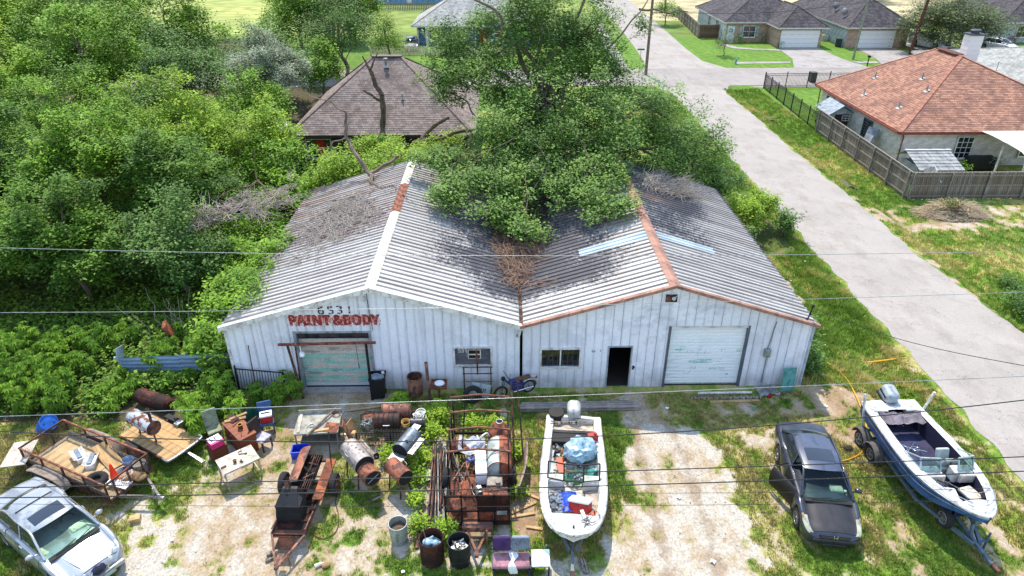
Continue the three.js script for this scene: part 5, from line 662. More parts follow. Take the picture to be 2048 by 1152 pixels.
function makeCar(root, P) {
  const sec = carBody(P), L = P.L, Zf = L / 2, pm = P.paint, NF = 96, NK = 24, rows = [];
  for (let i = 0; i <= NF; i++) { const f = L * i / NF, row = []; for (let k = 0; k <= NK; k++) { const [x, y] = sec(f, k / NK); row.push([x, y, Zf - f]); } for (let k = NK - 1; k >= 0; k--) { const [x, y] = sec(f, k / NK); row.push([-x, y, Zf - f]); } rows.push(row); }
  const cap = (r) => r.map((p) => [p, [0, p[1], p[2]]]); const body = part('body', [sheet(rows), sheet(cap(rows[0])), sheet(cap(rows[NF])), box(P.W * .8, .04, L * .86, 0, .24, 0)], pm, root, { smooth: .7 });
  const patch = (f0, f1, k0, k1, sd, off, n = 10, m = 8) => { const R = []; for (let i = 0; i <= n; i++) R.push(Array.from({ length: m + 1 }, (_, j) => { const f = lerp(f0, f1, i / n), k = lerp(k0, k1, j / m), [x, y] = sec(f, k), [x2, y2] = sec(f, Math.min(1, k + .02)), tx = k > .985 ? -1 : x2 - x, ty = k > .985 ? 0 : y2 - y, l = Math.hypot(tx, ty) || 1; return [sd * (x + ty / l * off), y - tx / l * off, Zf - f]; })); return sheet(R); };
  const seam = (f0, f1, k0, k1, s) => part('panel_gap', [patch(f0 - .014, f1 + .014, k0 - .008, Math.min(1, k1 + .008), s, .003, 12, 8)], M.black, root, { smooth: .7 });
  const full = (f0, f1, k0, off) => [patch(f0, f1, k0, 1, 1, off, 14, 8), patch(f0, f1, k0, 1, -1, off, 14, 8)];
  for (const s of [-1, 1]) { seam(P.hood[0], P.hood[1], .70, 1, s); seam(P.trunk[0], P.trunk[1], .72, 1, s); }
  part('hood', full(P.hood[0], P.hood[1], .70, .007), P.hoodM ?? pm, root, { smooth: .7 }); part('trunk_lid', full(P.trunk[0], P.trunk[1], .72, .007), pm, root, { smooth: .7 });
  const yB = P.belt, [c0, c1, r0, r1] = P.gh, hb = P.hb, hr = P.hr, yr = P.roofY;
  const glassSheet = (za, ya, zb, yb2, bulge, xa, xb, n = 9, m = 6) => { const R = []; for (let i = 0; i <= n; i++) { const s = i / n * 2 - 1; R.push(Array.from({ length: m + 1 }, (_, j) => { const v = j / m, z = lerp(za, zb, v) + bulge * (1 - s * s) * (1 - .5 * v); return [s * lerp(xa, xb, v), lerp(ya, yb2, v) + .03 * Math.sin(v * PI) - .02 * (s * s), z]; })); } return sheet(R); };
  part('windshield', [glassSheet(Zf - c0, yB, Zf - c1, yr - .03, .16, hb * .95, hr * .96)], M.glass, root, { smooth: .8 }); part('rear_window', [glassSheet(Zf - r1, yB + .06, Zf - r0, yr - .03, -.12, hb * .9, hr * .93)], P.rear ?? M.darkglass, root, { smooth: .8 });
  const RR = []; for (let i = 0; i <= 12; i++) { const t = i / 12, z = lerp(Zf - c1 + .02, Zf - r0 - .02, t), y = yr + .05 * Math.sin(t * PI) - .02; RR.push(Array.from({ length: 11 }, (_, j) => { const s = j / 5 - 1; return [s * (hr + .03) * (1 - .03 * Math.abs(t - .5)), y - .055 * s * s - .02 * s ** 6, z + (t < .5 ? 1 : -1) * .12 * (1 - s * s) * (1 - Math.min(1, t * 3, (1 - t) * 3)) * (t < .5 ? 1 : .8)]; })); }
  const roof = part('roof', [sheet(RR)], P.roofM ?? pm, root, { smooth: .8 }); if (P.sunroof) { const [a, b] = P.sunroof, R = []; for (let i = 0; i <= 4; i++) R.push(Array.from({ length: 5 }, (_, j) => { const s = (j / 2 - 1) * .72, t = lerp(a, b, i / 4), z = lerp(Zf - c1, Zf - r0, t); return [s * hr, yr + .05 * Math.sin(t * PI) - .02 - .055 * s * s + .012, z]; })); part('sunroof', [sheet(R)], M.darkglass, roof, { smooth: .8 }); }
  const pil = []; for (const s of [-1, 1]) { pil.push(tub([[s * hb * .99, yB - .02, Zf - c0 - .02], [s * lerp(hb, hr, .5) * 1.01, lerp(yB, yr, .52), Zf - lerp(c0, c1, .5)], [s * (hr + .02), yr - .06, Zf - c1], [s * (hr + .035), yr - .045, Zf - lerp(c1, r0, .5)], [s * (hr + .02), yr - .065, Zf - r0], [s * lerp(hb, hr, .45), lerp(yB, yr, .5), Zf - lerp(r0, r1, .52)], [s * hb * .96, yB + .03, Zf - r1]], .034, 8, 40), bar([s * (hb + .01), yB, Zf - P.bp], [s * (hr + .035), yr - .07, Zf - P.bp - .12], .03, .09)); }
  part('roof_rails', pil, P.rail ?? pm, root); const sideG = (s, f0, f1, t0, t1) => sheet(Array.from({ length: 7 }, (_, i) => { const u = i / 6; return Array.from({ length: 5 }, (_, j) => { const v = j / 4; return [s * (lerp(hb + .005, hr + .03, v) + .02 * Math.sin(v * PI)), lerp(yB - .01, yr - .075, v), lerp(Zf - lerp(f0, f1, u), Zf - lerp(t0, t1, u), v)]; }); }));
  for (const s of [-1, 1]) { if (!(P.open === s)) part('side_window', [sideG(s, c0 + .05, P.bp - .03, c1, P.bp + .07)], P.sideG ?? M.darkglass, root, { smooth: .8 }); part('side_window', [sideG(s, P.bp + .04, r1 - .12, P.bp + .16, r0 + .02)], P.sideG ?? M.darkglass, root, { smooth: .8 }); }
  // doors
  for (const s of [-1, 1]) [[P.door[0], P.bp], [P.bp + .012, P.door[1]]].forEach(([a, b], i) => {
    if (i === 0 && P.open === s) {
      const hole = part('door_opening', [patch(a, b, .10, .6, s, .008, 8, 6)], M.black, root); const hx = s * (sec(a, .3)[0] + .03), g = geo([patch(a, b, .05, .66, s, .0, 10, 8), patch(a, b, .05, .66, s, -.09, 10, 8), bar([s * (hb + .01), yB, Zf - a - .25], [s * (hr + .06), yr - .1, Zf - P.bp + .35], .03, .04), bar([s * (hr + .06), yr - .1, Zf - P.bp + .35], [s * (hb + .03), yB, Zf - P.bp], .03, .04)], 1); g.translate(-hx, 0, -(Zf - a)).rotateY(s * -P.openA).translate(hx, 0, Zf - a); const d = part('open_door', g, gr(0x111114, .5), root, { ready: true }); return;
    }
    seam(a, b, .07, .655, s); const d = part('door', [patch(a, b, .07, .665, s, .006, 10, 8)], P.doorM ?? pm, root, { smooth: .7 }); const [hx, hy] = sec(b - .12, .56); part('handle', [rbox(.03, .035, .16, .012, s * (hx + .02), hy, Zf - b + .14)], P.handle ?? pm, d);
  });
  // wheels with dark wells, mirrors, inside
  for (const f of P.wheels) for (const s of [-1, 1]) { const w = sec(f, .3)[0]; wheelParts(root, P.wr, .21, s * (w - .12), P.wr, Zf - f, { s, spokes: P.spokes ?? 7 }); part('wheel_well', [cyl(P.ar - .01, P.ar - .01, .3, s * (w - .2), P.wr, Zf - f, 0, 0, PI / 2, 20, true)], M.black, root); }
  for (const s of [-1, 1]) { if (P.open === s) continue; part('mirror', [sph(.1, s * (hb + .2), yB + .1, Zf - c0 - .32, 1.15, .75, .8), rod([s * (hb - .01), yB + .03, Zf - c0 - .3], [s * (hb + .14), yB + .07, Zf - c0 - .32], .03)], P.mirror ?? pm, root, { smooth: .8 }); }
  const im = P.inside, it = []; for (const x of [-.36, .36]) it.push(rbox(.5, .14, .5, .06, x, .52, Zf - c1 - .35), rbox(.48, .62, .14, .06, x, .82, Zf - c1 - .68, -.25), rbox(.26, .16, .1, .04, x, 1.2, Zf - c1 - .78)); it.push(rbox(1.25, .16, .5, .06, 0, .52, Zf - r0 + .15), rbox(1.25, .6, .14, .06, 0, .8, Zf - r0 - .2, -.25)); part('seats', it, im, root);
  part('dashboard', [rbox(1.36, .2, .5, .07, 0, yB - .14, Zf - c0 - .42), rbox(.4, .1, .3, .05, .36, yB - .01, Zf - c0 - .42)], P.dash, root); part('steering_wheel', [tor(.18, .016, .36, yB - .04, Zf - c1 - .12, -.5)], M.black, root); part('floor_pan', [box(1.4, .02, r1 - c0 - .3, 0, .36, Zf - (c0 + r1) / 2)], M.black, root); part('rear_shelf', [box(1.2, .03, r1 - r0, 0, yB - .03, Zf - (r1 + r0) / 2)], M.black, root);
  part('wiper', [rod([-.5, yB + .02, Zf - c0 + .1], [.1, yB + .05, Zf - c0 + .03], .012), rod([.05, yB + .02, Zf - c0 + .1], [.55, yB + .05, Zf - c0 - .02], .012)], M.black, root); part('cowl', [box(hb * 1.8, .03, .16, 0, yB - .035, Zf - c0 + .09)], M.black, root);
  return { sec, patch, Zf, body };
}
const sedan = (L, W) => ({ L, W, wr: .32, ar: .365, crown: .07, wheels: [.88, 3.6], belt: .96, hb: .75, hr: .58, roofY: 1.43, gh: [1.16, 1.98, 3.42, 4.1], bp: 2.42, door: [1.36, 3.5], hood: [.14, 1.12], trunk: [4.14, L - .1], st: [[0, .55, .52, .34], [.06, .68, .60, .26], [.16, .78, .66, .22], [.4, .845, .73, .2], [.8, .872, .85, .2], [1.16, .885, .94, .2], [2, .895, .97, .2], [3, .895, .98, .2], [3.9, .88, 1.0, .2], [4.4, .84, 1.0, .22], [L - .1, .76, .94, .26], [L, .64, .74, .34]] });
{ // black sedan with its door open
  const r = thing('black_sedan', 'faded black sedan parked on the grass with one front door open', 'car', [9.86, 0, -15.78], -.147), paint = phys(0x2b3344, .35, { map: rep(TX.grime, .6), clearcoat: .9, clearcoatRoughness: .15, metalness: .2 }), dull = phys(0x2c2a2e, .42, { map: rep(TX.grime, .9), clearcoat: .15, clearcoatRoughness: .5 }), roofM = phys(0x434d66, .34, { map: rep(TX.grime, .8), clearcoat: 1, clearcoatRoughness: .12 });
  const P = { ...sedan(4.75, 1.8), paint, hoodM: dull, roofM, sunroof: [.18, .55], open: -1, openA: .5, inside: gr(0x8c9890, .9), dash: gr(0x9aa79e, .8), spokes: 10, rear: M.darkglass }; const { patch, Zf } = makeCar(r, P);
  const lens = phys(0xb9bca4, .2, { clearcoat: .6, map: TX.grime }); for (const s of [-1, 1]) { const h = part('headlight', [patch(.1, .6, .55, .71, s, .012, 12, 8)], lens, r, { smooth: .8 }); part('turn_lamp', [patch(.5, .64, .55, .62, s, .018, 4, 4)], M.cardboard, h); part('tail_light', [patch(4.66, 4.74, .42, .6, s, .012, 4, 4)], M.red, r); }
  part('grille', [rbox(.86, .10, .06, .03, 0, .585, Zf - .02), box(.8, .012, .04, 0, .60, Zf + .015)], M.black, r); part('bumper', [rbox(1.24, .2, .16, .07, 0, .40, Zf - .04), rbox(.7, .09, .05, .02, 0, .3, Zf + .04)], dull, r); part('emblem', [box(.022, .1, .016, -.045, .60, Zf + .03, -.2, 0, .12), box(.022, .1, .016, .045, .60, Zf + .03, -.2, 0, -.12), box(.08, .022, .016, 0, .60, Zf + .03, -.2)], M.chrome, r); part('sticker', [box(.07, .06, .004, .56, 1.04, Zf - 1.44, -.95)], M.plasticw, r);
}
{ // silver sedan
  const r = thing('silver_sedan', 'silver sedan with round headlamps and an oval grille at the left corner', 'car', [-13.12, 0, -14.02], .98), paint = phys(0xb8bec4, .28, { metalness: .45, clearcoat: 1, clearcoatRoughness: .06, map: rep(TX.grime, .3) });
  const P = { ...sedan(4.86, 1.82), paint, sunroof: [.06, .36], inside: gr(0xe2dcc4, .8), dash: gr(0xe4ead2, .8), }; P.st = P.st.map((q) => [...q]); P.st[0] = [0, .5, .5, .3]; P.st[1] = [.08, .66, .64, .24]; P.st[2] = [.2, .76, .72, .2]; P.crown = .1; const { patch, Zf } = makeCar(r, P);
  part('grille', [sph(.2, 0, .56, Zf - .05, 1.05, .85, .5)], gr(0x3a3a55, .4, .5), r); part('grille_ring', [tor(.21, .02, 0, .56, Zf - .0, -.25, 0, 0, 28, 8).scale(1.05, .9, 1)], M.chrome, r); const gs = []; for (let i = -5; i <= 5; i++) gs.push(rod([i * .034, .42 + Math.abs(i) * .008, Zf + .05 - Math.abs(i) * .006], [i * .034, .7 - Math.abs(i) * .012, Zf + .01 - Math.abs(i) * .01], .005)); part('grille_bars', gs, M.chrome, r);
  for (const s of [-1, 1]) for (const [x, y, z, q] of [[.36, .60, -.10, .085], [.57, .66, -.2, .115]]) { const h = part('headlight', [sph(q, s * x, y, Zf + z, 1, 1, .55, 18)], phys(0xdfe6ea, .08, { clearcoat: 1, metalness: .3 }), r); part('lamp_ring', [tor(q * 1.02, .014, s * x, y, Zf + z + .02, -.25, s * .35, 0, 24, 6)], M.chrome, h); }
  part('bumper', [rbox(1.3, .16, .14, .06, 0, .36, Zf - .0), box(1.25, .03, .03, 0, .43, Zf + .07)], paint, r); part('license_plate', [box(.32, .12, .02, .18, .33, Zf + .09)], gr(0xb9c8bf, .5), r); part('hood_crease', [tub([[-.26, .70, Zf - .18], [-.4, .84, Zf - .8], [-.5, .93, Zf - 1.3]], .012), tub([[.26, .70, Zf - .18], [.4, .84, Zf - .8], [.5, .93, Zf - 1.3]], .012)], paint, r); part('roof_seal', [tub([[-.5, 1.43, Zf - 3.0], [0, 1.475, Zf - 2.96], [.5, 1.43, Zf - 3.0]], .014)], M.black, r);
}
{ // far cars across the street
  const mk = (name, label, x, z, t, c, truck) => { const r = thing(name, label, 'car', [x, 0, z], t), P = { ...sedan(4.7, 1.8), paint: phys(c, .3, { clearcoat: 1 }), inside: M.black, dash: M.black }; const { patch, Zf } = makeCar(r, P); for (const s of [-1, 1]) part('headlight', [patch(.12, .6, .5, .66, s, .012, 4, 4)], M.plasticw, r); part('grille', [rbox(.8, .14, .06, .03, 0, .55, Zf - .02)], M.black, r); if (truck) { r.scale.set(1.12, 1.35, 1.15); part('cargo_bed', [box(1.6, .5, 1.6, 0, .95, -1.5), box(1.4, .05, 1.5, 0, 1.21, -1.5)], M.white2, r); } return r; };
  mk('white_pickup', 'white pickup truck in the drive under the street tree', 55.6, -92, .35, 0xe4e6e8, true); mk('white_sedan', 'white sedan parked at the right end of the street', 63.6, -90.5, .5, 0xe4e6e8); mk('dark_car', 'dark car parked beside the blue house', -11.6, -92.6, .1, 0x1c2226); mk('white_van', 'white car parked left of the brown roofed house', -16.8, -50.2, .3, 0xe6eaec, true);
}
// ---------- boats and their trailers ----------
reseed(61);
function hullShape(o) {
  const { L, B, sheer, bow, fl } = o, b = (t) => B / 2 * (t < .55 ? lerp(.9, 1, sst(0, .5, t)) : Math.pow(Math.max(0, 1 - Math.pow((t - .55) / .45, o.pow)), o.blunt)), sy = (t) => sheer + bow * t * t, ky = (t) => lerp(fl, sheer + bow - .25, Math.pow(sst(.55, 1.02, t), 1.6));
  const T = Array.from({ length: 41 }, (_, i) => i / 40).map((t) => t < .98 ? t : t), Zt = (t) => -L / 2 + L * t; return { b, sy, ky, T, Zt };
}
function boat(root, o) {
  const { b, sy, ky, T, Zt } = hullShape(o), hull = [], rimw = o.rim, side = (s) => T.map((t) => { const B = b(t), s0 = sy(t), k = ky(t), c = lerp(k, s0, o.chine ?? .38); return [[s * B, s0, Zt(t)], [s * B * .985, lerp(s0, c, .3), Zt(t)], [s * B * .95, lerp(s0, c, .65), Zt(t) - .0], [s * B * .86, c, Zt(t)], [s * B * .5, lerp(c, k, .6), Zt(t)], [0, k, Zt(t)]]; });
  const up = (s, a, z) => side(s).map((r) => r.slice(a, z)); const tr = [side(1)[0], side(-1)[0]]; part('hull', [sheet(up(1, 0, 6)), sheet(up(-1, 0, 6)), sheet(tr)], o.hullM, root, { smooth: .6 });
  for (const [y0, y1, m] of o.stripes ?? []) for (const s of [-1, 1]) part('stripe', [sheet(T.map((t) => { const B = b(t), s0 = sy(t), c = lerp(ky(t), s0, o.chine ?? .38), f = (v) => [s * (B * lerp(1, .95, v / .65) + .008), lerp(s0, c, v), Zt(t)]; return [f(y0), f(y1)]; }))], m, root);
  const inn = (t) => Math.max(.02, b(t) - rimw), Tc = T.filter((t) => t >= o.cock[0] - 1e-6 && t <= o.cock[1] + 1e-6), fy = o.floor;
  const gun = []; for (const s of [-1, 1]) gun.push(sheet(T.map((t) => [[s * (b(t) + .035), sy(t) - .06, Zt(t)], [s * (b(t) + .035), sy(t) + .01, Zt(t)], [s * b(t), sy(t) + .04, Zt(t)], [s * inn(t), sy(t) + .03, Zt(t)]]))); part('gunwale', gun, o.deckM, root, { smooth: .5 });
  part('rub_rail', [-1, 1].map((s) => tub(T.filter((_, i) => i % 2 === 0).map((t) => [s * (b(t) + .04), sy(t) - .03, Zt(t)]), .02, 6, 60)), o.railM ?? M.galv, root);
  const wallsG = []; for (const s of [-1, 1]) wallsG.push(sheet(Tc.map((t) => [[s * inn(t), sy(t) + .03, Zt(t)], [s * inn(t) * .94, fy, Zt(t)]]))); for (const t of o.cock) wallsG.push(sheet([[[-inn(t), sy(t) + .03, Zt(t)], [-inn(t) * .94, fy, Zt(t)]], [[inn(t), sy(t) + .03, Zt(t)], [inn(t) * .94, fy, Zt(t)]]])); part('cockpit_liner', wallsG, o.inM, root);
  part('cockpit_floor', [sheet(Tc.map((t) => [[-inn(t) * .94, fy, Zt(t)], [inn(t) * .94, fy, Zt(t)]]))], o.floorM ?? o.inM, root); const deck = (a, z) => sheet(T.filter((t) => t >= a - 1e-6 && t <= z + 1e-6).map((t) => Array.from({ length: 7 }, (_, j) => { const s = j / 3 - 1; return [s * inn(t), sy(t) + .03 + .04 * (1 - s * s), Zt(t)]; })));
  part('bow_deck', [deck(o.cock[1], 1)], o.deckM, root, { smooth: .6 }); if (o.cock[0] > 0) part('stern_deck', [deck(0, o.cock[0])], o.deckM, root, { smooth: .6 });
  return { b, sy, ky, Zt, inn };
}
function outboard(root, z, y, s, cm, x = 0) { const m = part('outboard_motor', [rbox(.5 * s, .5 * s, .66 * s, .18, x, y, z, .25, 0, 0, 4)], cm, root); part('cowl_band', [rbox(.52 * s, .1, .68 * s, .04, x, y - .2 * s, z - .04, .25)], M.blackmetal, m); part('shaft', [rbox(.16, .8, .24, .05, x, y - .6 * s, z - .12, .25), box(.3, .16, .2, x, y - .28 * s, z + .28), cyl(.12, .03, .4, x, y - 1.0 * s, z - .25, PI / 2)], M.galv, m); return m; }
function boatTrailer(name, label, p, turn, o) {
  const t = thing(name, label, 'boat trailer', p, turn, 'boat trailers'), { L, W, y, tip } = o, m = o.m; for (const s of [-1, 1]) { part('side_rail', bar([s * W / 2, y, -L / 2], [s * W / 2, y, L * .18], .08, .1), m, t); part('side_rail', bar([s * W / 2, y, L * .18], [s * .1, y, L / 2 + .2], .08, .1), m, t); part('bunk', bar([s * W * .28, y + .16, -L / 2 + .2], [s * W * .22, y + .2, L * .2], .1, .06), M.greywood, t); }
  for (const z of [-L * .46, -L * .1, L * .2]) part('cross_member', bar([-W / 2 * (z > 0 ? .94 : 1), y, z], [W / 2 * (z > 0 ? .94 : 1), y, z], .06, .07), m, t); part('tongue', bar([0, y, L * .22], [0, y - .02, tip], .09, .1), m, t); part('coupler', [rbox(.14, .14, .3, .05, 0, y, tip + .1)], M.rustdark, t); part('winch_post', [bar([0, y, L / 2 - .1], [0, y + .75, L / 2 - .25], .08), cyl(.09, .09, .2, 0, y + .6, L / 2 - .12, 0, 0, PI / 2), bar([.1, y + .6, L / 2 - .1], [.26, y + .75, L / 2 - .1], .03)], m, t);
  for (const s of [-1, 1]) for (const z of o.wheels) { const w = wheelParts(t, .31, .18, s * (W / 2 + .2), .31, z, { s, rim: o.rimM ?? M.rim, spokes: 5 }); part('fender', [sheet(Array.from({ length: 9 }, (_, i) => { const a = PI * i / 8, c = [Math.cos(a) * .43, .31 + Math.sin(a) * .42]; return [[s * (W / 2 + .06), c[1], z + c[0]], [s * (W / 2 + .34), c[1], z + c[0]], [s * (W / 2 + .34), c[1] - .05, z + c[0] * .97]]; }))], o.fenderM ?? m, t); }
  part('axle', [rod([-W / 2 - .15, .31, o.wheels[0]], [W / 2 + .15, .31, o.wheels[0]], .04)], M.rustdark, t); for (const s of [-1, 1]) if (o.guides) part('guide_pole', bar([s * (W / 2 + .1), y, -L / 2 + .15], [s * (W / 2 + .42), y + 1.6, -L / 2 + .2], .06), M.whitep, t); return t;
}
{ // white boat full of clutter
  const p = [2.16, 0, -15.72], t = -.095; boatTrailer('boat_trailer', 'rusty grey trailer under the white boat', p, t, { L: 4.6, W: 1.45, y: .42, tip: 3.25, wheels: [-.7], m: gr(0x6f7c86, .6, .3) });
  const r = thing('white_boat', 'open white fibreglass boat filled with household clutter', 'boat', [p[0], .0, p[2]], t), H = { L: 5.25, B: 1.98, sheer: 1.02, bow: .12, fl: .56, pow: 2.6, blunt: .42, rim: .2, cock: [.025, .85], floor: .62, hullM: M.whitep, deckM: gr(0xdedeDA, .4), inM: gr(0xdfe2de, .5), floorM: gr(0xc9c4b8, .7) }, { b, sy, Zt, inn } = boat(r, H), z = Zt;
  outboard(r, -2.8, 1.2, .95, gr(0xc4c6c2, .4)); part('motor_well', [box(1.5, .05, .5, 0, .82, z(.075)), box(1.5, .22, .06, 0, .92, z(.13))], gr(0xcbb9a6, .7), r); part('battery_tub', [cyl(.24, .26, .34, -.6, 1.0, -2.66)], M.black, r);
  part('rear_bench', [rbox(1.5, .3, .5, .05, 0, .78, z(.18))], M.black, r); part('console', [box(.56, .34, .34, -.58, .84, z(.555)), box(.56, .34, .34, .58, .84, z(.555))], M.white2, r);
  const zb = z(.58), fr = [], hx = inn(.55); const pts = [[-hx, zb - .08], [-.3, zb + .02], [.3, zb + .02], [hx, zb - .08]]; pts.forEach(([x, zz], i) => { fr.push(bar([x, 1.1, zz + .05], [x, 1.5, zz - .25], .045)); if (i < 3) { const [x2, z2] = pts[i + 1]; fr.push(bar([x, 1.1, zz + .05], [x2, 1.1, z2 + .05], .03), bar([x, 1.5, zz - .25], [x2, 1.5, z2 - .25], .035)); } }); const ws = part('windscreen_frame', fr, M.black, r); for (let i = 0; i < 3; i++) { const [x, a] = pts[i], [x2, c] = pts[i + 1]; part('pane', [soup(quad([x + .02, 1.12, a + .04], [x2 - .02, 1.12, c + .04], [x2 - .02, 1.48, c - .24], [x + .02, 1.48, a - .24]))], phys(0xf4f8f8, .03, { transmission: 1, thickness: 0 }), ws); }
  part('bow_bench', [box(.42, .16, .95, -.58, .70, z(.7)), box(.42, .16, .95, .58, .70, z(.7))], gr(0xb8a898, .8), r); part('bow_cleat', [rod([-.62, 1.16, 1.66], [-.62, 1.16, 1.78], .02), rod([.0, 1.2, 2.35], [.0, 1.26, 2.35], .03), rod([.6, 1.16, 1.66], [.6, 1.16, 1.78], .02)], M.black, r); part('anchor_rope', [tub([[.35, 1.2, 1.9], [.5, 1.22, 2.15], [.75, 1.2, 1.9], [.62, 1.22, 1.7], [.4, 1.3, 2.0], [.3, 1.2, 2.3]], .014, 5, 40)], M.greywood, r); part('bow_roller', [box(.1, .05, .5, .3, 1.2, 1.95, 0, .3), rod([.22, 1.22, 2.1], [.42, 1.32, 2.05], .02)], M.galv, r);
  // clutter lying in the boat: each a thing of its own
  const q = (x, y, zz) => { const c = Math.cos(t), s = Math.sin(t); return [p[0] + x * c + zz * s, y, p[2] - x * s + zz * c]; }, CG = 'clutter in the white boat';
  const bag = fin(new THREE.IcosahedronGeometry(.46, 4)), bp = bag.attributes.position; for (let i = 0; i < bp.count; i++) { const v = V().fromBufferAttribute(bp, i), n = v.clone().normalize(), k = 1 + .2 * (S(NB, n.x * .6 + .5, n.y * .6 + n.z * .5) - .5) * 2 + .16 * (S(NC, n.x * .12, n.z * .12 + n.y * .1) - .5) * 2; v.multiplyScalar(k); bp.setXYZ(i, v.x * 1.15, v.y * .8, v.z); } bag.computeVertexNormals();
  single('rubbish_bag', bag, M.bluebag, 'big clear plastic bag of cans in the white boat', 'bag', q(.22, 1.08, -.95), .3, CG); single('tarpaulin', [sheet(Array.from({ length: 14 }, (_, i) => Array.from({ length: 14 }, (_, j) => [i * .045 - .3, .12 * S(NB, i * .04, j * .04) + .16 * Math.exp(-((i - 6) ** 2 + (j - 7) ** 2) / 30), j * .06 - .42])))], gr(0x1b4fd0, .5), 'crumpled blue tarpaulin in the bow of the white boat', 'tarpaulin', q(-.12, .72, 1.05), .1, CG, { smooth: .5 });
  const ck = thing('cool_box', 'red cool box with a white lid in the bow of the white boat', 'cool box', q(.22, .72, 1.32), -.5, CG); ck.rotation.x = -.45; part('box', [rbox(.62, .32, .36, .04, 0, .16, 0)], M.red, ck); part('lid', [rbox(.68, .09, .4, .035, .0, .36, 0)], M.plasticw, ck); single('orange_float', [sph(.16, 0, .12, 0, 1.2, .8, 1)], M.orangep, 'orange float beside the cool box', 'float', q(.62, .66, 1.5), 0, CG); single('teal_bucket', [lat([[.0, .01], [.13, .01], [.17, .36], [.18, .36]], 18, 0, 0, 0)], M.teal, 'teal bucket lying in the white boat', 'bucket', q(.52, .74, -.28), 0, CG, { rot: [1.2, .6, 0] }); single('orange_board', [rbox(.22, .04, .6, .02, 0, 0, 0, .2, .25)], M.orangep, 'orange paddle in the white boat', 'paddle', q(-.42, .82, -.45), -.2, CG);
  const rg = []; for (let i = 0; i < 7; i++) rg.push(tub(Array.from({ length: 9 }, (_, k) => [Math.cos(k * .8 + i) * rr(.2, .42), .05 + rnd() * .16, Math.sin(k * .8 + i) * rr(.15, .3)]), .012, 5, 36)); single('green_rope', rg, gr(0x2f8f52, .8), 'tangle of green rope behind the boat windscreen', 'rope', q(.08, .66, .02), 0, CG); single('bundled_sticks', Array.from({ length: 9 }, (_, i) => rod([-.6 + rr(-.1, .1), .02 + rnd() * .08, rr(-.12, .12)], [.2 + rr(-.3, .4), .03 + rnd() * .08, rr(-.12, .12)], .016)), M.greywood, 'bundle of old sticks on the stern of the white boat', 'sticks', q(-.15, 1.0, -2.28), 0, CG); single('fuel_can', [rbox(.34, .3, .26, .04, 0, .15, 0), cyl(.04, .04, .06, .08, .33, 0)], M.red, 'red fuel can behind the bag in the white boat', 'can', q(.62, .95, -1.5), .2, CG);
  reseed(63); const bits = []; for (let i = 0; i < 120; i++) bits.push(tf(rbox(rr(.04, .16), rr(.03, .1), rr(.04, .2), .01, 0, 0, 0, rr(-1, 1), rr(0, 3), rr(-1, 1), 1), rr(-.68, .7), .64 + rnd() * .16, rr(-1.5, .3))); const bm = [M.plasticw, M.greyfab, M.black, M.cardboard, M.green, M.galv]; bm.forEach((m, k) => { const e = single('small_litter', bits.filter((_, i) => i % 6 === k), m, ['white plastic scraps', 'grey rags and bits', 'black scraps', 'brown scraps', 'green plastic scraps', 'metal scraps'][k] + ' loose on the floor of the white boat', 'litter', q(0, 0, 0), t); e.userData.kind = 'stuff'; });
  const bb = []; for (let i = 0; i < 50; i++) bb.push(tf(rbox(rr(.04, .14), rr(.03, .1), rr(.04, .16), .01, 0, 0, 0, rr(-1, 1), rr(0, 3), 0, 1), -.58 + rr(-.2, .25), .8 + rnd() * .08, 1.2 + rr(-.5, .5))); const e = single('small_litter', bb, M.greyfab, 'grey scraps heaped on the bow bench of the white boat', 'litter', q(0, 0, 0), t); e.userData.kind = 'stuff';
}
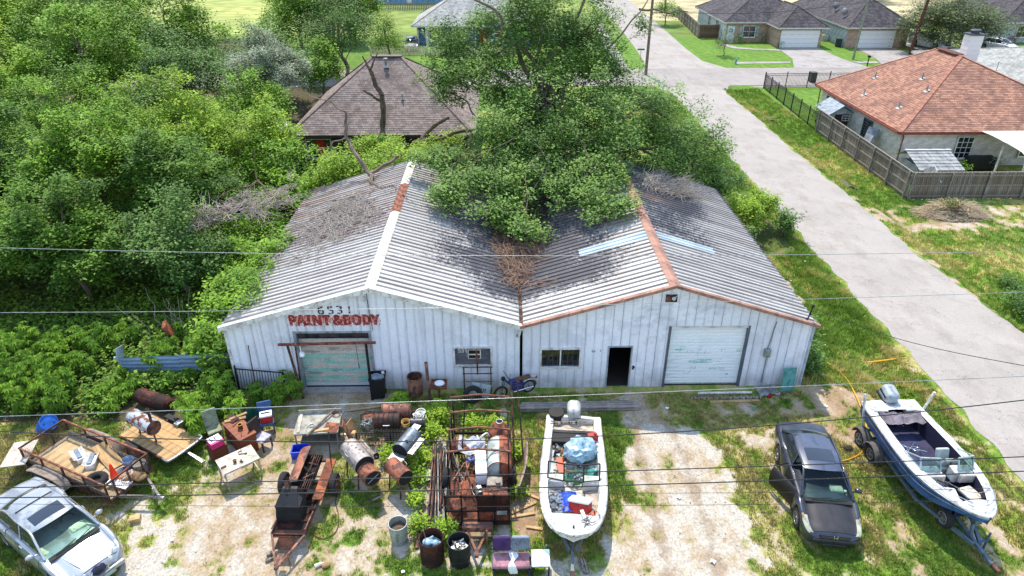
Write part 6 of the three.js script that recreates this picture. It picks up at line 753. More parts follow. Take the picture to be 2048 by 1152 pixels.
{ // blue and white boat
  const p = [13.42, 0, -15.85], t = .03; const tr = boatTrailer('boat_trailer', 'tandem axle trailer carrying the blue and white boat', p, t, { L: 4.9, W: 1.55, y: .5, tip: 3.35, wheels: [-2.05, -1.3], m: gr(0x6d7f90, .55, .4), fenderM: gr(0x5f5c5a, .9), guides: true });
  const sp = wheelParts(tr, .31, .18, -.42, .62, 1.75, { s: -1, spokes: 5 }); sp.name = 'spare_wheel'; part('jack', [rod([.3, .1, 2.6], [.3, .9, 2.6], .03), bar([.05, .55, 2.6], [.3, .6, 2.6], .05)], gr(0x4e6d92, .5, .3), tr);
  const r = thing('blue_boat', 'blue and white bowrider boat on its tandem trailer by the road', 'boat', [p[0], 0, p[2]], t), dm = gr(0xe4e6e4, .45, 0, .8), H = { L: 5.35, B: 2.06, sheer: 1.42, bow: .16, fl: .56, chine: .24, pow: 1.8, blunt: .68, rim: .24, cock: [.12, .86], floor: .85, hullM: gr(0x3a6cae, .35), deckM: dm, inM: gr(0x1c1c3c, .8), floorM: gr(0x3a3a5a, .9), stripes: [[.02, .17, gr(0x4f8cc4, .4)], [.17, .2, M.whitep], [.2, .44, gr(0x28569a, .4)], [.44, .47, M.whitep], [.47, .66, gr(0x2c5a98, .4)]] }, { b, sy, Zt, inn } = boat(r, H), z = Zt;
  outboard(r, -2.72, 1.7, .98, gr(0xa8b4ba, .4)); part('rear_seat', [rbox(.55, .22, .45, .06, -.55, 1.38, z(.07)), rbox(.55, .22, .45, .06, .6, 1.38, z(.07))], dm, r); part('torn_cover', [sheet(Array.from({ length: 16 }, (_, i) => Array.from({ length: 7 }, (_, j) => [-.72 + i * .096, 1.42 + .16 * S(NB, i * .06, j * .07) - .02 * j, z(.15) + j * .07 - .1])))], gr(0x8a8088, .9), r, { smooth: .5 });
  part('back_to_back_seat', [rbox(.42, .34, .5, .06, .4, 1.02, z(.52)), rbox(.42, .5, .12, .05, .4, 1.3, z(.48), -.35), rbox(.42, .5, .12, .05, .4, 1.3, z(.545), .35)], gr(0xb8c4c4, .6), r); part('back_to_back_seat', [rbox(.42, .34, .5, .06, -.35, .98, z(.5))], gr(0x23306a, .7), r); part('bow_lounge', [rbox(.46, .12, .7, .05, -.34, 1.26, z(.79), 0, -.24), rbox(.46, .12, .7, .05, .34, 1.26, z(.79), 0, .24), rbox(.5, .32, .1, .05, -.45, 1.38, z(.68)), rbox(.5, .32, .1, .05, .5, 1.38, z(.68))], gr(0xded8cc, .7), r);
  part('dash_console', [rbox(.62, .42, .36, .05, -.5, 1.28, z(.625)), rbox(.62, .42, .36, .05, .5, 1.28, z(.625))], dm, r); part('steering_wheel', [tor(.17, .015, .5, 1.42, z(.575), -.6)], M.black, r);
  for (const s of [-1, 1]) { const w = part('windscreen_frame', [bar([s * .28, 1.52, z(.65)], [s * .28, 1.9, z(.62)], .04), bar([s * .82, 1.5, z(.63)], [s * .82, 1.86, z(.6)], .04), bar([s * .28, 1.52, z(.65)], [s * .82, 1.5, z(.63)], .035), bar([s * .28, 1.9, z(.62)], [s * .82, 1.86, z(.6)], .035), bar([s * .82, 1.86, z(.6)], [s * .86, 1.52, z(.47)], .03)], gr(0xb9ccd0, .4, .3), r); part('pane', [soup(quad([s * .3, 1.53, z(.65)], [s * .8, 1.51, z(.63)], [s * .8, 1.85, z(.6)], [s * .3, 1.88, z(.62)]))], phys(0x8fb0b4, .1, { transmission: .8, thickness: 0, map: TX.grime }), w); part('pane', [soup(quad([s * .83, 1.53, z(.63)], [s * .86, 1.52, z(.48)], [s * .84, 1.6, z(.52)], [s * .82, 1.84, z(.6)]))], M.glass, w); }
  part('bow_rail', [tub([[-.75, 1.62, 1.3], [-.6, 1.74, 1.9], [-.3, 1.78, 2.25], [0, 1.8, 2.4], [.3, 1.78, 2.25], [.6, 1.74, 1.9], [.75, 1.62, 1.3]], .012, 6, 40)], M.chrome, r); part('cleat', [rod([-.3, 1.66, 2.1], [-.2, 1.66, 2.2], .02), rod([.3, 1.66, 2.1], [.2, 1.66, 2.2], .02)], M.chrome, r); part('folded_chair', [tor(.16, .012, -.35, .93, -.9, PI / 2), tor(.14, .012, .05, .95, -.8, 1.3), rod([-.5, .9, -1.1], [.3, 1.0, -.6], .015), rod([-.4, .92, -.6], [.2, .96, -1.1], .015)], M.chrome, r); part('anchor', [rod([-.55, 1.5, 1.1], [-.3, 1.52, 1.35], .02), rod([-.5, 1.55, 1.4], [-.2, 1.52, 1.2], .03)], M.blackmetal, r); part('rope', [tub([[-.4, 1.55, 1.2], [-.1, 1.58, 1.6], [.3, 1.6, 1.75], [.7, 1.6, 1.6]], .01)], M.greywood, r); part('motor_decal', [box(.012, .08, .42, -.24, 1.74, -2.72, .25)], M.black, r);
}
// ---------- things standing in the yard ----------
reseed(71);
const at2 = (p, t, x, y, z) => { const c = Math.cos(t), s = Math.sin(t); return [p[0] + x * c + z * s, y, p[2] - x * s + z * c]; };   // local to world
const meshPanel = (w, h, n, m, r) => { const g = []; for (let i = 0; i <= n; i++) g.push(box(r, h, r, -w / 2 + w * i / n, 0, 0)); for (let j = 0; j <= m; j++) g.push(box(w, r, r, 0, -h / 2 + h * j / m, 0)); return g; };
{ // big utility trailer
  const p = [-13.6, 0, -16.82], t = 1.13, r = thing('utility_trailer', 'brown tandem utility trailer with mesh sides beside the silver sedan', 'trailer', p, t), W = 1.53, L = 3.98, m = mat(0xeee0d4, .85, .1, { map: rep(TX.rustdark, 1) }), rust = mat(0xcdb6a4, .85, .1, { map: TX.rust });
  for (const s of [-1, 1]) { part('side_rail', box(.07, .1, L, s * W / 2, .42, 0), m, r); part('top_rail', box(.05, .05, L, s * W / 2, 1.08, 0), M.rust2, r); for (let i = 0; i <= 4; i++) part('upright', box(.045, .64, .06, s * W / 2, .75, -L / 2 + .03 + (L - .06) * i / 4), m, r); part('side_board', box(.02, .22, L - .1, s * (W / 2 - .03), .58, 0), M.greywood, r); const g = meshPanel(L - .1, .6, 70, 11, .005).map((q) => q.rotateY(PI / 2).translate(s * (W / 2 + .01), .75, 0)); part('wire_mesh', g, m, r, { kind: 'stuff' }); }
  for (const z of [-L / 2, L / 2]) { part('end_rail', box(W, .1, .07, 0, .42, z), m, r); part('end_rail', box(W + .05, .05, .05, 0, 1.08, z), m, r); } for (const x of [-.5, 0, .5]) part('upright', box(.045, .64, .05, x, .75, L / 2), m, r); part('upright', box(.045, .64, .05, .25, .75, -L / 2), m, r); part('wire_mesh', meshPanel(W, .6, 30, 11, .005).map((q) => q.translate(0, .75, L / 2 + .01)), m, r, { kind: 'stuff' }); part('wire_mesh', meshPanel(W, .6, 30, 11, .005).map((q) => q.translate(0, .75, -L / 2)), m, r, { kind: 'stuff' });
  for (let i = 0; i < 5; i++) part('bed_plank', box(W / 5 - .012, .035, L - .08, -W / 2 + W / 5 * (i + .5), .445 + (i % 2) * .004, 0), mat(0xe4ecf4, .9, 0, { map: TX.wood }), r); part('plywood_sheet', box(1.22, .012, 2.3, .02, .475, -.55, 0, .04), mat(0xf4ece0, .9, 0, { map: rep(TX.wood, .5) }), r);
  for (const s of [-1, 1]) { part('tongue_arm', bar([s * .5, .4, L / 2], [0, .4, L / 2 + 1.2], .07, .09), gr(0x8a8580, .7, .2), r); for (const z of [-.98, -.2]) { wheelParts(r, .33, .2, s * (W / 2 + .2), .33, z, { s, spokes: 8 }); } part('fender', [sheet([[-1.48, .42], [-1.38, .66], [-1.1, .76], [-.58, .78], [-.08, .76], [.2, .66], [.3, .42]].map(([z, y]) => [[s * (W / 2 + .05), y, z], [s * (W / 2 + .33), y, z], [s * (W / 2 + .34), y - .05, z]]))], gr(0x9a8c80, .8, .2), r); } part('coupler', [rbox(.12, .12, .3, .04, 0, .42, L / 2 + 1.25), rod([.0, .1, L / 2 + 1.0], [0, .7, L / 2 + 1.0], .03)], M.galv, r); part('tail_light', [box(.09, .1, .05, -W / 2 - .05, .45, -L / 2 - .03)], M.red, r);
  const q = (x, y, z) => at2(p, t, x, y, z), TG = 'load of the big trailer'; const bx = (lab, x, z, a) => { const b = thing('cardboard_box', lab, 'box', q(x, .485, z), t + a, TG); part('side', [box(.62, .16, .24, 0, .08, 0)], M.plasticw, b); part('printed_end', [box(.02, .15, .12, .315, .08, .05)], M.purple, b); part('flap', [box(.62, .01, .12, 0, .19, -.15, .5), box(.62, .01, .12, 0, .19, .15, -.5)], M.white2, b); part('inner_tray', [box(.5, .05, .14, 0, .185, 0)], M.greyfab, b); };
  bx('white carton with a purple end nearer the blue drum, on the trailer', .1, -.55, 1.2); bx('white carton with a purple end nearer the cone, on the trailer', .12, .05, .65);
  single('trailer_tire', [tor(.25, .11, 0, .11, 0, PI / 2, 0, 0, 26, 10)], M.tyre, 'bare tire lying on the big trailer', 'tire', q(-.42, .47, .95), 0, TG); const c = thing('traffic_cone', 'orange traffic cone standing on the big trailer', 'cone', q(-.12, .47, 1.45), t, TG); part('cone', [lat([[.15, .03], [.03, .72], [.028, .73], [.0, .73]], 18)], mat(0xff3b10, .5), c); part('base', [rbox(.36, .03, .36, .01, 0, .015, 0)], mat(0xd83410, .6), c);
  const bk = thing('plastic_bucket', 'pale blue plastic bucket on the big trailer', 'bucket', q(.5, .47, 1.35), 0, TG); part('pail', [lat([[0, .01], [.13, .01], [.165, .36], [.175, .36], [.175, .34]], 18)], gr(0x9fb6d6, .5), bk); part('handle', [tor(.17, .006, 0, .34, 0, .4, 0, 0, 16, 4, PI)], M.galv, bk);
  single('hub_rim', [lat([[.1, 0], [.22, .02], [.26, .12], [.24, .14], [.1, .06]], 18)], gr(0x2b2f55, .5), 'dark blue wheel rim on the big trailer', 'rim', q(.16, .48, 1.45), 0, TG); single('folded_frame', [rod([-.2, .1, 0], [.25, .34, .1], .015), rod([-.2, .1, .2], [.25, .34, .3], .015), tor(.14, .012, .05, .2, .15, .6), rod([.25, .34, .1], [.25, .34, .3], .015)], M.plasticw, 'white folded chair frame on the big trailer', 'chair frame', q(.1, .5, 1.65), .4, TG); single('white_board', [box(.34, .03, .7, 0, .02, 0, .1)], M.plasticw, 'white panel lying at the front of the big trailer', 'board', q(-.2, .56, 1.72), t + .2, TG); single('spare_drum', [cyl(.2, .2, .32, 0, .16, 0), tor(.2, .012, 0, .32, 0, PI / 2)], gr(0x9a948c, .8), 'dusty keg at the front corner of the big trailer', 'keg', q(.55, .47, 1.78), 0, TG); single('rag_heap', [sph(.28, 0, .1, 0, 1.3, .5, .8, 10), sph(.2, .3, .08, .1, 1, .5, 1, 10)], M.cardboard, 'heap of brown rags at the front of the big trailer', 'rags', q(.15, .48, 1.78), .3, TG); single('bent_plywood', [sheet(Array.from({ length: 8 }, (_, i) => [[-.6 + i * .17, .02 + .02 * i * i * .3, -.25], [-.6 + i * .17, .02 + .02 * i * i * .3, .25]]))], M.ply, 'curled plywood strip on the big trailer', 'plywood', q(.48, .49, .4), t + 1.3, TG); single('wheel_chock', [box(.3, .16, .22, 0, .08, 0)], M.palewood, 'wooden chock block under the trailer tongue', 'block', [-11.3, 0, -14.9], .3);
}
{ // small flat trailer with a barrel grill on it
  const p = [-11.88, 0, -18.2], t = 1.045, r = thing('flat_trailer', 'small flat plywood trailer carrying the pale barrel grill', 'trailer', p, t), W = 1.25, L = 2.6; for (let i = 0; i < 4; i++) part('bed_plank', box(W / 4 - .012, .03, L, -W / 2 + W / 4 * (i + .5), .42, 0), M.ply, r); part('frame', [box(.05, .1, L, -W / 2 - .02, .38, 0), box(.05, .1, L, W / 2 + .02, .38, 0), box(W, .1, .05, 0, .37, -L / 2)], M.rustdark, r); part('front_rail', [tub([[-W / 2 - .05, .46, L / 2 - .25], [-W / 2 - .05, .46, L / 2], [-W / 2 + .08, .46, L / 2 + .05], [W / 2 - .08, .46, L / 2 + .05], [W / 2 + .05, .46, L / 2], [W / 2 + .05, .46, L / 2 - .25]], .045, 8, 50)], M.galv, r); part('tongue', [bar([0, .36, L / 2], [0, .22, L / 2 + .8], .07), rod([.06, .3, L / 2 + .2], [.1, .2, L / 2 + .8], .02)], M.galv, r); for (const s of [-1, 1]) { wheelParts(r, .26, .15, s * (W / 2 + .16), .26, -.35, { s }); part('fender', [rbox(.2, .03, .6, .01, s * (W / 2 + .16), .54, -.35), box(.2, .1, .03, s * (W / 2 + .16), .5, -.05), box(.2, .1, .03, s * (W / 2 + .16), .5, -.65)], M.black, r); } part('plate_box', [rbox(.3, .12, .22, .02, .75, .5, .05)], M.galv, r);
}
function barrelGrill(label, a, b, r, m, o = {}) {   // axis from a to b in world
  const mid = [(a[0] + b[0]) / 2, 0, (a[2] + b[2]) / 2], L = Math.hypot(b[0] - a[0], b[2] - a[2]), t = Math.atan2(b[0] - a[0], b[2] - a[2]), g = thing('barrel_grill', label, 'grill', [mid[0], o.base ?? 0, mid[2]], t, 'barrel grills'), y = a[1] - (o.base ?? 0);
  part('barrel', [cyl(r, r, L, 0, y, 0, PI / 2, 0, 0, 26), tor(r, .012, 0, y, -L / 2), tor(r, .012, 0, y, L / 2)], m, g); part('end_plate', [cyl(r * .985, r * .985, .015, 0, y, L / 2 + .008, PI / 2, 0, 0, 26)], o.end ?? M.rustdark, g); part('lid_seam', [box(.014, .014, L * .9, r * .93, y + r * .4, 0), box(.014, .014, L * .9, -r * .93, y + r * .4, 0)], M.rustdark, g); part('lid_handle', [tub([[(o.hs ?? 1) * r * .8, y + r * .62, -.12], [(o.hs ?? 1) * r * 1.02, y + r * .78, -.12], [(o.hs ?? 1) * r * 1.02, y + r * .78, .12], [(o.hs ?? 1) * r * .8, y + r * .62, .12]], .012, 6, 20)], o.hm ?? M.galv, g);
  for (const z of [-L * .36, L * .36]) for (const s of o.legs ?? [-1, 1]) { const leg = part('leg', bar([s * r * .5, y - r * .7, z], [s * r * .8, .02, z * 1.1], .04), M.rustdark, g); if (o.feet) part('foot', [rod([s * r * .8, .03, z * 1.1], [s * r * .8 - .1, .015, z * 1.1 + .1], .014), rod([s * r * .8, .03, z * 1.1], [s * r * .8 + .1, .015, z * 1.1 + .1], .014), rod([s * r * .8, .03, z * 1.1], [s * r * .8, .015, z * 1.1 - .12], .014)], M.rustdark, leg); }
  if (o.stack) part('smoke_stack', [cyl(.045, .045, .75, 0, y + r * .5 + .3, L / 2 - .02, 0, 0, 0, 12, true), tor(.047, .008, 0, y + r * .5 + .67, L / 2 - .02, PI / 2)], M.rustdark, g); return { g, y, L };
}
barrelGrill('pale rust streaked barrel grill standing on the flat trailer', [-12.72, 1.15, -18.44], [-11.74, 1.15, -17.82], .26, M.rustpaint, { base: .44, feet: true, stack: true, legs: [0] });
single('rusty_tank', [lat([[0, -.85], [.16, -.83], [.26, -.74], [.29, -.6], [.29, .6], [.26, .74], [.16, .83], [0, .85]], 26, 0, .34, 0, 0, 0, PI / 2), tor(.295, .008, .3, .34, 0, 0, PI / 2), tor(.295, .008, -.3, .34, 0, 0, PI / 2), box(.3, .015, .03, -.1, .63, 0)], mat(0xd0a898, .85, .1, { map: rep(TX.rustdark, .8) }), 'dark red rusty tank lying in the tall weeds', 'tank', [-13.05, 0, -20.35], -.42, null, { smooth: .6 });
{ const d = thing('blue_drum', 'blue plastic drum tipped over in the weeds', 'drum', [-16.2, .35, -18.95]); d.rotation.set(.75, .5, -.35, 'YXZ'); part('shell', [lat([[0, -.42], [.27, -.42], [.29, -.4], [.3, -.15], [.29, -.13], [.3, .15], [.3, .4], [.285, .43], [.26, .43], [.26, .40], [0, .40]], 28)], gr(0x1263c8, .4), d, { smooth: .5 }); part('bung', [cyl(.045, .045, .02, .15, .41, 0)], gr(0x0f55a8, .4), d); part('bung', [cyl(.045, .045, .02, -.15, .41, 0)], gr(0x0f55a8, .4), d); }
{ const p = thing('plastic_table', 'off white folding table at the left edge behind the trailer', 'table', [-15.95, 0, -17.15], .2); part('table_top', [rbox(.75, .045, 1.2, .02, 0, .7, 0)], gr(0xd6c9b8, .7), p); for (const x of [-.28, .28]) for (const z of [-.45, .45]) part('leg', rod([x, 0, z], [x, .69, z * .9], .015), M.galv, p); }
function table(name, label, p, t, w, d, h, tm, lm) { const r = thing(name, label, 'table', p, t); part('table_top', [rbox(w, .035, d, .008, 0, h, 0)], tm, r); for (const x of [-w / 2 + .05, w / 2 - .05]) for (const z of [-d / 2 + .05, d / 2 - .05]) part('leg', box(.045, h - .02, .045, x, h / 2 - .01, z), lm, r); part('apron', [box(w - .15, .05, .03, 0, h - .05, d / 2 - .05), box(w - .15, .05, .03, 0, h - .05, -d / 2 + .05)], lm, r); return r; }
{ const t = table('patio_table', 'low cream table with small tools on it, in front of the dresser', [-8.66, 0, -16.72], .67, 1.18, .82, .74, gr(0xcfc8b4, .6), gr(0xc6beaa, .6)); part('stretcher', [bar([-.5, .2, -.33], [-.5, .2, .33], .03), bar([.5, .2, -.33], [.5, .2, .33], .03)], M.offwhite, t); const q = (x, z) => at2([-8.66, 0, -16.72], .67, x, .76, z); single('wood_scrap', [box(.16, .04, .06, 0, .02, 0)], M.rustdark, 'brown wood scrap at the corner of the cream table', 'scrap', q(-.48, .1), .7); single('pipe_fitting', [cyl(.05, .05, .09, 0, .05, 0), tor(.05, .015, 0, .1, 0, PI / 2)], M.rustdark, 'rusty pipe fitting at the middle of the cream table', 'fitting', q(-.12, .12), 0); single('bolt_bundle', [rod([-.06, .03, 0], [.06, .03, .02], .02), rod([-.04, .06, -.03], [.05, .05, .05], .015), rod([0, .02, 0], [0, .11, 0], .015)], M.rustdark, 'small heap of bolts at the front of the cream table', 'bolts', q(.06, .22), 0); single('spanner', [rod([-.1, .015, 0], [.1, .015, .04], .012), tor(.03, .01, .12, .015, .05, PI / 2)], M.rustdark, 'spanner at the far end of the cream table', 'spanner', q(.2, -.15), .4); single('clamp', [bar([-.06, .04, 0], [.05, .08, 0], .03), rod([.05, .02, -.04], [.05, .12, -.04], .012)], M.rustdark, 'old clamp on the cream table', 'clamp', q(.16, -.22), .2); }
function chair(name, label, p, t, fm, sm, o = {}) { const r = thing(name, label, 'chair', p, t, 'chairs by the dresser'); part('seat', [rbox(.48, .09, .48, .035, 0, .44, 0)], sm, r); part('backrest', [rbox(.48, .62, .07, .03, 0, .82, -.24, -.15)], o.bm ?? fm, r); for (const x of [-.2, .2]) { part('leg', bar([x, 0, .21], [x, .42, .2], .045), fm, r); part('leg', bar([x, 0, -.28], [x, .42, -.2], .045), fm, r); } return r; }
chair('dining_chair', 'blue padded dining chair holding the red cooler', [-8.42, 0, -18.95], .35, gr(0x2f4f78, .7), gr(0x3f5f8a, .8), { bm: gr(0x3a6194, .8) }); chair('dining_chair', 'dark brown dining chair with a pale seat beside the dresser', [-8.36, 0, -18.1], 1.1, gr(0x3a2a24, .7), gr(0xc9c6d2, .9)); chair('dining_chair', 'olive drab chair half hidden in the weeds', [-10.15, 0, -18.55], .6, gr(0x7c8568, .8), gr(0x99a081, .8), { bm: gr(0x8d9a80, .8) });
{ const c = thing('red_cooler', 'red cooler with a white lid on the blue chair', 'cooler', [-8.4, .49, -18.92], .3); part('box', [rbox(.4, .26, .3, .03, 0, .13, 0)], gr(0xc4161c, .4), c); part('lid', [rbox(.42, .08, .32, .03, 0, .3, 0)], M.plasticw, c); part('handle', [box(.3, .03, .03, 0, .36, 0)], M.blackmetal, c);
  const d = thing('wooden_dresser', 'red brown wooden dresser with a tin on its top', 'dresser', [-9.1, 0, -18.2], .78); part('carcass', [box(.56, .74, 1.25, 0, .4, 0)], mat(0x9a5a3c, .7, 0, { map: rep(TX.wood, .7) }), d); part('top', [box(.62, .04, 1.32, 0, .79, 0)], mat(0xb06844, .6, 0, { map: rep(TX.wood, .7) }), d); for (let i = 0; i < 3; i++) { const w = part('drawer', [box(.02, .2, 1.1, -.29, .16 + i * .24, 0)], mat(0x8a4e34, .7, 0, { map: TX.wood }), d); part('knob', sph(.02, -.31, .16 + i * .24, 0), M.galv, w); } 
  const q = (x, z, y) => at2([-9.1, 0, -18.2], .78, x, y, z); const tin = thing('open_tin', 'open tin with an orange rim on the dresser', 'tin', q(.02, .1, .81)); part('shell', [cyl(.08, .08, .17, 0, .09, 0, 0, 0, 0, 16, true)], gr(0x5a3d2a, .5), tin); part('rim', [tor(.08, .014, 0, .175, 0, PI / 2)], M.yellow, tin); single('flat_bar', [box(.4, .012, .03, 0, .01, 0)], M.rustdark, 'flat metal bar lying on the dresser top', 'bar', q(.05, -.25, .82), 1.2); single('hand_tool', [rod([0, .02, -.1], [0, .02, .1], .014)], M.rustdark, 'small hand tool on the dresser top', 'tool', q(-.1, .4, .82), .4); single('draped_cloth', [rbox(.3, .05, .42, .02, 0, 0, 0, 0, 0, .1)], gr(0x4a3030, .9), 'dark cloth on the back end of the dresser', 'cloth', q(.05, -.55, .84), .9); single('loose_boards', [box(.12, .03, .7, 0, .02, 0), box(.1, .03, .6, .13, .04, .1, 0, .3)], M.cardboard, 'loose brown boards on the dresser end', 'boards', q(.1, -.45, .82), 1.9);
  const k = thing('pink_crate', 'pink printed box at the front of the dresser', 'box', [-9.72, 0, -17.64], .78); part('stand', [box(.5, .55, .5, 0, .28, 0)], mat(0x7c4630, .8, 0, { map: TX.wood }), k); part('box', [rbox(.44, .22, .44, .02, 0, .67, 0)], M.pink, k); const pt = canvasTex(128, 128, (c2) => { c2.fillStyle = '#f0e4f2'; c2.fillRect(0, 0, 128, 128); c2.fillStyle = '#3a1b52'; c2.fillRect(18, 20, 14, 60); c2.fillRect(18, 66, 34, 14); c2.fillRect(62, 22, 40, 12); c2.fillRect(62, 22, 12, 50); c2.fillRect(62, 44, 34, 10); c2.fillStyle = '#d83a86'; c2.fillRect(0, 100, 128, 28); }), g = fin(new THREE.PlaneGeometry(.42, .42)).rotateX(-PI / 2).translate(0, .785, 0); part('printed_lid', g, mat(0xffffff, .6, 0, { map: pt }), k, { uv: 0 });
  const gt = thing('green_tub', 'dark green plastic tub in the weeds behind the dresser', 'tub', [-9.15, 0, -19.3]); part('shell', [lat([[0, .02], [.3, .02], [.38, .4], [.41, .4], [.41, .37]], 22)], gr(0x2a7060, .5), gt, { smooth: .5 }); part('rim', [tor(.4, .02, 0, .4, 0, PI / 2)], gr(0x2a7060, .5), gt);
}
{ // work table with timber and rust sheet
  const t = table('work_table', 'weathered grey work table piled with boards and a rusty sheet', [-6.43, 0, -18.4], .06, 1.5, 1.1, .8, gr(0xa8a69a, .8), gr(0x8a8880, .8)); part('backboard', [box(1.5, .16, .03, 0, .9, -.52)], gr(0xa8a69a, .8), t); part('lower_shelf', [box(1.3, .03, .8, .05, .3, 0)], gr(0x6b6962, .8), t); const q = (x, z, y = .82) => at2([-6.43, 0, -18.4], .06, x, y, z);
  single('round_post', [rod([-.35, .05, .72], [.4, .12, -.7], .04)], M.bark, 'long wooden pole lying across the work table', 'pole', q(.15, 0), 0); single('rust_sheet', [box(.5, .01, .48, 0, .01, 0)], M.orange, 'orange rusty sheet on the work table corner', 'sheet', q(.5, .3), -.15); single('white_plank', [box(.09, .03, 1.0, 0, .02, 0)], M.offwhite, 'pale plank along the left edge of the work table', 'plank', q(-.62, .0), .12); single('chain_coil', [tor(.08, .014, 0, .02, 0, PI / 2), tor(.05, .012, .07, .02, .05, PI / 2), tor(.06, .01, -.06, .03, .05, PI / 2)], M.galv, 'small coil of chain on the work table', 'chain', q(-.2, .15), 0); single('plank_scrap', [box(.5, .03, .1, 0, .02, 0)], M.palewood, 'short wood scrap at the front of the work table', 'scrap', q(.18, .42), .25);
  single('wire_coil', Array.from({ length: 4 }, (_, i) => tor(.1 + i * .012, .006, 0, .02 + i * .01, 0, PI / 2, 0, .1 * i)), M.rust, 'coil of rusty wire at the back of the work table', 'coil', q(.58, -.35), 0); const bc = thing('blue_crate', 'bright blue open crate in front of the work table', 'crate', [-6.96, 0, -17.66], .06); part('shell', [box(.52, .3, .02, 0, .16, .19), box(.52, .3, .02, 0, .16, -.19), box(.02, .3, .36, -.25, .16, 0), box(.02, .3, .36, .25, .16, 0), box(.5, .02, .36, 0, .02, 0)], gr(0x1646d8, .4), bc); part('rim', [box(.56, .03, .03, 0, .32, .2), box(.56, .03, .03, 0, .32, -.2), box(.03, .03, .37, -.265, .32, 0), box(.03, .03, .37, .265, .32, 0)], gr(0x1a50ea, .4), bc);
  const lg = thing('leaning_lumber', 'rusty sheets and boards leaning on the end of the work table', 'boards', [-5.4, 0, -18.35]); part('board', box(.04, .95, .5, -.05, .46, 0, 0, .2, .25), M.rust, lg); part('board', box(.03, .8, .4, .12, .4, -.1, 0, -.3, .35), M.cardboard, lg); part('board', box(.03, .7, .3, .2, .34, .25, 0, .5, .4), M.rustdark, lg); part('round_end', cyl(.09, .09, .3, .2, .5, .2, 1.2), M.palewood, lg);
}
{ // barbecue trailer
  const p = [-6.25, 0, -15.25], t = -.04, r = thing('smoker_trailer', 'long rusty barbecue smoker on a two wheeled trailer', 'smoker', p, t), m = mat(0xd8b8a4, .85, .1, { map: TX.rustdark }); const W = .98;
  for (const s of [-1, 1]) { part('frame_rail', bar([s * W / 2, .45, -1.7], [s * W / 2, .45, 1.35], .06, .08), m, r); part('tongue_rail', bar([s * W / 2, .45, 1.35], [s * .08, .42, 2.3], .06, .08), M.rust, r); part('guard_rail', bar([s * W / 2, .5, .5], [s * W / 2, .62, 1.3], .03), M.rust, r); wheelParts(r, .36, .2, s * (W / 2 + .32), .36, -.75, { s, rim: M.rust, spokes: 0 }); } for (const z of [-1.65, .1, .85, 1.35]) part('cross_bar', bar([-W / 2, .46, z], [W / 2, .46, z], .05, .06), m, r); part('deck_mesh', [box(W - .08, .012, 1.9, 0, .44, .5), box(.5, .012, .5, 0, .43, 1.6)], mat(0xa08878, .9, .2, { map: TX.rustdark }), r); part('coupler', [rbox(.2, .06, .4, .02, 0, .43, 2.2), rbox(.12, .1, .22, .03, 0, .42, 2.42), rod([.2, .05, 2.05], [.2, .5, 2.05], .02)], M.rust, r); part('axle', rod([-W / 2 - .3, .36, -.75], [W / 2 + .3, .36, -.75], .04), M.rustdark, r);
  const pit = part('cooking_chamber', [cyl(.38, .38, 1.55, -.06, .88, -.72, PI / 2, 0, 0, 28, true, PI * .97, PI * .93)], mat(0xf4e4dc, .75, .15, { map: rep(TX.rust, .6) }), r); part('inner_shell', [cyl(.365, .365, 1.54, -.06, .88, -.72, PI / 2, 0, 0, 28, true, PI * .98, PI * 1.42)], M.soot, pit); part('end_cap', [cyl(.37, .37, .02, -.06, .88, .05, PI / 2, 0, 0, 28, false, PI * 1.45, PI * 1.05), cyl(.37, .37, .02, -.06, .88, -1.48, PI / 2, 0, 0, 28, false, PI * 1.45, PI * 1.05)], M.rustdark, pit); part('grate', [...Array.from({ length: 5 }, (_, i) => rod([-.02 + i * .07, .9, -1.45], [-.02 + i * .07, .9, 0], .012)), bar([-.05, .96, -1.05], [.3, .97, -.95], .035), bar([-.02, .96, -.35], [.32, .98, -.6], .05), bar([.1, .97, -1.3], [.12, .97, -.7], .03), bar([.06, .95, -.6], [.1, .95, -.05], .03)], M.rustdark, pit); part('lower_shell', [cyl(.38, .38, 1.55, -.06, .88, -.72, PI / 2, 0, 0, 20, true, -PI * .09, PI * .5)], M.soot, pit); part('open_lid', [cyl(.42, .42, .95, .06, 1.0, -1.75, PI / 2 + .12, .3, 0, 24, true, PI * .32, PI * .3)], M.soot, pit);
  part('side_shelf', [box(.3, .03, 1.75, .53, .62, -.72), box(.03, .05, 1.75, .68, .64, -.72)], M.orange, r); const fb = part('fire_box', [rbox(.72, .5, .62, .06, -.12, .78, .55)], M.soot, r); part('hopper_bottom', [cyl(.36, .36, .7, -.12, .62, .56, 0, 0, PI / 2, 20)], M.soot, fb); part('hood', [soup([...quad([-.48, 1.03, .86], [.24, 1.03, .86], [.1, 1.32, .42], [-.34, 1.32, .42]), ...quad([.24, 1.03, .86], [.24, 1.03, .24], [.1, 1.32, .3], [.1, 1.32, .42]), ...quad([-.48, 1.03, .24], [-.48, 1.03, .86], [-.34, 1.32, .42], [-.34, 1.32, .3]), ...quad([-.34, 1.32, .42], [.1, 1.32, .42], [.1, 1.32, .3], [-.34, 1.32, .3]), ...quad([.24, 1.03, .24], [-.48, 1.03, .24], [-.34, 1.32, .3], [.1, 1.32, .3])])], M.blackmetal, fb); part('corner_plate', [soup([[[.25, 1.035, .87], [.25, 1.04, .5], [.14, 1.25, .52]], [[-.49, 1.035, .87], [-.4, 1.22, .55], [-.49, 1.04, .45]]])], M.steel, fb); part('smoke_stack', [cyl(.09, .09, .34, -.2, 1.44, .32, -.2, 0, .12, 16, true)], M.rustdark, fb); part('side_wing', [soup([[[.26, .98, .3], [.62, 1.0, .16], [.3, 1.0, .1]]])], M.soot, fb);
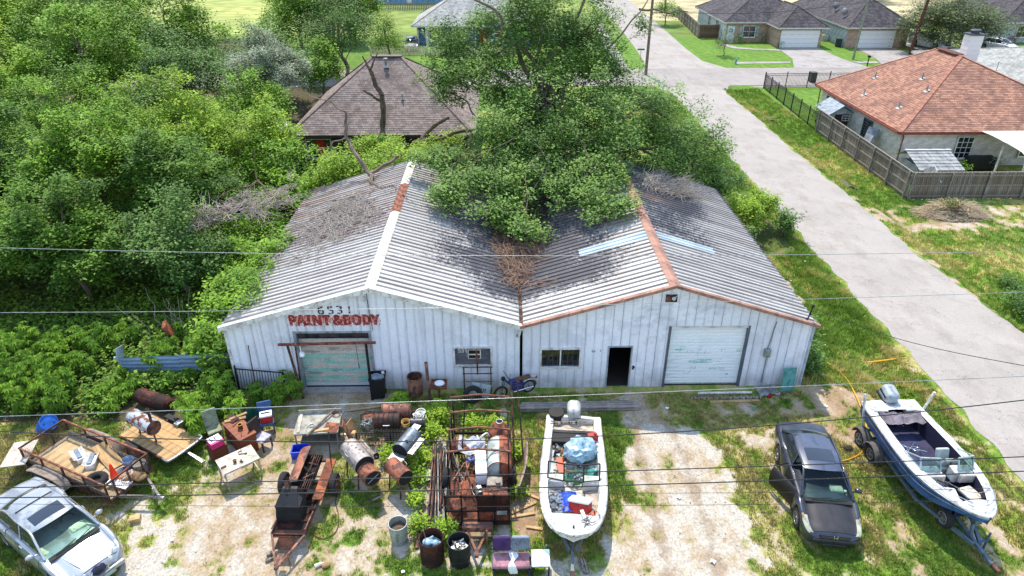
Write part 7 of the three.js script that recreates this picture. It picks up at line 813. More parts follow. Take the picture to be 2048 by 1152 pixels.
  single('hose', [tub([[-5.35, .03, -17.7], [-5.3, .03, -16.6], [-5.34, .03, -15.6], [-5.1, .03, -14.9], [-5.1, .03, -14.3], [-5.45, .03, -14.1], [-5.75, .04, -14.3]], .014, 6, 70)], M.rustdark, 'brown hose curling past the smoker trailer wheel', 'hose'); single('white_jug', [cyl(.06, .06, .2, 0, .06, 0, 0, 0, PI / 2), cyl(.03, .03, .06, .13, .06, 0, 0, 0, PI / 2)], M.cream, 'cream jug lying near the smoker trailer tongue', 'jug', [-5.32, 0, -13.15], .5); single('clay_pot', [sph(.09, 0, .07, 0, 1.3, .8, 1)], M.cardboard, 'small brown pot lying near the smoker trailer tongue', 'pot', [-5.1, 0, -13.13], .3); single('wood_blocks', [box(.3, .08, .1, 0, .05, 0), box(.32, .08, .1, .02, .14, .02, 0, .2), box(.28, .07, .1, -.05, .05, .14, 0, .3)], M.greywood, 'short wood blocks stacked beside the smoker trailer tongue', 'blocks', [-6.75, 0, -13.55], .3);
}
{ // upright drum grill with fire box below, and others
  const a = barrelGrill('grey barrel grill with a rusty fire box, tilted beside the smoker trailer', [-5.05, 1.0, -16.95], [-4.42, 1.0, -16.12], .33, mat(0xb8b0ac, .6, .3, { map: TX.grime }), { end: M.soot, hs: -1 }); part('fire_box', [cyl(.28, .28, .5, 0, a.y - .16, a.L / 2 + .27, PI / 2, 0, 0, 24), tor(.28, .014, 0, a.y - .16, a.L / 2 + .52)], M.rust2, a.g); part('fire_box_mouth', [cyl(.25, .25, .012, 0, a.y - .16, a.L / 2 + .525, PI / 2, 0, 0, 24)], M.soot, a.g); part('mouth_handle', [rod([-.2, a.y - .25, a.L / 2 + .55], [.2, a.y - .05, a.L / 2 + .55], .014)], M.galv, a.g); part('side_shelf', [box(.18, .02, 1.1, .42, a.y + .05, 0)], M.greywood, a.g); part('ash_door', [box(.4, .02, .55, -.1, .35, a.L / 2 + .85, -.7)], gr(0x56585c, .6, .3), a.g); for (let i = 0; i < 5; i++) part('hook', [tor(.03, .008, -.08 + .05 * i, a.y + .325, -.35 + i * .16)], M.black, a.g); part('shelf_can', [cyl(.09, .09, .12, .45, a.y + .1, .5, 0, 0, 0, 14, true)], M.rustdark, a.g);
  barrelGrill('red brown barrel grill at the end of the row beside the pipes', [-3.62, .85, -16.3], [-3.08, .85, -15.7], .26, mat(0xffdcd0, .75, .1, { map: rep(TX.rust, .7) }), { end: M.soot, legs: [-1, 1] });
  const c = barrelGrill('blue grey open grill between the rack and the red brown grill', [-3.02, 1.0, -17.55], [-3.38, 1.0, -16.75], .27, gr(0x7b8894, .45, .4), { end: M.soot, hs: 1 }); part('front_tray', [box(.5, .03, .36, 0, c.y - .12, c.L / 2 + .22), box(.5, .1, .02, 0, c.y - .1, c.L / 2 + .4)], M.galv, c.g); part('side_shelf', [box(.2, .02, .8, .38, c.y + .02, .05), box(.26, .02, .3, -.05, c.y + .1, -c.L / 2 - .22)], M.galv, c.g); part('thermometer', [cyl(.06, .06, .04, .12, c.y + .24, .2, .6)], M.black, c.g);
  single('crumpled_foil', [sheet(Array.from({ length: 9 }, (_, i) => Array.from({ length: 9 }, (_, j) => [i * .07, .12 * S(NC, i * .03, j * .03), j * .06])))], M.whitep, 'crumpled white sheet on the ground by the open grill', 'sheet', [-2.98, .02, -16.7], .3); single('flat_stone', [rbox(.4, .05, .3, .03, 0, .03, 0)], M.concrete, 'pale flat stone beside the pipe stack', 'stone', [-2.55, 0, -16.75], .5);
}
{ // rack with tanks
  const r = thing('tank_rack', 'black wire rack holding rusty tanks and coiled rope', 'rack', [-3.92, 0, -18.55]), W = 2.35, D = .95, h = .62; for (const x of [-W / 2, 0, W / 2]) for (const z of [-D / 2, D / 2]) part('upright', box(.04, h, .04, x, h / 2, z), M.blackmetal, r); part('wire_deck', meshPanel(W, D, 26, 12, .014).map((q) => q.rotateX(PI / 2).translate(0, h, 0)), M.blackmetal, r, { kind: 'stuff' }); part('wire_front', meshPanel(W, h - .05, 22, 7, .012).map((q) => q.translate(0, h / 2, D / 2)), M.blackmetal, r, { kind: 'stuff' });
  const RG = 'load of the tank rack'; const tank = (label, x, z, L, R, m, cap) => { const g = thing('rusty_drum', label, 'drum', [x, h + .02, z], 0, RG); part('shell', [cyl(R, R, L, 0, R, 0, 0, 0, PI / 2, 26)], m, g); part('band', [tor(R, .012, -L / 2 + .03, R, 0, 0, PI / 2), tor(R, .012, L / 2 - .03, R, 0, 0, PI / 2)], M.rustdark, g); part('plug', [cyl(.03, .03, .02, -.1, 2 * R, 0), cyl(.03, .03, .02, .2, 2 * R - .01, .05)], M.black, g); return g; };
  tank('long rusty drum at the back of the tank rack', -3.78, -18.9, 1.0, .25, mat(0xfff0e8, .75, .1, { map: rep(TX.rust, .7) })); const bt = tank('black bottomed drum with a handle at the front of the tank rack', -4.02, -18.35, .86, .27, mat(0xc0a090, .7, .15, { map: rep(TX.rustdark, .8) })); part('handle', [tub([[-.1, .3, .27], [-.1, .32, .31], [.1, .32, .31], [.1, .3, .27]], .014)], M.plasticw, bt); part('strap_cage', Array.from({ length: 5 }, (_, i) => tor(.28, .012, -.45 + i * .17, .27, 0, 0, PI / 2, 0, 20, 5)), M.blackmetal, bt); tank('small dark cylinder at the right of the tank rack', -3.0, -18.38, .5, .16, gr(0x55585c, .45, .5)); single('net_heap', Array.from({ length: 8 }, (_, i) => tub(Array.from({ length: 7 }, (_, k) => [Math.cos(k * 1.1 + i) * rr(.08, .22), .05 + rnd() * .18, Math.sin(k * 1.1 + i) * rr(.08, .22)]), .012, 5, 26)), M.galv, 'tangled grey netting at the left of the tank rack', 'netting', [-4.75, h + .02, -18.4], 0, RG); single('rope_coil', Array.from({ length: 6 }, (_, i) => tor(.13 + .012 * (i % 3), .014, rr(-.02, .02), .05 + i * .025, rr(-.02, .02), PI / 2 + rr(-.2, .2), rr(-.2, .2))), mat(0xc69a5a, .9), 'coil of tan rope on the tank rack', 'rope', [-3.4, h + .02, -18.4], 0, RG); single('wire_tangle', Array.from({ length: 9 }, (_, i) => tor(rr(.1, .2), .01, rr(-.1, .1), .06 + rnd() * .12, rr(-.1, .1), rr(1, 2), rr(-.4, .4))), M.plasticw, 'tangle of white cable on the tank rack', 'cable', [-3.0, h + .02, -18.86], 0, RG); single('scrap_plates', [box(.3, .03, .2, 0, .04, 0, .3, .4), box(.24, .03, .18, .15, .08, .06, -.2, 1), cyl(.1, .1, .03, -.1, .1, .1, .4)], M.rust2, 'rusty scrap plates at the back left of the tank rack', 'scrap', [-4.75, h + .02, -18.85], 0, RG);
  single('steel_channel', [box(2.5, .2, .03, 0, .1, .1), box(2.5, .02, .12, 0, .2, .05)], M.rust, 'long rusty steel channel behind the tank rack', 'channel', [-3.9, 0, -19.75], .03);
}
function canister(name, label, p, r0, r1, h, m, o = {}) { const g = thing(name, label, o.cat ?? 'barrel', p, 0, o.group); const rings = (o.rings ?? [.33, .66]).map((k) => tor(lerp(r0, r1, k) + .004, .012, 0, h * k, 0, PI / 2, 0, 0, 28, 6)); part('shell', [cyl(r0, r1, h, 0, h / 2, 0, 0, 0, 0, 28, true), cyl(r0, r0, .02, 0, .02, 0, 0, 0, 0, 28)], m, g, { smooth: .7 }); part('hoop', rings, m, g); part('rim', [tor(r1, .016, 0, h, 0, PI / 2, 0, 0, 28, 6)], o.rim ?? m, g); return g; }
{ const c = canister('galvanized_can', 'dented galvanised can standing alone on the pale dirt', [-3.12, 0, -14.02], .23, .27, .74, gr(0xb2bcba, .45, .5), { cat: 'can' }); const rb = []; for (let i = 0; i < 18; i++) { const a = i / 18 * 6.28; rb.push(rod([Math.cos(a) * .236, .06, Math.sin(a) * .236], [Math.cos(a) * .27, .68, Math.sin(a) * .27], .008)); } part('rib', rb, gr(0xb2bcba, .45, .5), c); part('dirt_fill', [cyl(.25, .25, .02, 0, .5, 0)], gr(0x6a5646, .95), c); const stain = canvasTex(256, 64, (x) => { x.fillStyle = '#9fa9a6'; x.fillRect(0, 0, 256, 64); x.fillStyle = '#4b5552'; x.font = 'bold 36px sans-serif'; x.fillText('MAX', 30, 48); }); 
  const b = canister('rusty_barrel', 'rusty barrel of bottles and rubbish near the seat', [-2.08, 0, -13.36], .34, .34, .88, mat(0xb08478, .85, .1, { map: rep(TX.rustdark, .7) }), { group: 'open barrels' }); part('bottom_holes', [box(.1, .08, .02, -.12, .08, .29), box(.12, .08, .02, .12, .06, .29)], M.black, b); single('barrel_rubbish', [sph(.14, -.1, .02, 0, 1.2, .7, 1), sph(.12, .12, .03, .06, 1, .9, 1), cyl(.03, .03, .22, .02, .08, .1, .5, .4), cyl(.035, .035, .2, -.02, .06, -.12, 1.0, 0, .4), cyl(.28, .28, .04, 0, -.1, 0)], M.bluebag, 'bottles and plastic bags filling the rusty barrel', 'rubbish', [-2.08, .68, -13.36]); single('stick', [rod([0, 0, 0], [-.1, .6, -.05], .012)], M.galv, 'thin rod leaning in the rusty barrel', 'rod', [-2.2, .5, -13.4]);
  const k = canister('black_barrel', 'black barrel of scrap metal beside the rusty barrel', [-1.29, 0, -13.25], .29, .32, .86, gr(0x1c1d1e, .6), { group: 'open barrels' }); const sc = []; for (let i = 0; i < 30; i++) sc.push(tf(box(rr(.04, .16), .012, rr(.02, .06), 0, 0, 0, rr(-1, 1), rr(0, 6), rr(-1, 1)), rr(-.18, .18), rnd() * .06, rr(-.18, .18))); const e = single('scrap_bits', [...sc, cyl(.26, .26, .03, 0, -.08, 0)], M.galv, 'bright metal scraps inside the black barrel', 'scrap', [-1.29, .66, -13.25]); e.userData.kind = 'stuff';
  const w = canister('rusty_barrel', 'open rust eaten barrel against the shed wall', [-3.38, 0, -20.98], .27, .29, .84, M.rust, { group: 'open barrels' }); part('inside', [cyl(.25, .27, .8, 0, .42, 0, 0, 0, 0, 24, true)], M.rustdark, w);
  const bin = thing('wheeled_bin', 'black rubbish bin full of bags beside the green door', 'bin', [-4.76, 0, -20.86], .05); part('body', [soup([...quad([-.22, .05, .22], [.22, .05, .22], [.28, .95, .28], [-.28, .95, .28]), ...quad([.22, .05, .22], [.22, .05, -.22], [.28, .95, -.28], [.28, .95, .28]), ...quad([.22, .05, -.22], [-.22, .05, -.22], [-.28, .95, -.28], [.28, .95, -.28]), ...quad([-.22, .05, -.22], [-.22, .05, .22], [-.28, .95, .28], [-.28, .95, -.28])])], M.black, bin); part('rim', [box(.6, .05, .04, 0, .95, .29), box(.6, .05, .04, 0, .95, -.29), box(.04, .05, .56, -.29, .95, 0), box(.04, .05, .56, .29, .95, 0)], M.black, bin); part('wheel', cyl(.09, .09, .05, -.22, .09, -.22, 0, 0, PI / 2), M.rubber, bin); part('wheel', cyl(.09, .09, .05, .22, .09, -.22, 0, 0, PI / 2), M.rubber, bin); single('bin_bags', [sph(.2, -.06, 0, 0, 1.1, .5, 1), sph(.13, .14, .03, .05, 1, .8, 1)], M.greyfab, 'grey bags heaped in the black bin', 'bags', [-4.76, .92, -20.86]); single('white_cup', [cyl(.05, .06, .14, 0, .07, 0, .4)], M.cream, 'cream cup on top of the black bin', 'cup', [-4.55, .95, -20.95]);
  const s = thing('post_basin', 'rusty post with a basin of white scraps beside it', 'post', [-2.8, 0, -20.6]); part('pole', [rod([0, 0, 0], [-.06, 1.75, .0], .06)], M.rust, s); part('basin', [box(.62, .03, .5, .35, .62, -.1), box(.62, .1, .03, .35, .67, .15), box(.62, .1, .03, .35, .67, -.35), box(.03, .1, .5, .05, .67, -.1), box(.03, .1, .5, .65, .67, -.1), rod([.35, 0, -.1], [.35, .62, -.1], .04)], M.rust2, s); single('white_lump', [sph(.17, 0, .04, 0, 1.2, .5, 1)], M.plasticw, 'white lump of plaster in the basin', 'plaster', [-2.42, .66, -20.72]);
}
{ // cage trailer with scrap
  const r = thing('cage_trailer', 'rusty frame trailer with roof hoops and a load of scrap', 'trailer', [-.8, 0, -16.3]), bz = [-2.1, -1.3, -.45, .55, 1.3], m = mat(0xd6ccc4, .85, .1, { map: rep(TX.rust, .9) }), dk = mat(0x6e6662, .85, .2, { map: TX.rustdark }); for (const s of [-1, 1]) { part('floor_rail', box(.08, .1, 4.1, s * .94, .4, 0), dk, r); part('top_rail', bar([s * .94, 1.86, -2.1], [s * .94, 1.8, .6], .035), dk, r); for (const z of [-2.1, -1.3, -.45, .55]) part('upright', box(.05, 1.45, .05, s * .94, 1.12, z), dk, r); } part('upright', box(.05, 1.15, .05, -.94, .98, 1.95), dk, r); part('upright', box(.05, 1.15, .05, .94, .98, 1.95), dk, r); for (const z of bz.slice(0, 4)) { part('roof_hoop', bar([-1.0, 1.86, z], [0, 1.98, z], .05, .05), m, r); part('roof_hoop', bar([0, 1.98, z], [1.0, 1.86, z], .05, .05), m, r); } for (const x of [-.5]) for (const z of [-1.7, -.9]) part('brace', bar([x, 1.9, z - .4], [x - .1, .5, z + .5], .035), dk, r);
  for (const z of [-2, -1, 0, 1, 2]) part('cross_member', box(1.85, .08, .07, 0, .38, z), dk, r); part('floor_mesh', [box(1.85, .012, 2.0, 0, .43, .9)], mat(0xb89c8c, .9, .2, { map: TX.rust }), r); part('front_gate', [box(1.9, .05, .05, 0, 1.5, 2.0), box(1.9, .05, .05, 0, .9, 2.0), box(1.9, .05, .05, 0, .45, 2.0), ...[-.94, -.46, .02, .5, .94].map((x) => box(.05, 1.15, .05, x, .98, 2.0))], dk, r); part('gate_mesh', meshPanel(1.9, .62, 60, 18, .006).map((q) => q.translate(0, 1.2, 2.0)), dk, r, { kind: 'stuff' }); part('gate_panel', [box(.44, 1.0, .01, .25, .95, 1.98), box(.42, 1.0, .01, .72, .95, 1.98)], mat(0xc89c84, .9, .1, { map: TX.rust }), r); part('license_plate', [box(.3, .15, .012, .72, .84, 2.03)], gr(0xa9b4b6, .5, .4), r);
  for (const s of [-1, 1]) { part('tongue_arm', bar([s * .4, .4, 2.0], [0, .4, 3.1], .07, .09), m, r); wheelParts(r, .34, .2, s * 1.08, .34, .1, { s, rim: M.rustdark }); } part('tool_box', [box(.9, .16, .22, 0, .46, 2.2)], M.rust, r); part('step_board', [box(.8, .04, .14, 0, .42, 2.45)], M.palewood, r); part('coupler', [rbox(.12, .1, .26, .03, 0, .42, 3.12), rod([.28, .05, 2.6], [.28, .75, 2.6], .025)], M.rust, r);
  const CG = 'scrap on the cage trailer', o = [-.8, 0, -16.3], q = (x, y, z) => [o[0] + x, y, o[2] + z]; const sm = thing('smoker_drum', 'big drum smoker, half white and half rust, on the cage trailer', 'smoker', q(.65, .45, -.2), 0, CG); part('rusty_half', [cyl(.4, .4, 1.25, 0, .45, 0, PI / 2, 0, 0, 24, false, 0, PI)], mat(0xffd0b8, .8, .1, { map: rep(TX.rust, .6) }), sm); part('white_half', [cyl(.4, .4, 1.25, -.004, .45, 0, PI / 2, 0, 0, 24, false, PI, PI)], gr(0xb8c2be, .6), sm); part('hoop', [tor(.405, .014, 0, .45, -.6), tor(.405, .014, 0, .45, .2), tor(.405, .014, 0, .45, .62)], M.rust, sm); 
  const wh = thing('white_appliance', 'white metal cabinet lying beside the smoker drum', 'cabinet', q(.05, .45, .0), .06, CG); part('case', [rbox(.36, .5, 1.05, .02, 0, .35, .1)], M.plasticw, wh); part('seam', [box(.37, .01, .01, 0, .6, -.1)], M.black, wh); part('stripe', [box(.01, .5, 1.06, .18, .35, .1)], M.greyfab, wh); single('engine_block', [rbox(.5, .4, .4, .04, 0, .25, 0), cyl(.08, .08, .1, .1, .48, .1)], gr(0x8a847e, .6, .4), 'grey engine block at the end of the smoker drum', 'engine', q(.5, .45, .8), 0, CG); single('rust_box', [box(.75, .36, .36, 0, .2, 0)], M.orange, 'rusty box in front of the smoker drum', 'box', q(.52, .45, 1.2), .03, CG);
  const hp = thing('hopper_hood', 'orange rusted smoke hood with a round flue at the back of the cage trailer', 'hood', q(.65, .45, -1.25), 0, CG); part('case', [cyl(.38, .38, .7, 0, .35, 0, 0, PI / 6, 0, 6)], M.rustdark, hp); part('cone', [cyl(.4, .13, .34, 0, .88, 0, 0, PI / 6, 0, 6)], mat(0xffc8a8, .8, .1, { map: rep(TX.rust, .6) }), hp); part('flue', [tor(.11, .02, 0, 1.06, 0, PI / 2)], M.galv, hp); part('flue_dark', [cyl(.1, .1, .01, 0, 1.055, 0)], M.soot, hp);
  single('rust_cone', [cyl(.25, .12, .7, 0, .12, 0, 1.3, .4, 0, 18)], M.rust2, 'rusty funnel at the back left of the cage trailer', 'funnel', q(-.62, .6, -.9), .2, CG); single('vinyl_heap', [sheet(Array.from({ length: 12 }, (_, i) => Array.from({ length: 12 }, (_, j) => [i * .08 - .45, .32 * S(NB, i * .05, j * .05) + .15, j * .07 - .4])))], gr(0xc8ccd8, .5), 'crumpled grey plastic sheet on the cage trailer load', 'plastic sheet', q(-.25, .6, -.75), 0, CG, { smooth: .4 }); single('white_hose', [tub([[0, .3, 0], [.1, .5, .1], [.25, .4, -.1], [.4, .3, .1], [.2, .25, .3], [0, .3, .2], [-.1, .4, 0]], .03, 7, 50)], M.plasticw, 'coiled white hose on the cage trailer', 'hose', q(.0, .6, -1.15), 0, CG); single('blue_parts', Array.from({ length: 10 }, () => box(rr(.05, .2), rr(.03, .1), rr(.05, .2), rr(-.25, .25), rr(.1, .3), rr(-.25, .25), rr(-1, 1), rr(0, 3), 0)), gr(0x5560a8, .5), 'blue machine parts in the cage trailer load', 'parts', q(-.15, .5, -.35), 0, CG);
  reseed(77); const rods = Array.from({ length: 16 }, () => rod([rr(-.9, -.2), rr(.5, .7), rr(-.9, .3)], [rr(-.9, .0), rr(.5, 1.1), rr(-.1, 1.2)], rr(.01, .025))); rods.forEach((g, i) => single('scrap_rod', g, [M.rustdark, M.galv, M.rust][i % 3], 'scrap rod among the tangle in the cage trailer', 'rod', [o[0], 0, o[2]], 0, 'scrap rods in the cage trailer')); single('leaning_sheet', [box(.5, .012, .9, 0, 0, 0, .5, .3, .3)], M.orange, 'rusty sheet leaning in the front of the cage trailer', 'sheet', q(-.45, .65, 1.2), 0, CG); single('rust_duct', [box(.4, .3, .5, 0, .15, 0, .1)], M.orange, 'square rusty duct at the front left of the cage trailer', 'duct', q(-.62, .45, 1.5), .4, CG); single('disc_plough', [cyl(.24, .24, .03, 0, .1, 0, .4), cyl(.1, .1, .1, 0, .14, 0)], M.rust2, 'round rusty disc on the cage trailer', 'disc', q(-.28, .5, .65), 0, CG); single('grey_motor', [cyl(.14, .14, .3, 0, .14, 0, PI / 2), box(.12, .1, .12, 0, .3, 0)], M.galv, 'small grey motor on the cage trailer', 'motor', q(.02, .45, .95), .3, CG);
  single('warped_panel', [sheet(Array.from({ length: 12 }, (_, i) => { const v = i / 11, x = .1 * Math.sin(v * 3) + v * .3; return [[x, .05, 1.0 - 2 * v], [x + .08, .75, 1.0 - 2 * v], [x + .16, .76, 1.0 - 2 * v]]; }))], gr(0xb09a90, .8, .2), 'warped metal panel leaning on the right side of the cage trailer', 'panel', [.32, 0, -16.4], 0); const lp = thing('tall_frame_posts', 'two dark posts leaning by the right side of the cage trailer', 'posts', [.35, 0, -17.5]); part('post', bar([0, 0, .4], [-.1, 2.3, -1.1], .06), M.rustdark, lp); part('post', bar([.3, .1, .3], [.1, 2.4, -1.3], .05), M.rustdark, lp); single('iron_pipe', [rod([0, .04, 0], [0, .04, 1.6], .05)], M.rust, 'short rusty pipe lying in the grass left of the pipe stack', 'pipe', [-2.62, 0, -15.3], .03);
  const PGr = 'pipes in the stack'; for (let i = 0; i < 28; i++) { const x = -2.36 + (i % 8) * .075 + rr(-.02, .02), y = .1 + Math.floor(i / 8) * .09, L = rr(2.6, 3.5); single('stacked_pipe', [rod([0, 0, -L / 2], [0, 0, L / 2], rr(.016, .032), undefined, 8)], [M.rustdark, M.blackmetal, M.galv, M.steel, M.rust][i % 5], ['dark rusty', 'black', 'galvanised', 'grey steel', 'brown rusty'][i % 5] + ' pipe in the stack left of the cage trailer', 'pipe', [x, y, -16.2 + rr(-.25, .25)], rr(-.06, .1), PGr); } for (const z of [-17.2, -15.3]) single('pipe_rest', [box(.8, .06, .1, 0, .03, 0)], M.greywood, z < -16 ? 'wooden bearer under the far end of the pipe stack' : 'wooden bearer under the near end of the pipe stack', 'bearer', [-2.0, 0, z]);
}
{ // bench seat, side table
  const s = thing('bench_seat', 'double bench seat with purple and grey backs and pink cushions', 'seat', [.18, 0, -12.95]); part('frame', [box(1.1, .06, .5, 0, .34, 0), box(.05, .36, .5, -.5, .17, 0), box(.05, .36, .5, .5, .17, 0), box(1.1, .05, .04, 0, .62, -.24)], gr(0x3a4a66, .6), s); const cu = (n, x, y, z, m, l, w, h, d, rx) => part(n, [rbox(w, h, d, .05, x, y, z, rx, 0, 0, 3)], m, s, { label: l, smooth: .9 }); cu('back_cushion', -.265, .82, -.24, M.purple, 'purple back cushion', .5, .46, .12, -.2); cu('back_cushion', .265, .83, -.24, M.greyfab, 'grey ribbed back cushion', .5, .46, .12, -.2); cu('seat_cushion', -.265, .42, .02, M.rose, 'dusty pink seat cushion', .5, .12, .5, 0); cu('seat_cushion', .265, .42, .02, M.rose, 'dusty pink seat cushion', .5, .12, .5, 0); part('rib_lines', Array.from({ length: 10 }, (_, i) => box(.012, .4, .01, .05 + i * .048, .83, -.176, -.2)), gr(0x6a7686, .9), s);
  single('white_rag', [sheet(Array.from({ length: 14 }, (_, i) => Array.from({ length: 6 }, (_, j) => { const v = i / 13; return [(j - 2.5) * .035 * (1 + .5 * Math.sin(v * 9)) + .03 * Math.sin(v * 7), v < .75 ? .5 + .05 * S(NC, i * .05, j * .06) : .5 - (v - .75) * 1.2, -.2 + Math.min(v, .8) * .6 + .02 * (j % 2)]; })))], M.plasticw, 'white rag hanging over the front of the bench seat', 'rag', [.22, 0, -12.95], 0, null, { smooth: .5 });
  const t = thing('side_table', 'small square pale table beside the bench seat', 'table', [1.0, 0, -12.93]); part('table_top', [rbox(.52, .04, .58, .01, 0, .5, 0)], gr(0xd2d8ce, .5), t); part('blue_corner', [soup([[[.04, .523, -.285], [.258, .523, -.285], [.258, .523, -.08]]])], gr(0x6fa3b8, .5), t); for (const x of [-.22, .22]) for (const z of [-.25, .25]) part('leg', box(.04, .48, .04, x, .24, z), M.black, t);
}
{ // hoist frame, gate, sheet fence, rack, scooter, timbers along the wall
  const h = thing('pipe_hoist', 'rusty pipe hoist frame with a chain block before the green door', 'hoist', [-6.45, 0, -20.85]); part('beam', [rod([-1.78, 2.42, 0], [1.78, 2.48, 0], .055)], mat(0xe8b0a0, .7, .2, { map: TX.rust }), h); part('leg', [rod([-1.45, 2.4, 0], [-1.2, 0, .1], .05)], M.rustdark, h); part('leg', [rod([-1.2, 2.4, -.1], [-1.35, 0, -.3], .03)], M.rustdark, h); part('leg', [rod([1.42, 2.45, 0], [1.45, 0, .2], .05)], M.blackmetal, h); part('chain_block', [rbox(.16, .2, .14, .04, -.98, 1.98, 0), sph(.09, -.94, 2.0, .06), rod([-1, 2.4, 0], [-1, 2.08, 0], .02)], M.plasticw, h); const ch = []; for (let i = 0; i < 12; i++) ch.push(tor(.035, .009, -1.02 + .03 * Math.sin(i), 1.85 - i * .07, .02, 0, i % 2 * PI / 2, 0, 8, 4)); for (let i = 0; i < 7; i++) ch.push(tor(.05, .012, -1.3 + i * .05, 2.42 + .05 * Math.sin(i * 2), .0, .4, i, 0, 8, 4)); part('chain', ch, M.galv, h); part('hook_line', [rod([1.05, 2.44, .0], [1.06, 1.6, .02], .01), rod([1.06, 1.55, .02], [1.07, 1.35, .02], .02)], M.rustdark, h);
  const f = thing('sheet_metal_fence', 'pale blue corrugated metal strip fence with painted marks among the weeds', 'fence', [-12.7, 0, -22.0], .02), prof = Array.from({ length: 17 }, (_, i) => [Math.sin(i * 1.6) * .02, i / 16]); const ft = canvasTex(1024, 256, (c, W, H) => { noisePaint(c, W, H, (u, v) => mulc(mixc([150, 180, 206], [98, 120, 150], S(NA, u, v) * .8), .8 + .3 * S(NC, u * 2, v * 2))); c.strokeStyle = 'rgba(226,232,240,.85)'; c.lineWidth = 5; c.font = '90px sans-serif'; c.strokeText('S Y 2', 770, 120); c.strokeStyle = 'rgba(120,100,120,.6)'; for (let i = 0; i < 14; i++) { c.beginPath(); c.moveTo(60 + i * 20, 40 + rnd() * 60); c.lineTo(70 + i * 22, 90 + rnd() * 60); c.stroke(); } });
  for (let i = 0; i < 4; i++) { const x0 = -2.2 + i * 1.14, g = sheet(prof.map(([d, v]) => Array.from({ length: 5 }, (_, j) => [x0 + j * .283, lerp(.45 - .02 * i, 1.14 + .04 * i, v), d])), (a, b, p) => [(p[0] + 2.2) / 4.56, p[1]]); part('corrugated_sheet', g, mat(0xffffff, .5, .2, { map: ft }), f, { uv: 0 }); } part('post', box(.08, 1.1, .08, 2.4, .55, .05), M.rustdark, f); part('post', box(.06, 1.3, .06, -2.25, .7, -.15, .5), gr(0xb8cad6, .6), f); part('bent_end', [box(.03, .5, .5, -2.3, 1.15, -.3, -.3)], gr(0xb8cad6, .5, .2), f);
  const g = thing('iron_gate', 'black iron bar gate leaning at the front left corner of the shed', 'gate', [-9.25, 0, -21.0], -.04); for (let i = 0; i <= 16; i++) part('bar', rod([-.85 + i * .106, .25, 0], [-.85 + i * .106, 1.14 - i * .008, -.1], .012), M.blackmetal, g); part('top_rail', bar([-.9, 1.15, -.1], [.9, 1.0, -.1], .035), M.blackmetal, g); part('bottom_rail', bar([-.9, .25, 0], [.9, .25, 0], .035), M.blackmetal, g); part('end_post', bar([-.9, 0, 0], [-.9, 1.3, -.1], .05), M.blackmetal, g); part('end_post', bar([.9, 0, 0], [.9, 1.1, -.1], .05), M.blackmetal, g); single('thin_post', [rod([0, 0, 0], [.04, 2.2, -.1], .02)], M.rustdark, 'thin rusty post standing by the iron gate', 'post', [-9.5, 0, -21.05]);
  const k = thing('pipe_rack', 'dark pipe stand with a cross arm in front of the boarded window', 'stand', [-1.0, 0, -21.0]); for (const x of [-.5, .52]) part('upright', rod([x, 0, 0], [x, 1.22, -.02], .025), M.rustdark, k); for (const y of [.55, .92, 1.22]) part('cross_bar', rod([-.55, y, 0], [.58, y, 0], .022), y < .6 ? M.rust : M.rustdark, k); part('centre_post', bar([.02, .9, .02], [.0, 2.0, .0], .06), M.rustdark, k); part('spring', Array.from({ length: 5 }, (_, i) => tor(.05, .012, .01, 1.45 + i * .08, .02, PI / 2)), M.rust, k); single('tally_board', [box(.75, .5, .04, 0, .34, 0, -.5, 0, -.25)], gr(0xa7b4b4, .6), 'pale panel with dark tally marks leaning under the pipe stand', 'panel', [-.88, 0, -20.75], .1); single('tally_mark', [box(.03, .16, .01, -.06, 0, 0, -.5, 0, -.25), box(.03, .16, .01, .02, -.01, 0, -.5, 0, -.25), box(.03, .16, .01, .1, -.02, 0, -.5, 0, -.25)], M.black, 'dark tally strokes on the pale leaning panel', 'mark', [-.8, .34, -20.72]); single('worn_tire', [tor(.27, .1, 0, .34, 0, -.2, .2, 0, 26, 10)], M.tyre, 'worn tire leaning below the pipe stand', 'tire', [-1.17, .02, -20.45], 0);
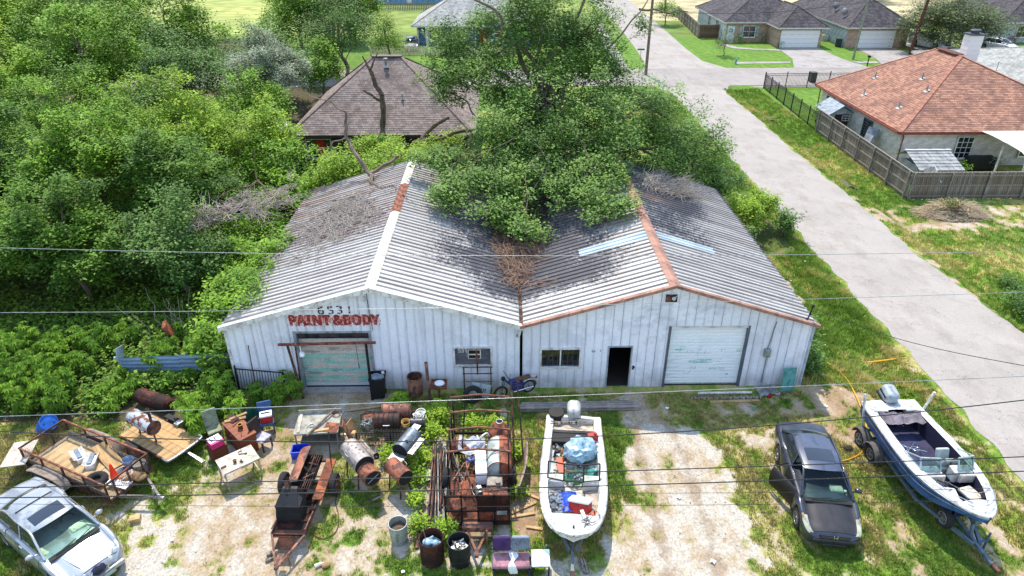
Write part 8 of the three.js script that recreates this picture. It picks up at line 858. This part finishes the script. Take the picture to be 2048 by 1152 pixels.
  const b = thing('motor_scooter', 'old blue step through motorbike against the shed wall', 'motorbike', [.45, 0, -20.85], -1.2); const wheel = (z) => { const w = part('wheel', [tor(.25, .045, 0, .29, z, 0, PI / 2, 0, 24, 8)], M.tyre, b); part('rim', [tor(.21, .015, 0, .29, z, 0, PI / 2), ...Array.from({ length: 10 }, (_, i) => rod([0, .29, z], [0, .29 + .2 * Math.cos(i * .628), z + .2 * Math.sin(i * .628)], .004))], M.chrome, w); part('hub', cyl(.04, .04, .1, 0, .29, z, 0, 0, PI / 2), M.galv, w); }; wheel(.6); wheel(-.55); part('fender', [tor(.31, .035, 0, .29, -.55, 0, PI / 2, 0, 16, 6, PI)], M.chrome, b); part('frame', [bar([0, .8, .4], [0, .45, .1], .07), bar([0, .45, .1], [0, .5, -.4], .1), rbox(.16, .24, .4, .06, 0, .38, -.05)], gr(0x323a78, .5), b); part('seat', [rbox(.2, .09, .62, .04, 0, .74, -.3, .06)], gr(0x6a4a34, .8), b); part('fuel_tank', [rbox(.2, .16, .32, .06, 0, .7, .1)], gr(0x2c3470, .4), b); part('fork', [bar([.06, .95, .42], [.06, .29, .6], .03), bar([-.06, .95, .42], [-.06, .29, .6], .03)], M.chrome, b); part('handlebar', [rod([-.32, 1.02, .36], [.32, 1.02, .36], .014), sph(.09, 0, .92, .5)], M.blackmetal, b); part('mirror', [rod([.25, 1.02, .36], [.3, 1.28, .32], .008), sph(.06, .3, 1.3, .32, 1, .8, .4)], M.chrome, b); part('mirror', [rod([-.25, 1.02, .36], [-.3, 1.2, .32], .008), sph(.06, -.3, 1.22, .32, 1, .8, .4)], M.chrome, b); part('rear_carrier', [box(.2, .02, .24, 0, .72, -.72)], M.chrome, b); part('tail_light', [box(.12, .08, .05, 0, .64, -.86)], M.red, b); part('exhaust', [rod([.1, .25, .1], [.12, .3, -.7], .035)], M.chrome, b);
  single('log_timber', [rbox(4.5, .24, .26, .05, 0, .12, 0)], M.timber, 'long grey weathered timber lying in front of the open doorway', 'timber', [2.85, 0, -19.93], .01); single('plank_under', [box(4.1, .1, .2, 0, .05, 0)], M.timber, 'second grey timber against the long weathered one', 'timber', [2.7, 0, -20.22], .015); single('white_pipe', [rod([-1.05, .1, 0], [1.05, .08, 0], .05)], M.whitep, 'white plastic pipe lying before the white garage door', 'pipe', [8.5, 0, -20.75], .02); single('grey_board', [box(2.7, .04, .14, 0, .03, 0)], M.greywood, 'grey board lying before the white garage door', 'board', [8.5, 0, -20.52], .0); single('short_board', [box(1.9, .04, .12, 0, .03, 0)], M.palewood, 'shorter pale board nearest the black sedan', 'board', [8.75, 0, -20.3], .03); single('teal_board', [box(.5, 1.05, .05, 0, .52, 0, -.12)], gr(0x5fa3a0, .6), 'teal door panel leaning on the front right corner of the shed', 'panel', [10.95, 0, -20.95], .08); single('foil_scrap', [sheet(Array.from({ length: 10 }, (_, i) => Array.from({ length: 10 }, (_, j) => [i * .09, .16 * S(NC, i * .04, j * .04), j * .06])))], M.galv, 'crumpled foil sheet at the foot of the shed wall', 'foil', [9.75, .0, -21.1], .1); single('red_part', [box(.16, .1, .1, 0, .05, 0, 0, .4), box(.05, .2, .05, .02, .1, 0)], M.red, 'small red plastic part by the foil', 'scrap', [10.15, 0, -20.55]); single('green_bottle', [cyl(.04, .03, .2, 0, .04, 0, 0, .5, PI / 2)], M.teal, 'green bottle in the grass before the garage door', 'bottle', [9.35, 0, -19.85], .4);
  single('yellow_hose', [tub([[12.1, .05, -24.4], [12.9, .04, -23.4], [13.4, .04, -22.5], [13.6, .04, -21.7], [13.5, .04, -20.6], [13.3, .05, -19.6], [12.9, .04, -18.4], [12.3, .04, -17.5], [11.7, .04, -17.15], [11.0, .04, -17.0]], .026, 8, 80)], mat(0xe0a21c, .5), 'yellow hose running past the shed corner to the blue boat', 'hose'); single('yellow_pipe', [rod([0, .05, 0], [1.8, .06, -.3], .035)], mat(0xe0a21c, .5), 'yellow pipe lying in the verge beside the road', 'pipe', [14.95, -.05, -22.75]); single('dirt_clod', [sph(.14, 0, .06, 0, 1.3, .7, 1, 8)], gr(0x3a2f28, .95), 'dark clod on the ground by the boat trailer wheels', 'clod', [11.9, 0, -17.65]);
  [[-5.1, -20.1, 1.5, .2], [.9, -14.4, .5, -.2], [.6, -15.2, .9, .5], [.85, -15.7, .7, -.5], [.55, -14.9, .8, .2]].forEach(([x, z, l, t], i) => single('loose_board', [box(l, .03, .09, 0, .02, 0)], M.palewood, i ? 'broken board on the brown strip left of the white boat' : 'thin board on the ground behind the work table', 'board', [x, .02, z], t, i ? 'boards beside the white boat' : null)); single('tree_stump', [rbox(.2, .12, .5, .05, 0, .06, 0, 0, .2)], M.greywood, 'grey wood chunk under the white boat tongue', 'wood', [2.25, 0, -13.0], .1); single('orange_scrap', [box(.16, 1.2, .5, 0, .6, 0, .1, .3, .3)], M.orange, 'rusty orange sheet standing in the weeds left of the shed', 'sheet', [-14.0, 0, -24.4]);
  reseed(79); for (let i = 0; i < 26; i++) { const x = i < 14 ? rr(-10, 8) : rr(11.8, 16.5), z = i < 14 ? rr(-20.4, -12.6) : rr(-33, -14), s = rr(.03, .07); single('paper_litter', [sheet([[[-s, .03, -s], [-s, .05, s]], [[0, .07, -s * .7], [0, .04, s * .8]], [[s, .02, -s], [s, .05, s * .9]]])], M.plasticw, i < 14 ? 'scrap of white paper on the yard ground' : 'scrap of white paper in the grass verge', 'litter', [x, hgt(x, z) + .02, z], rr(0, 3), i < 14 ? 'paper scraps in the yard' : 'paper scraps on the verge'); }
}
// ---------- street furniture, poles, wires ----------
{
  const pole = (label, x, z, h, r, tilt = 0, m = M.bark) => { const p = thing('utility_pole', label, 'pole', [x, 0, z], 0, 'utility poles'); p.rotation.z = tilt; part('shaft', [cyl(r, r * .7, h, 0, h / 2, 0)], m, p); part('cross_arm', [box(2.2, .11, .1, 0, h - .7, .12)], M.greywood, p); for (const k of [-1, -.5, .5, 1]) part('insulator', [cyl(.05, .04, .14, k, h - .58, .12)], M.galv, p); return p; };
  const wp = mat(0xc09070, .9, 0, { map: TX.bark }); pole('dark utility pole at the street corner seen over the big tree', 15.85, -76.6, 11, .17); pole('dark utility pole further along the far road', 28.1, -125, 11, .17); pole('thin grey green utility pole on the lawn between the brick houses', 42.4, -84.6, 10.5, .13, -.02, gr(0x8a927c, .9)); pole('tan leaning utility pole behind the red roofed house', 50.8, -87.5, 11.5, .2, -.07, wp);
  const h = thing('fire_hydrant', 'small teal fire hydrant on the street corner lawn', 'hydrant', [27.4, 0, -82.0]); part('barrel', [lat([[.16, 0], [.16, .06], [.1, .08], [.1, .48], [.14, .5], [.13, .6], [.06, .7], [0, .72]], 16)], gr(0x5fb0a8, .5), h); part('nozzle', [cyl(.06, .06, .34, 0, .4, 0, 0, 0, PI / 2)], M.white2, h); const mb = thing('mailbox', 'black mailbox on a post by the drive across the street', 'mailbox', [42.1, 0, -80.4]); part('post', box(.09, 1.05, .09, 0, .52, 0), M.black, mb); part('box', [rbox(.24, .26, .5, .08, 0, 1.15, 0)], M.black, mb);
  const tb = (l, x, z, m) => { const t = thing('rubbish_cart', l, 'bin', [x, 0, z]); part('body', [rbox(.6, .95, .65, .06, 0, .5, 0)], m, t); part('lid', [rbox(.64, .08, .7, .03, 0, 1.01, 0)], m, t); }; tb('dark rubbish cart standing behind the iron fence on the street', 32.7, -72.8, gr(0x4a463e, .7)); tb('dark green cart between the two brick houses', 44.1, -92.8, gr(0x16362e, .6)); const ac = thing('air_conditioner', 'pale cooling unit beside the brick house with dishes', 'air conditioner', [44.2, 0, -97.4]); part('case', rbox(.8, .8, .8, .05, 0, .4, 0), M.white2, ac); part('fan_grille', [tor(.3, .02, 0, .81, 0, PI / 2), tor(.18, .015, 0, .81, 0, PI / 2)], M.black, ac);
  const sg = thing('street_sign', 'green street name sign at the corner pole', 'sign', [15.3, 0, -77.6]); part('post', rod([0, 0, 0], [0, 2.4, 0], .03), M.galv, sg); part('blade', box(.8, .18, .02, 0, 2.5, 0), gr(0x1c7a4a, .5), sg);
  for (const [x, z, l] of [[23.35, -43.4, 'dark culvert end in the ditch nearest the plank fence corner'], [23.6, -59.4, 'dark culvert end in the ditch beside the iron fence'], [24.3, -70.2, 'dark culvert end at the street corner']]) { const c = thing('culvert_pipe', l, 'culvert', [x, -.48, z], 0, 'ditch culverts'); part('pipe', [cyl(.3, .3, 1.2, 0, .12, 0, PI / 2, 0, 0, 18, true), tor(.3, .04, 0, .12, .6)], gr(0x6a5f52, .95), c); part('dark_bore', [cyl(.29, .29, .02, 0, .12, .3, PI / 2)], gr(0x1a1512, .95), c); part('rubble', [sph(.16, .4, .15, .5, 1.3, .6, 1, 8), sph(.13, -.42, .2, .4, 1, .7, 1, 8)], gr(0x4a3a2c, .95), c); }  // near-black disc across each pipe stands in for its shaded inside
  const W = [[-10.2, .0016, -.012, 11.362, .0045, 'light'], [-10.0, .0011, .0139, 10.488, .0045, 'light'], [-9.8, .0004, .0372, 8.674, .006, 'light'], [-9.3, .0068, .0243, 8.137, .01, 'dark'], [-9.2, .0006, .0261, 7.386, .01, 'dark'], [-9.2, .0011, .0197, 7.037, .011, 'dark'], [-9.0, .0028, -.0294, 7.144, .004, 'dark'], [-9.1, .0013, -.0117, 6.682, .004, 'dark']], wl = ['topmost pale overhead wire crossing the roofs', 'pale overhead wire crossing the shed gables', 'pale overhead wire crossing the foot of the sheds', 'black cable sagging across the boats and chairs', 'black twisted cable across the middle of the yard', 'lowest thick black cable across the yard', 'thin dark wire above the silver sedan roof', 'thin dark wire below the thick cables'];
  W.forEach(([z, a, b, c, r, k], i) => single('overhead_wire', [tub(Array.from({ length: 25 }, (_, j) => { const x = -18 + j * 1.5; return [x, a * x * x + b * x + c, z]; }), r, 6, 48)], k === 'light' ? gr(0xb8bcbc, .35, .6) : mat(0x1a1b1d, .6), wl[i], 'wire', [0, 0, 0], 0, 'overhead wires'));
  W.slice(4, 6).forEach(([z, a, b, c], i) => { const g = []; for (let j = 0; j < 120; j++) { const x = -12 + j * .2, y = a * x * x + b * x + c; g.push(tor(.011, .004, x, y, z, 0, PI / 2 + .6, 0, 6, 4)); } single('cable_lashing', g, M.steel, i ? 'silver lashing spiralled round the lowest thick cable' : 'silver lashing spiralled round the twisted cable', 'lashing').userData.kind = 'stuff'; });
  single('service_wire', [tub([[11.4, 3.5, -21.4], [12.6, 4.1, -18.6], [14, 5.2, -15.6], [16.5, 7.4, -11], [18, 8.6, -9.2]], .011, 6, 40)], mat(0x1a1b1d, .6), 'black service wire sagging from the shed mast over the road', 'wire', [0, 0, 0], 0, 'overhead wires'); single('street_wire', [tub([[42.4, 9.8, -84.6], [60, 9.4, -84], [90, 10, -84]], .02, 5, 30)], mat(0x1a1b1d, .6), 'far black wire along the cross street', 'wire', [0, 0, 0], 0, 'overhead wires'); single('street_wire', [tub([[15.85, 6.4, -76.6], [29, 5.9, -80], [42.4, 6.4, -84.6], [50, 6.6, -87.5], [70, 6.4, -88]], .025, 5, 40)], mat(0x1a1b1d, .6), 'far black cable crossing before the brick houses', 'wire', [0, 0, 0], 0, 'overhead wires');
}
renderer.render(scene, camera);
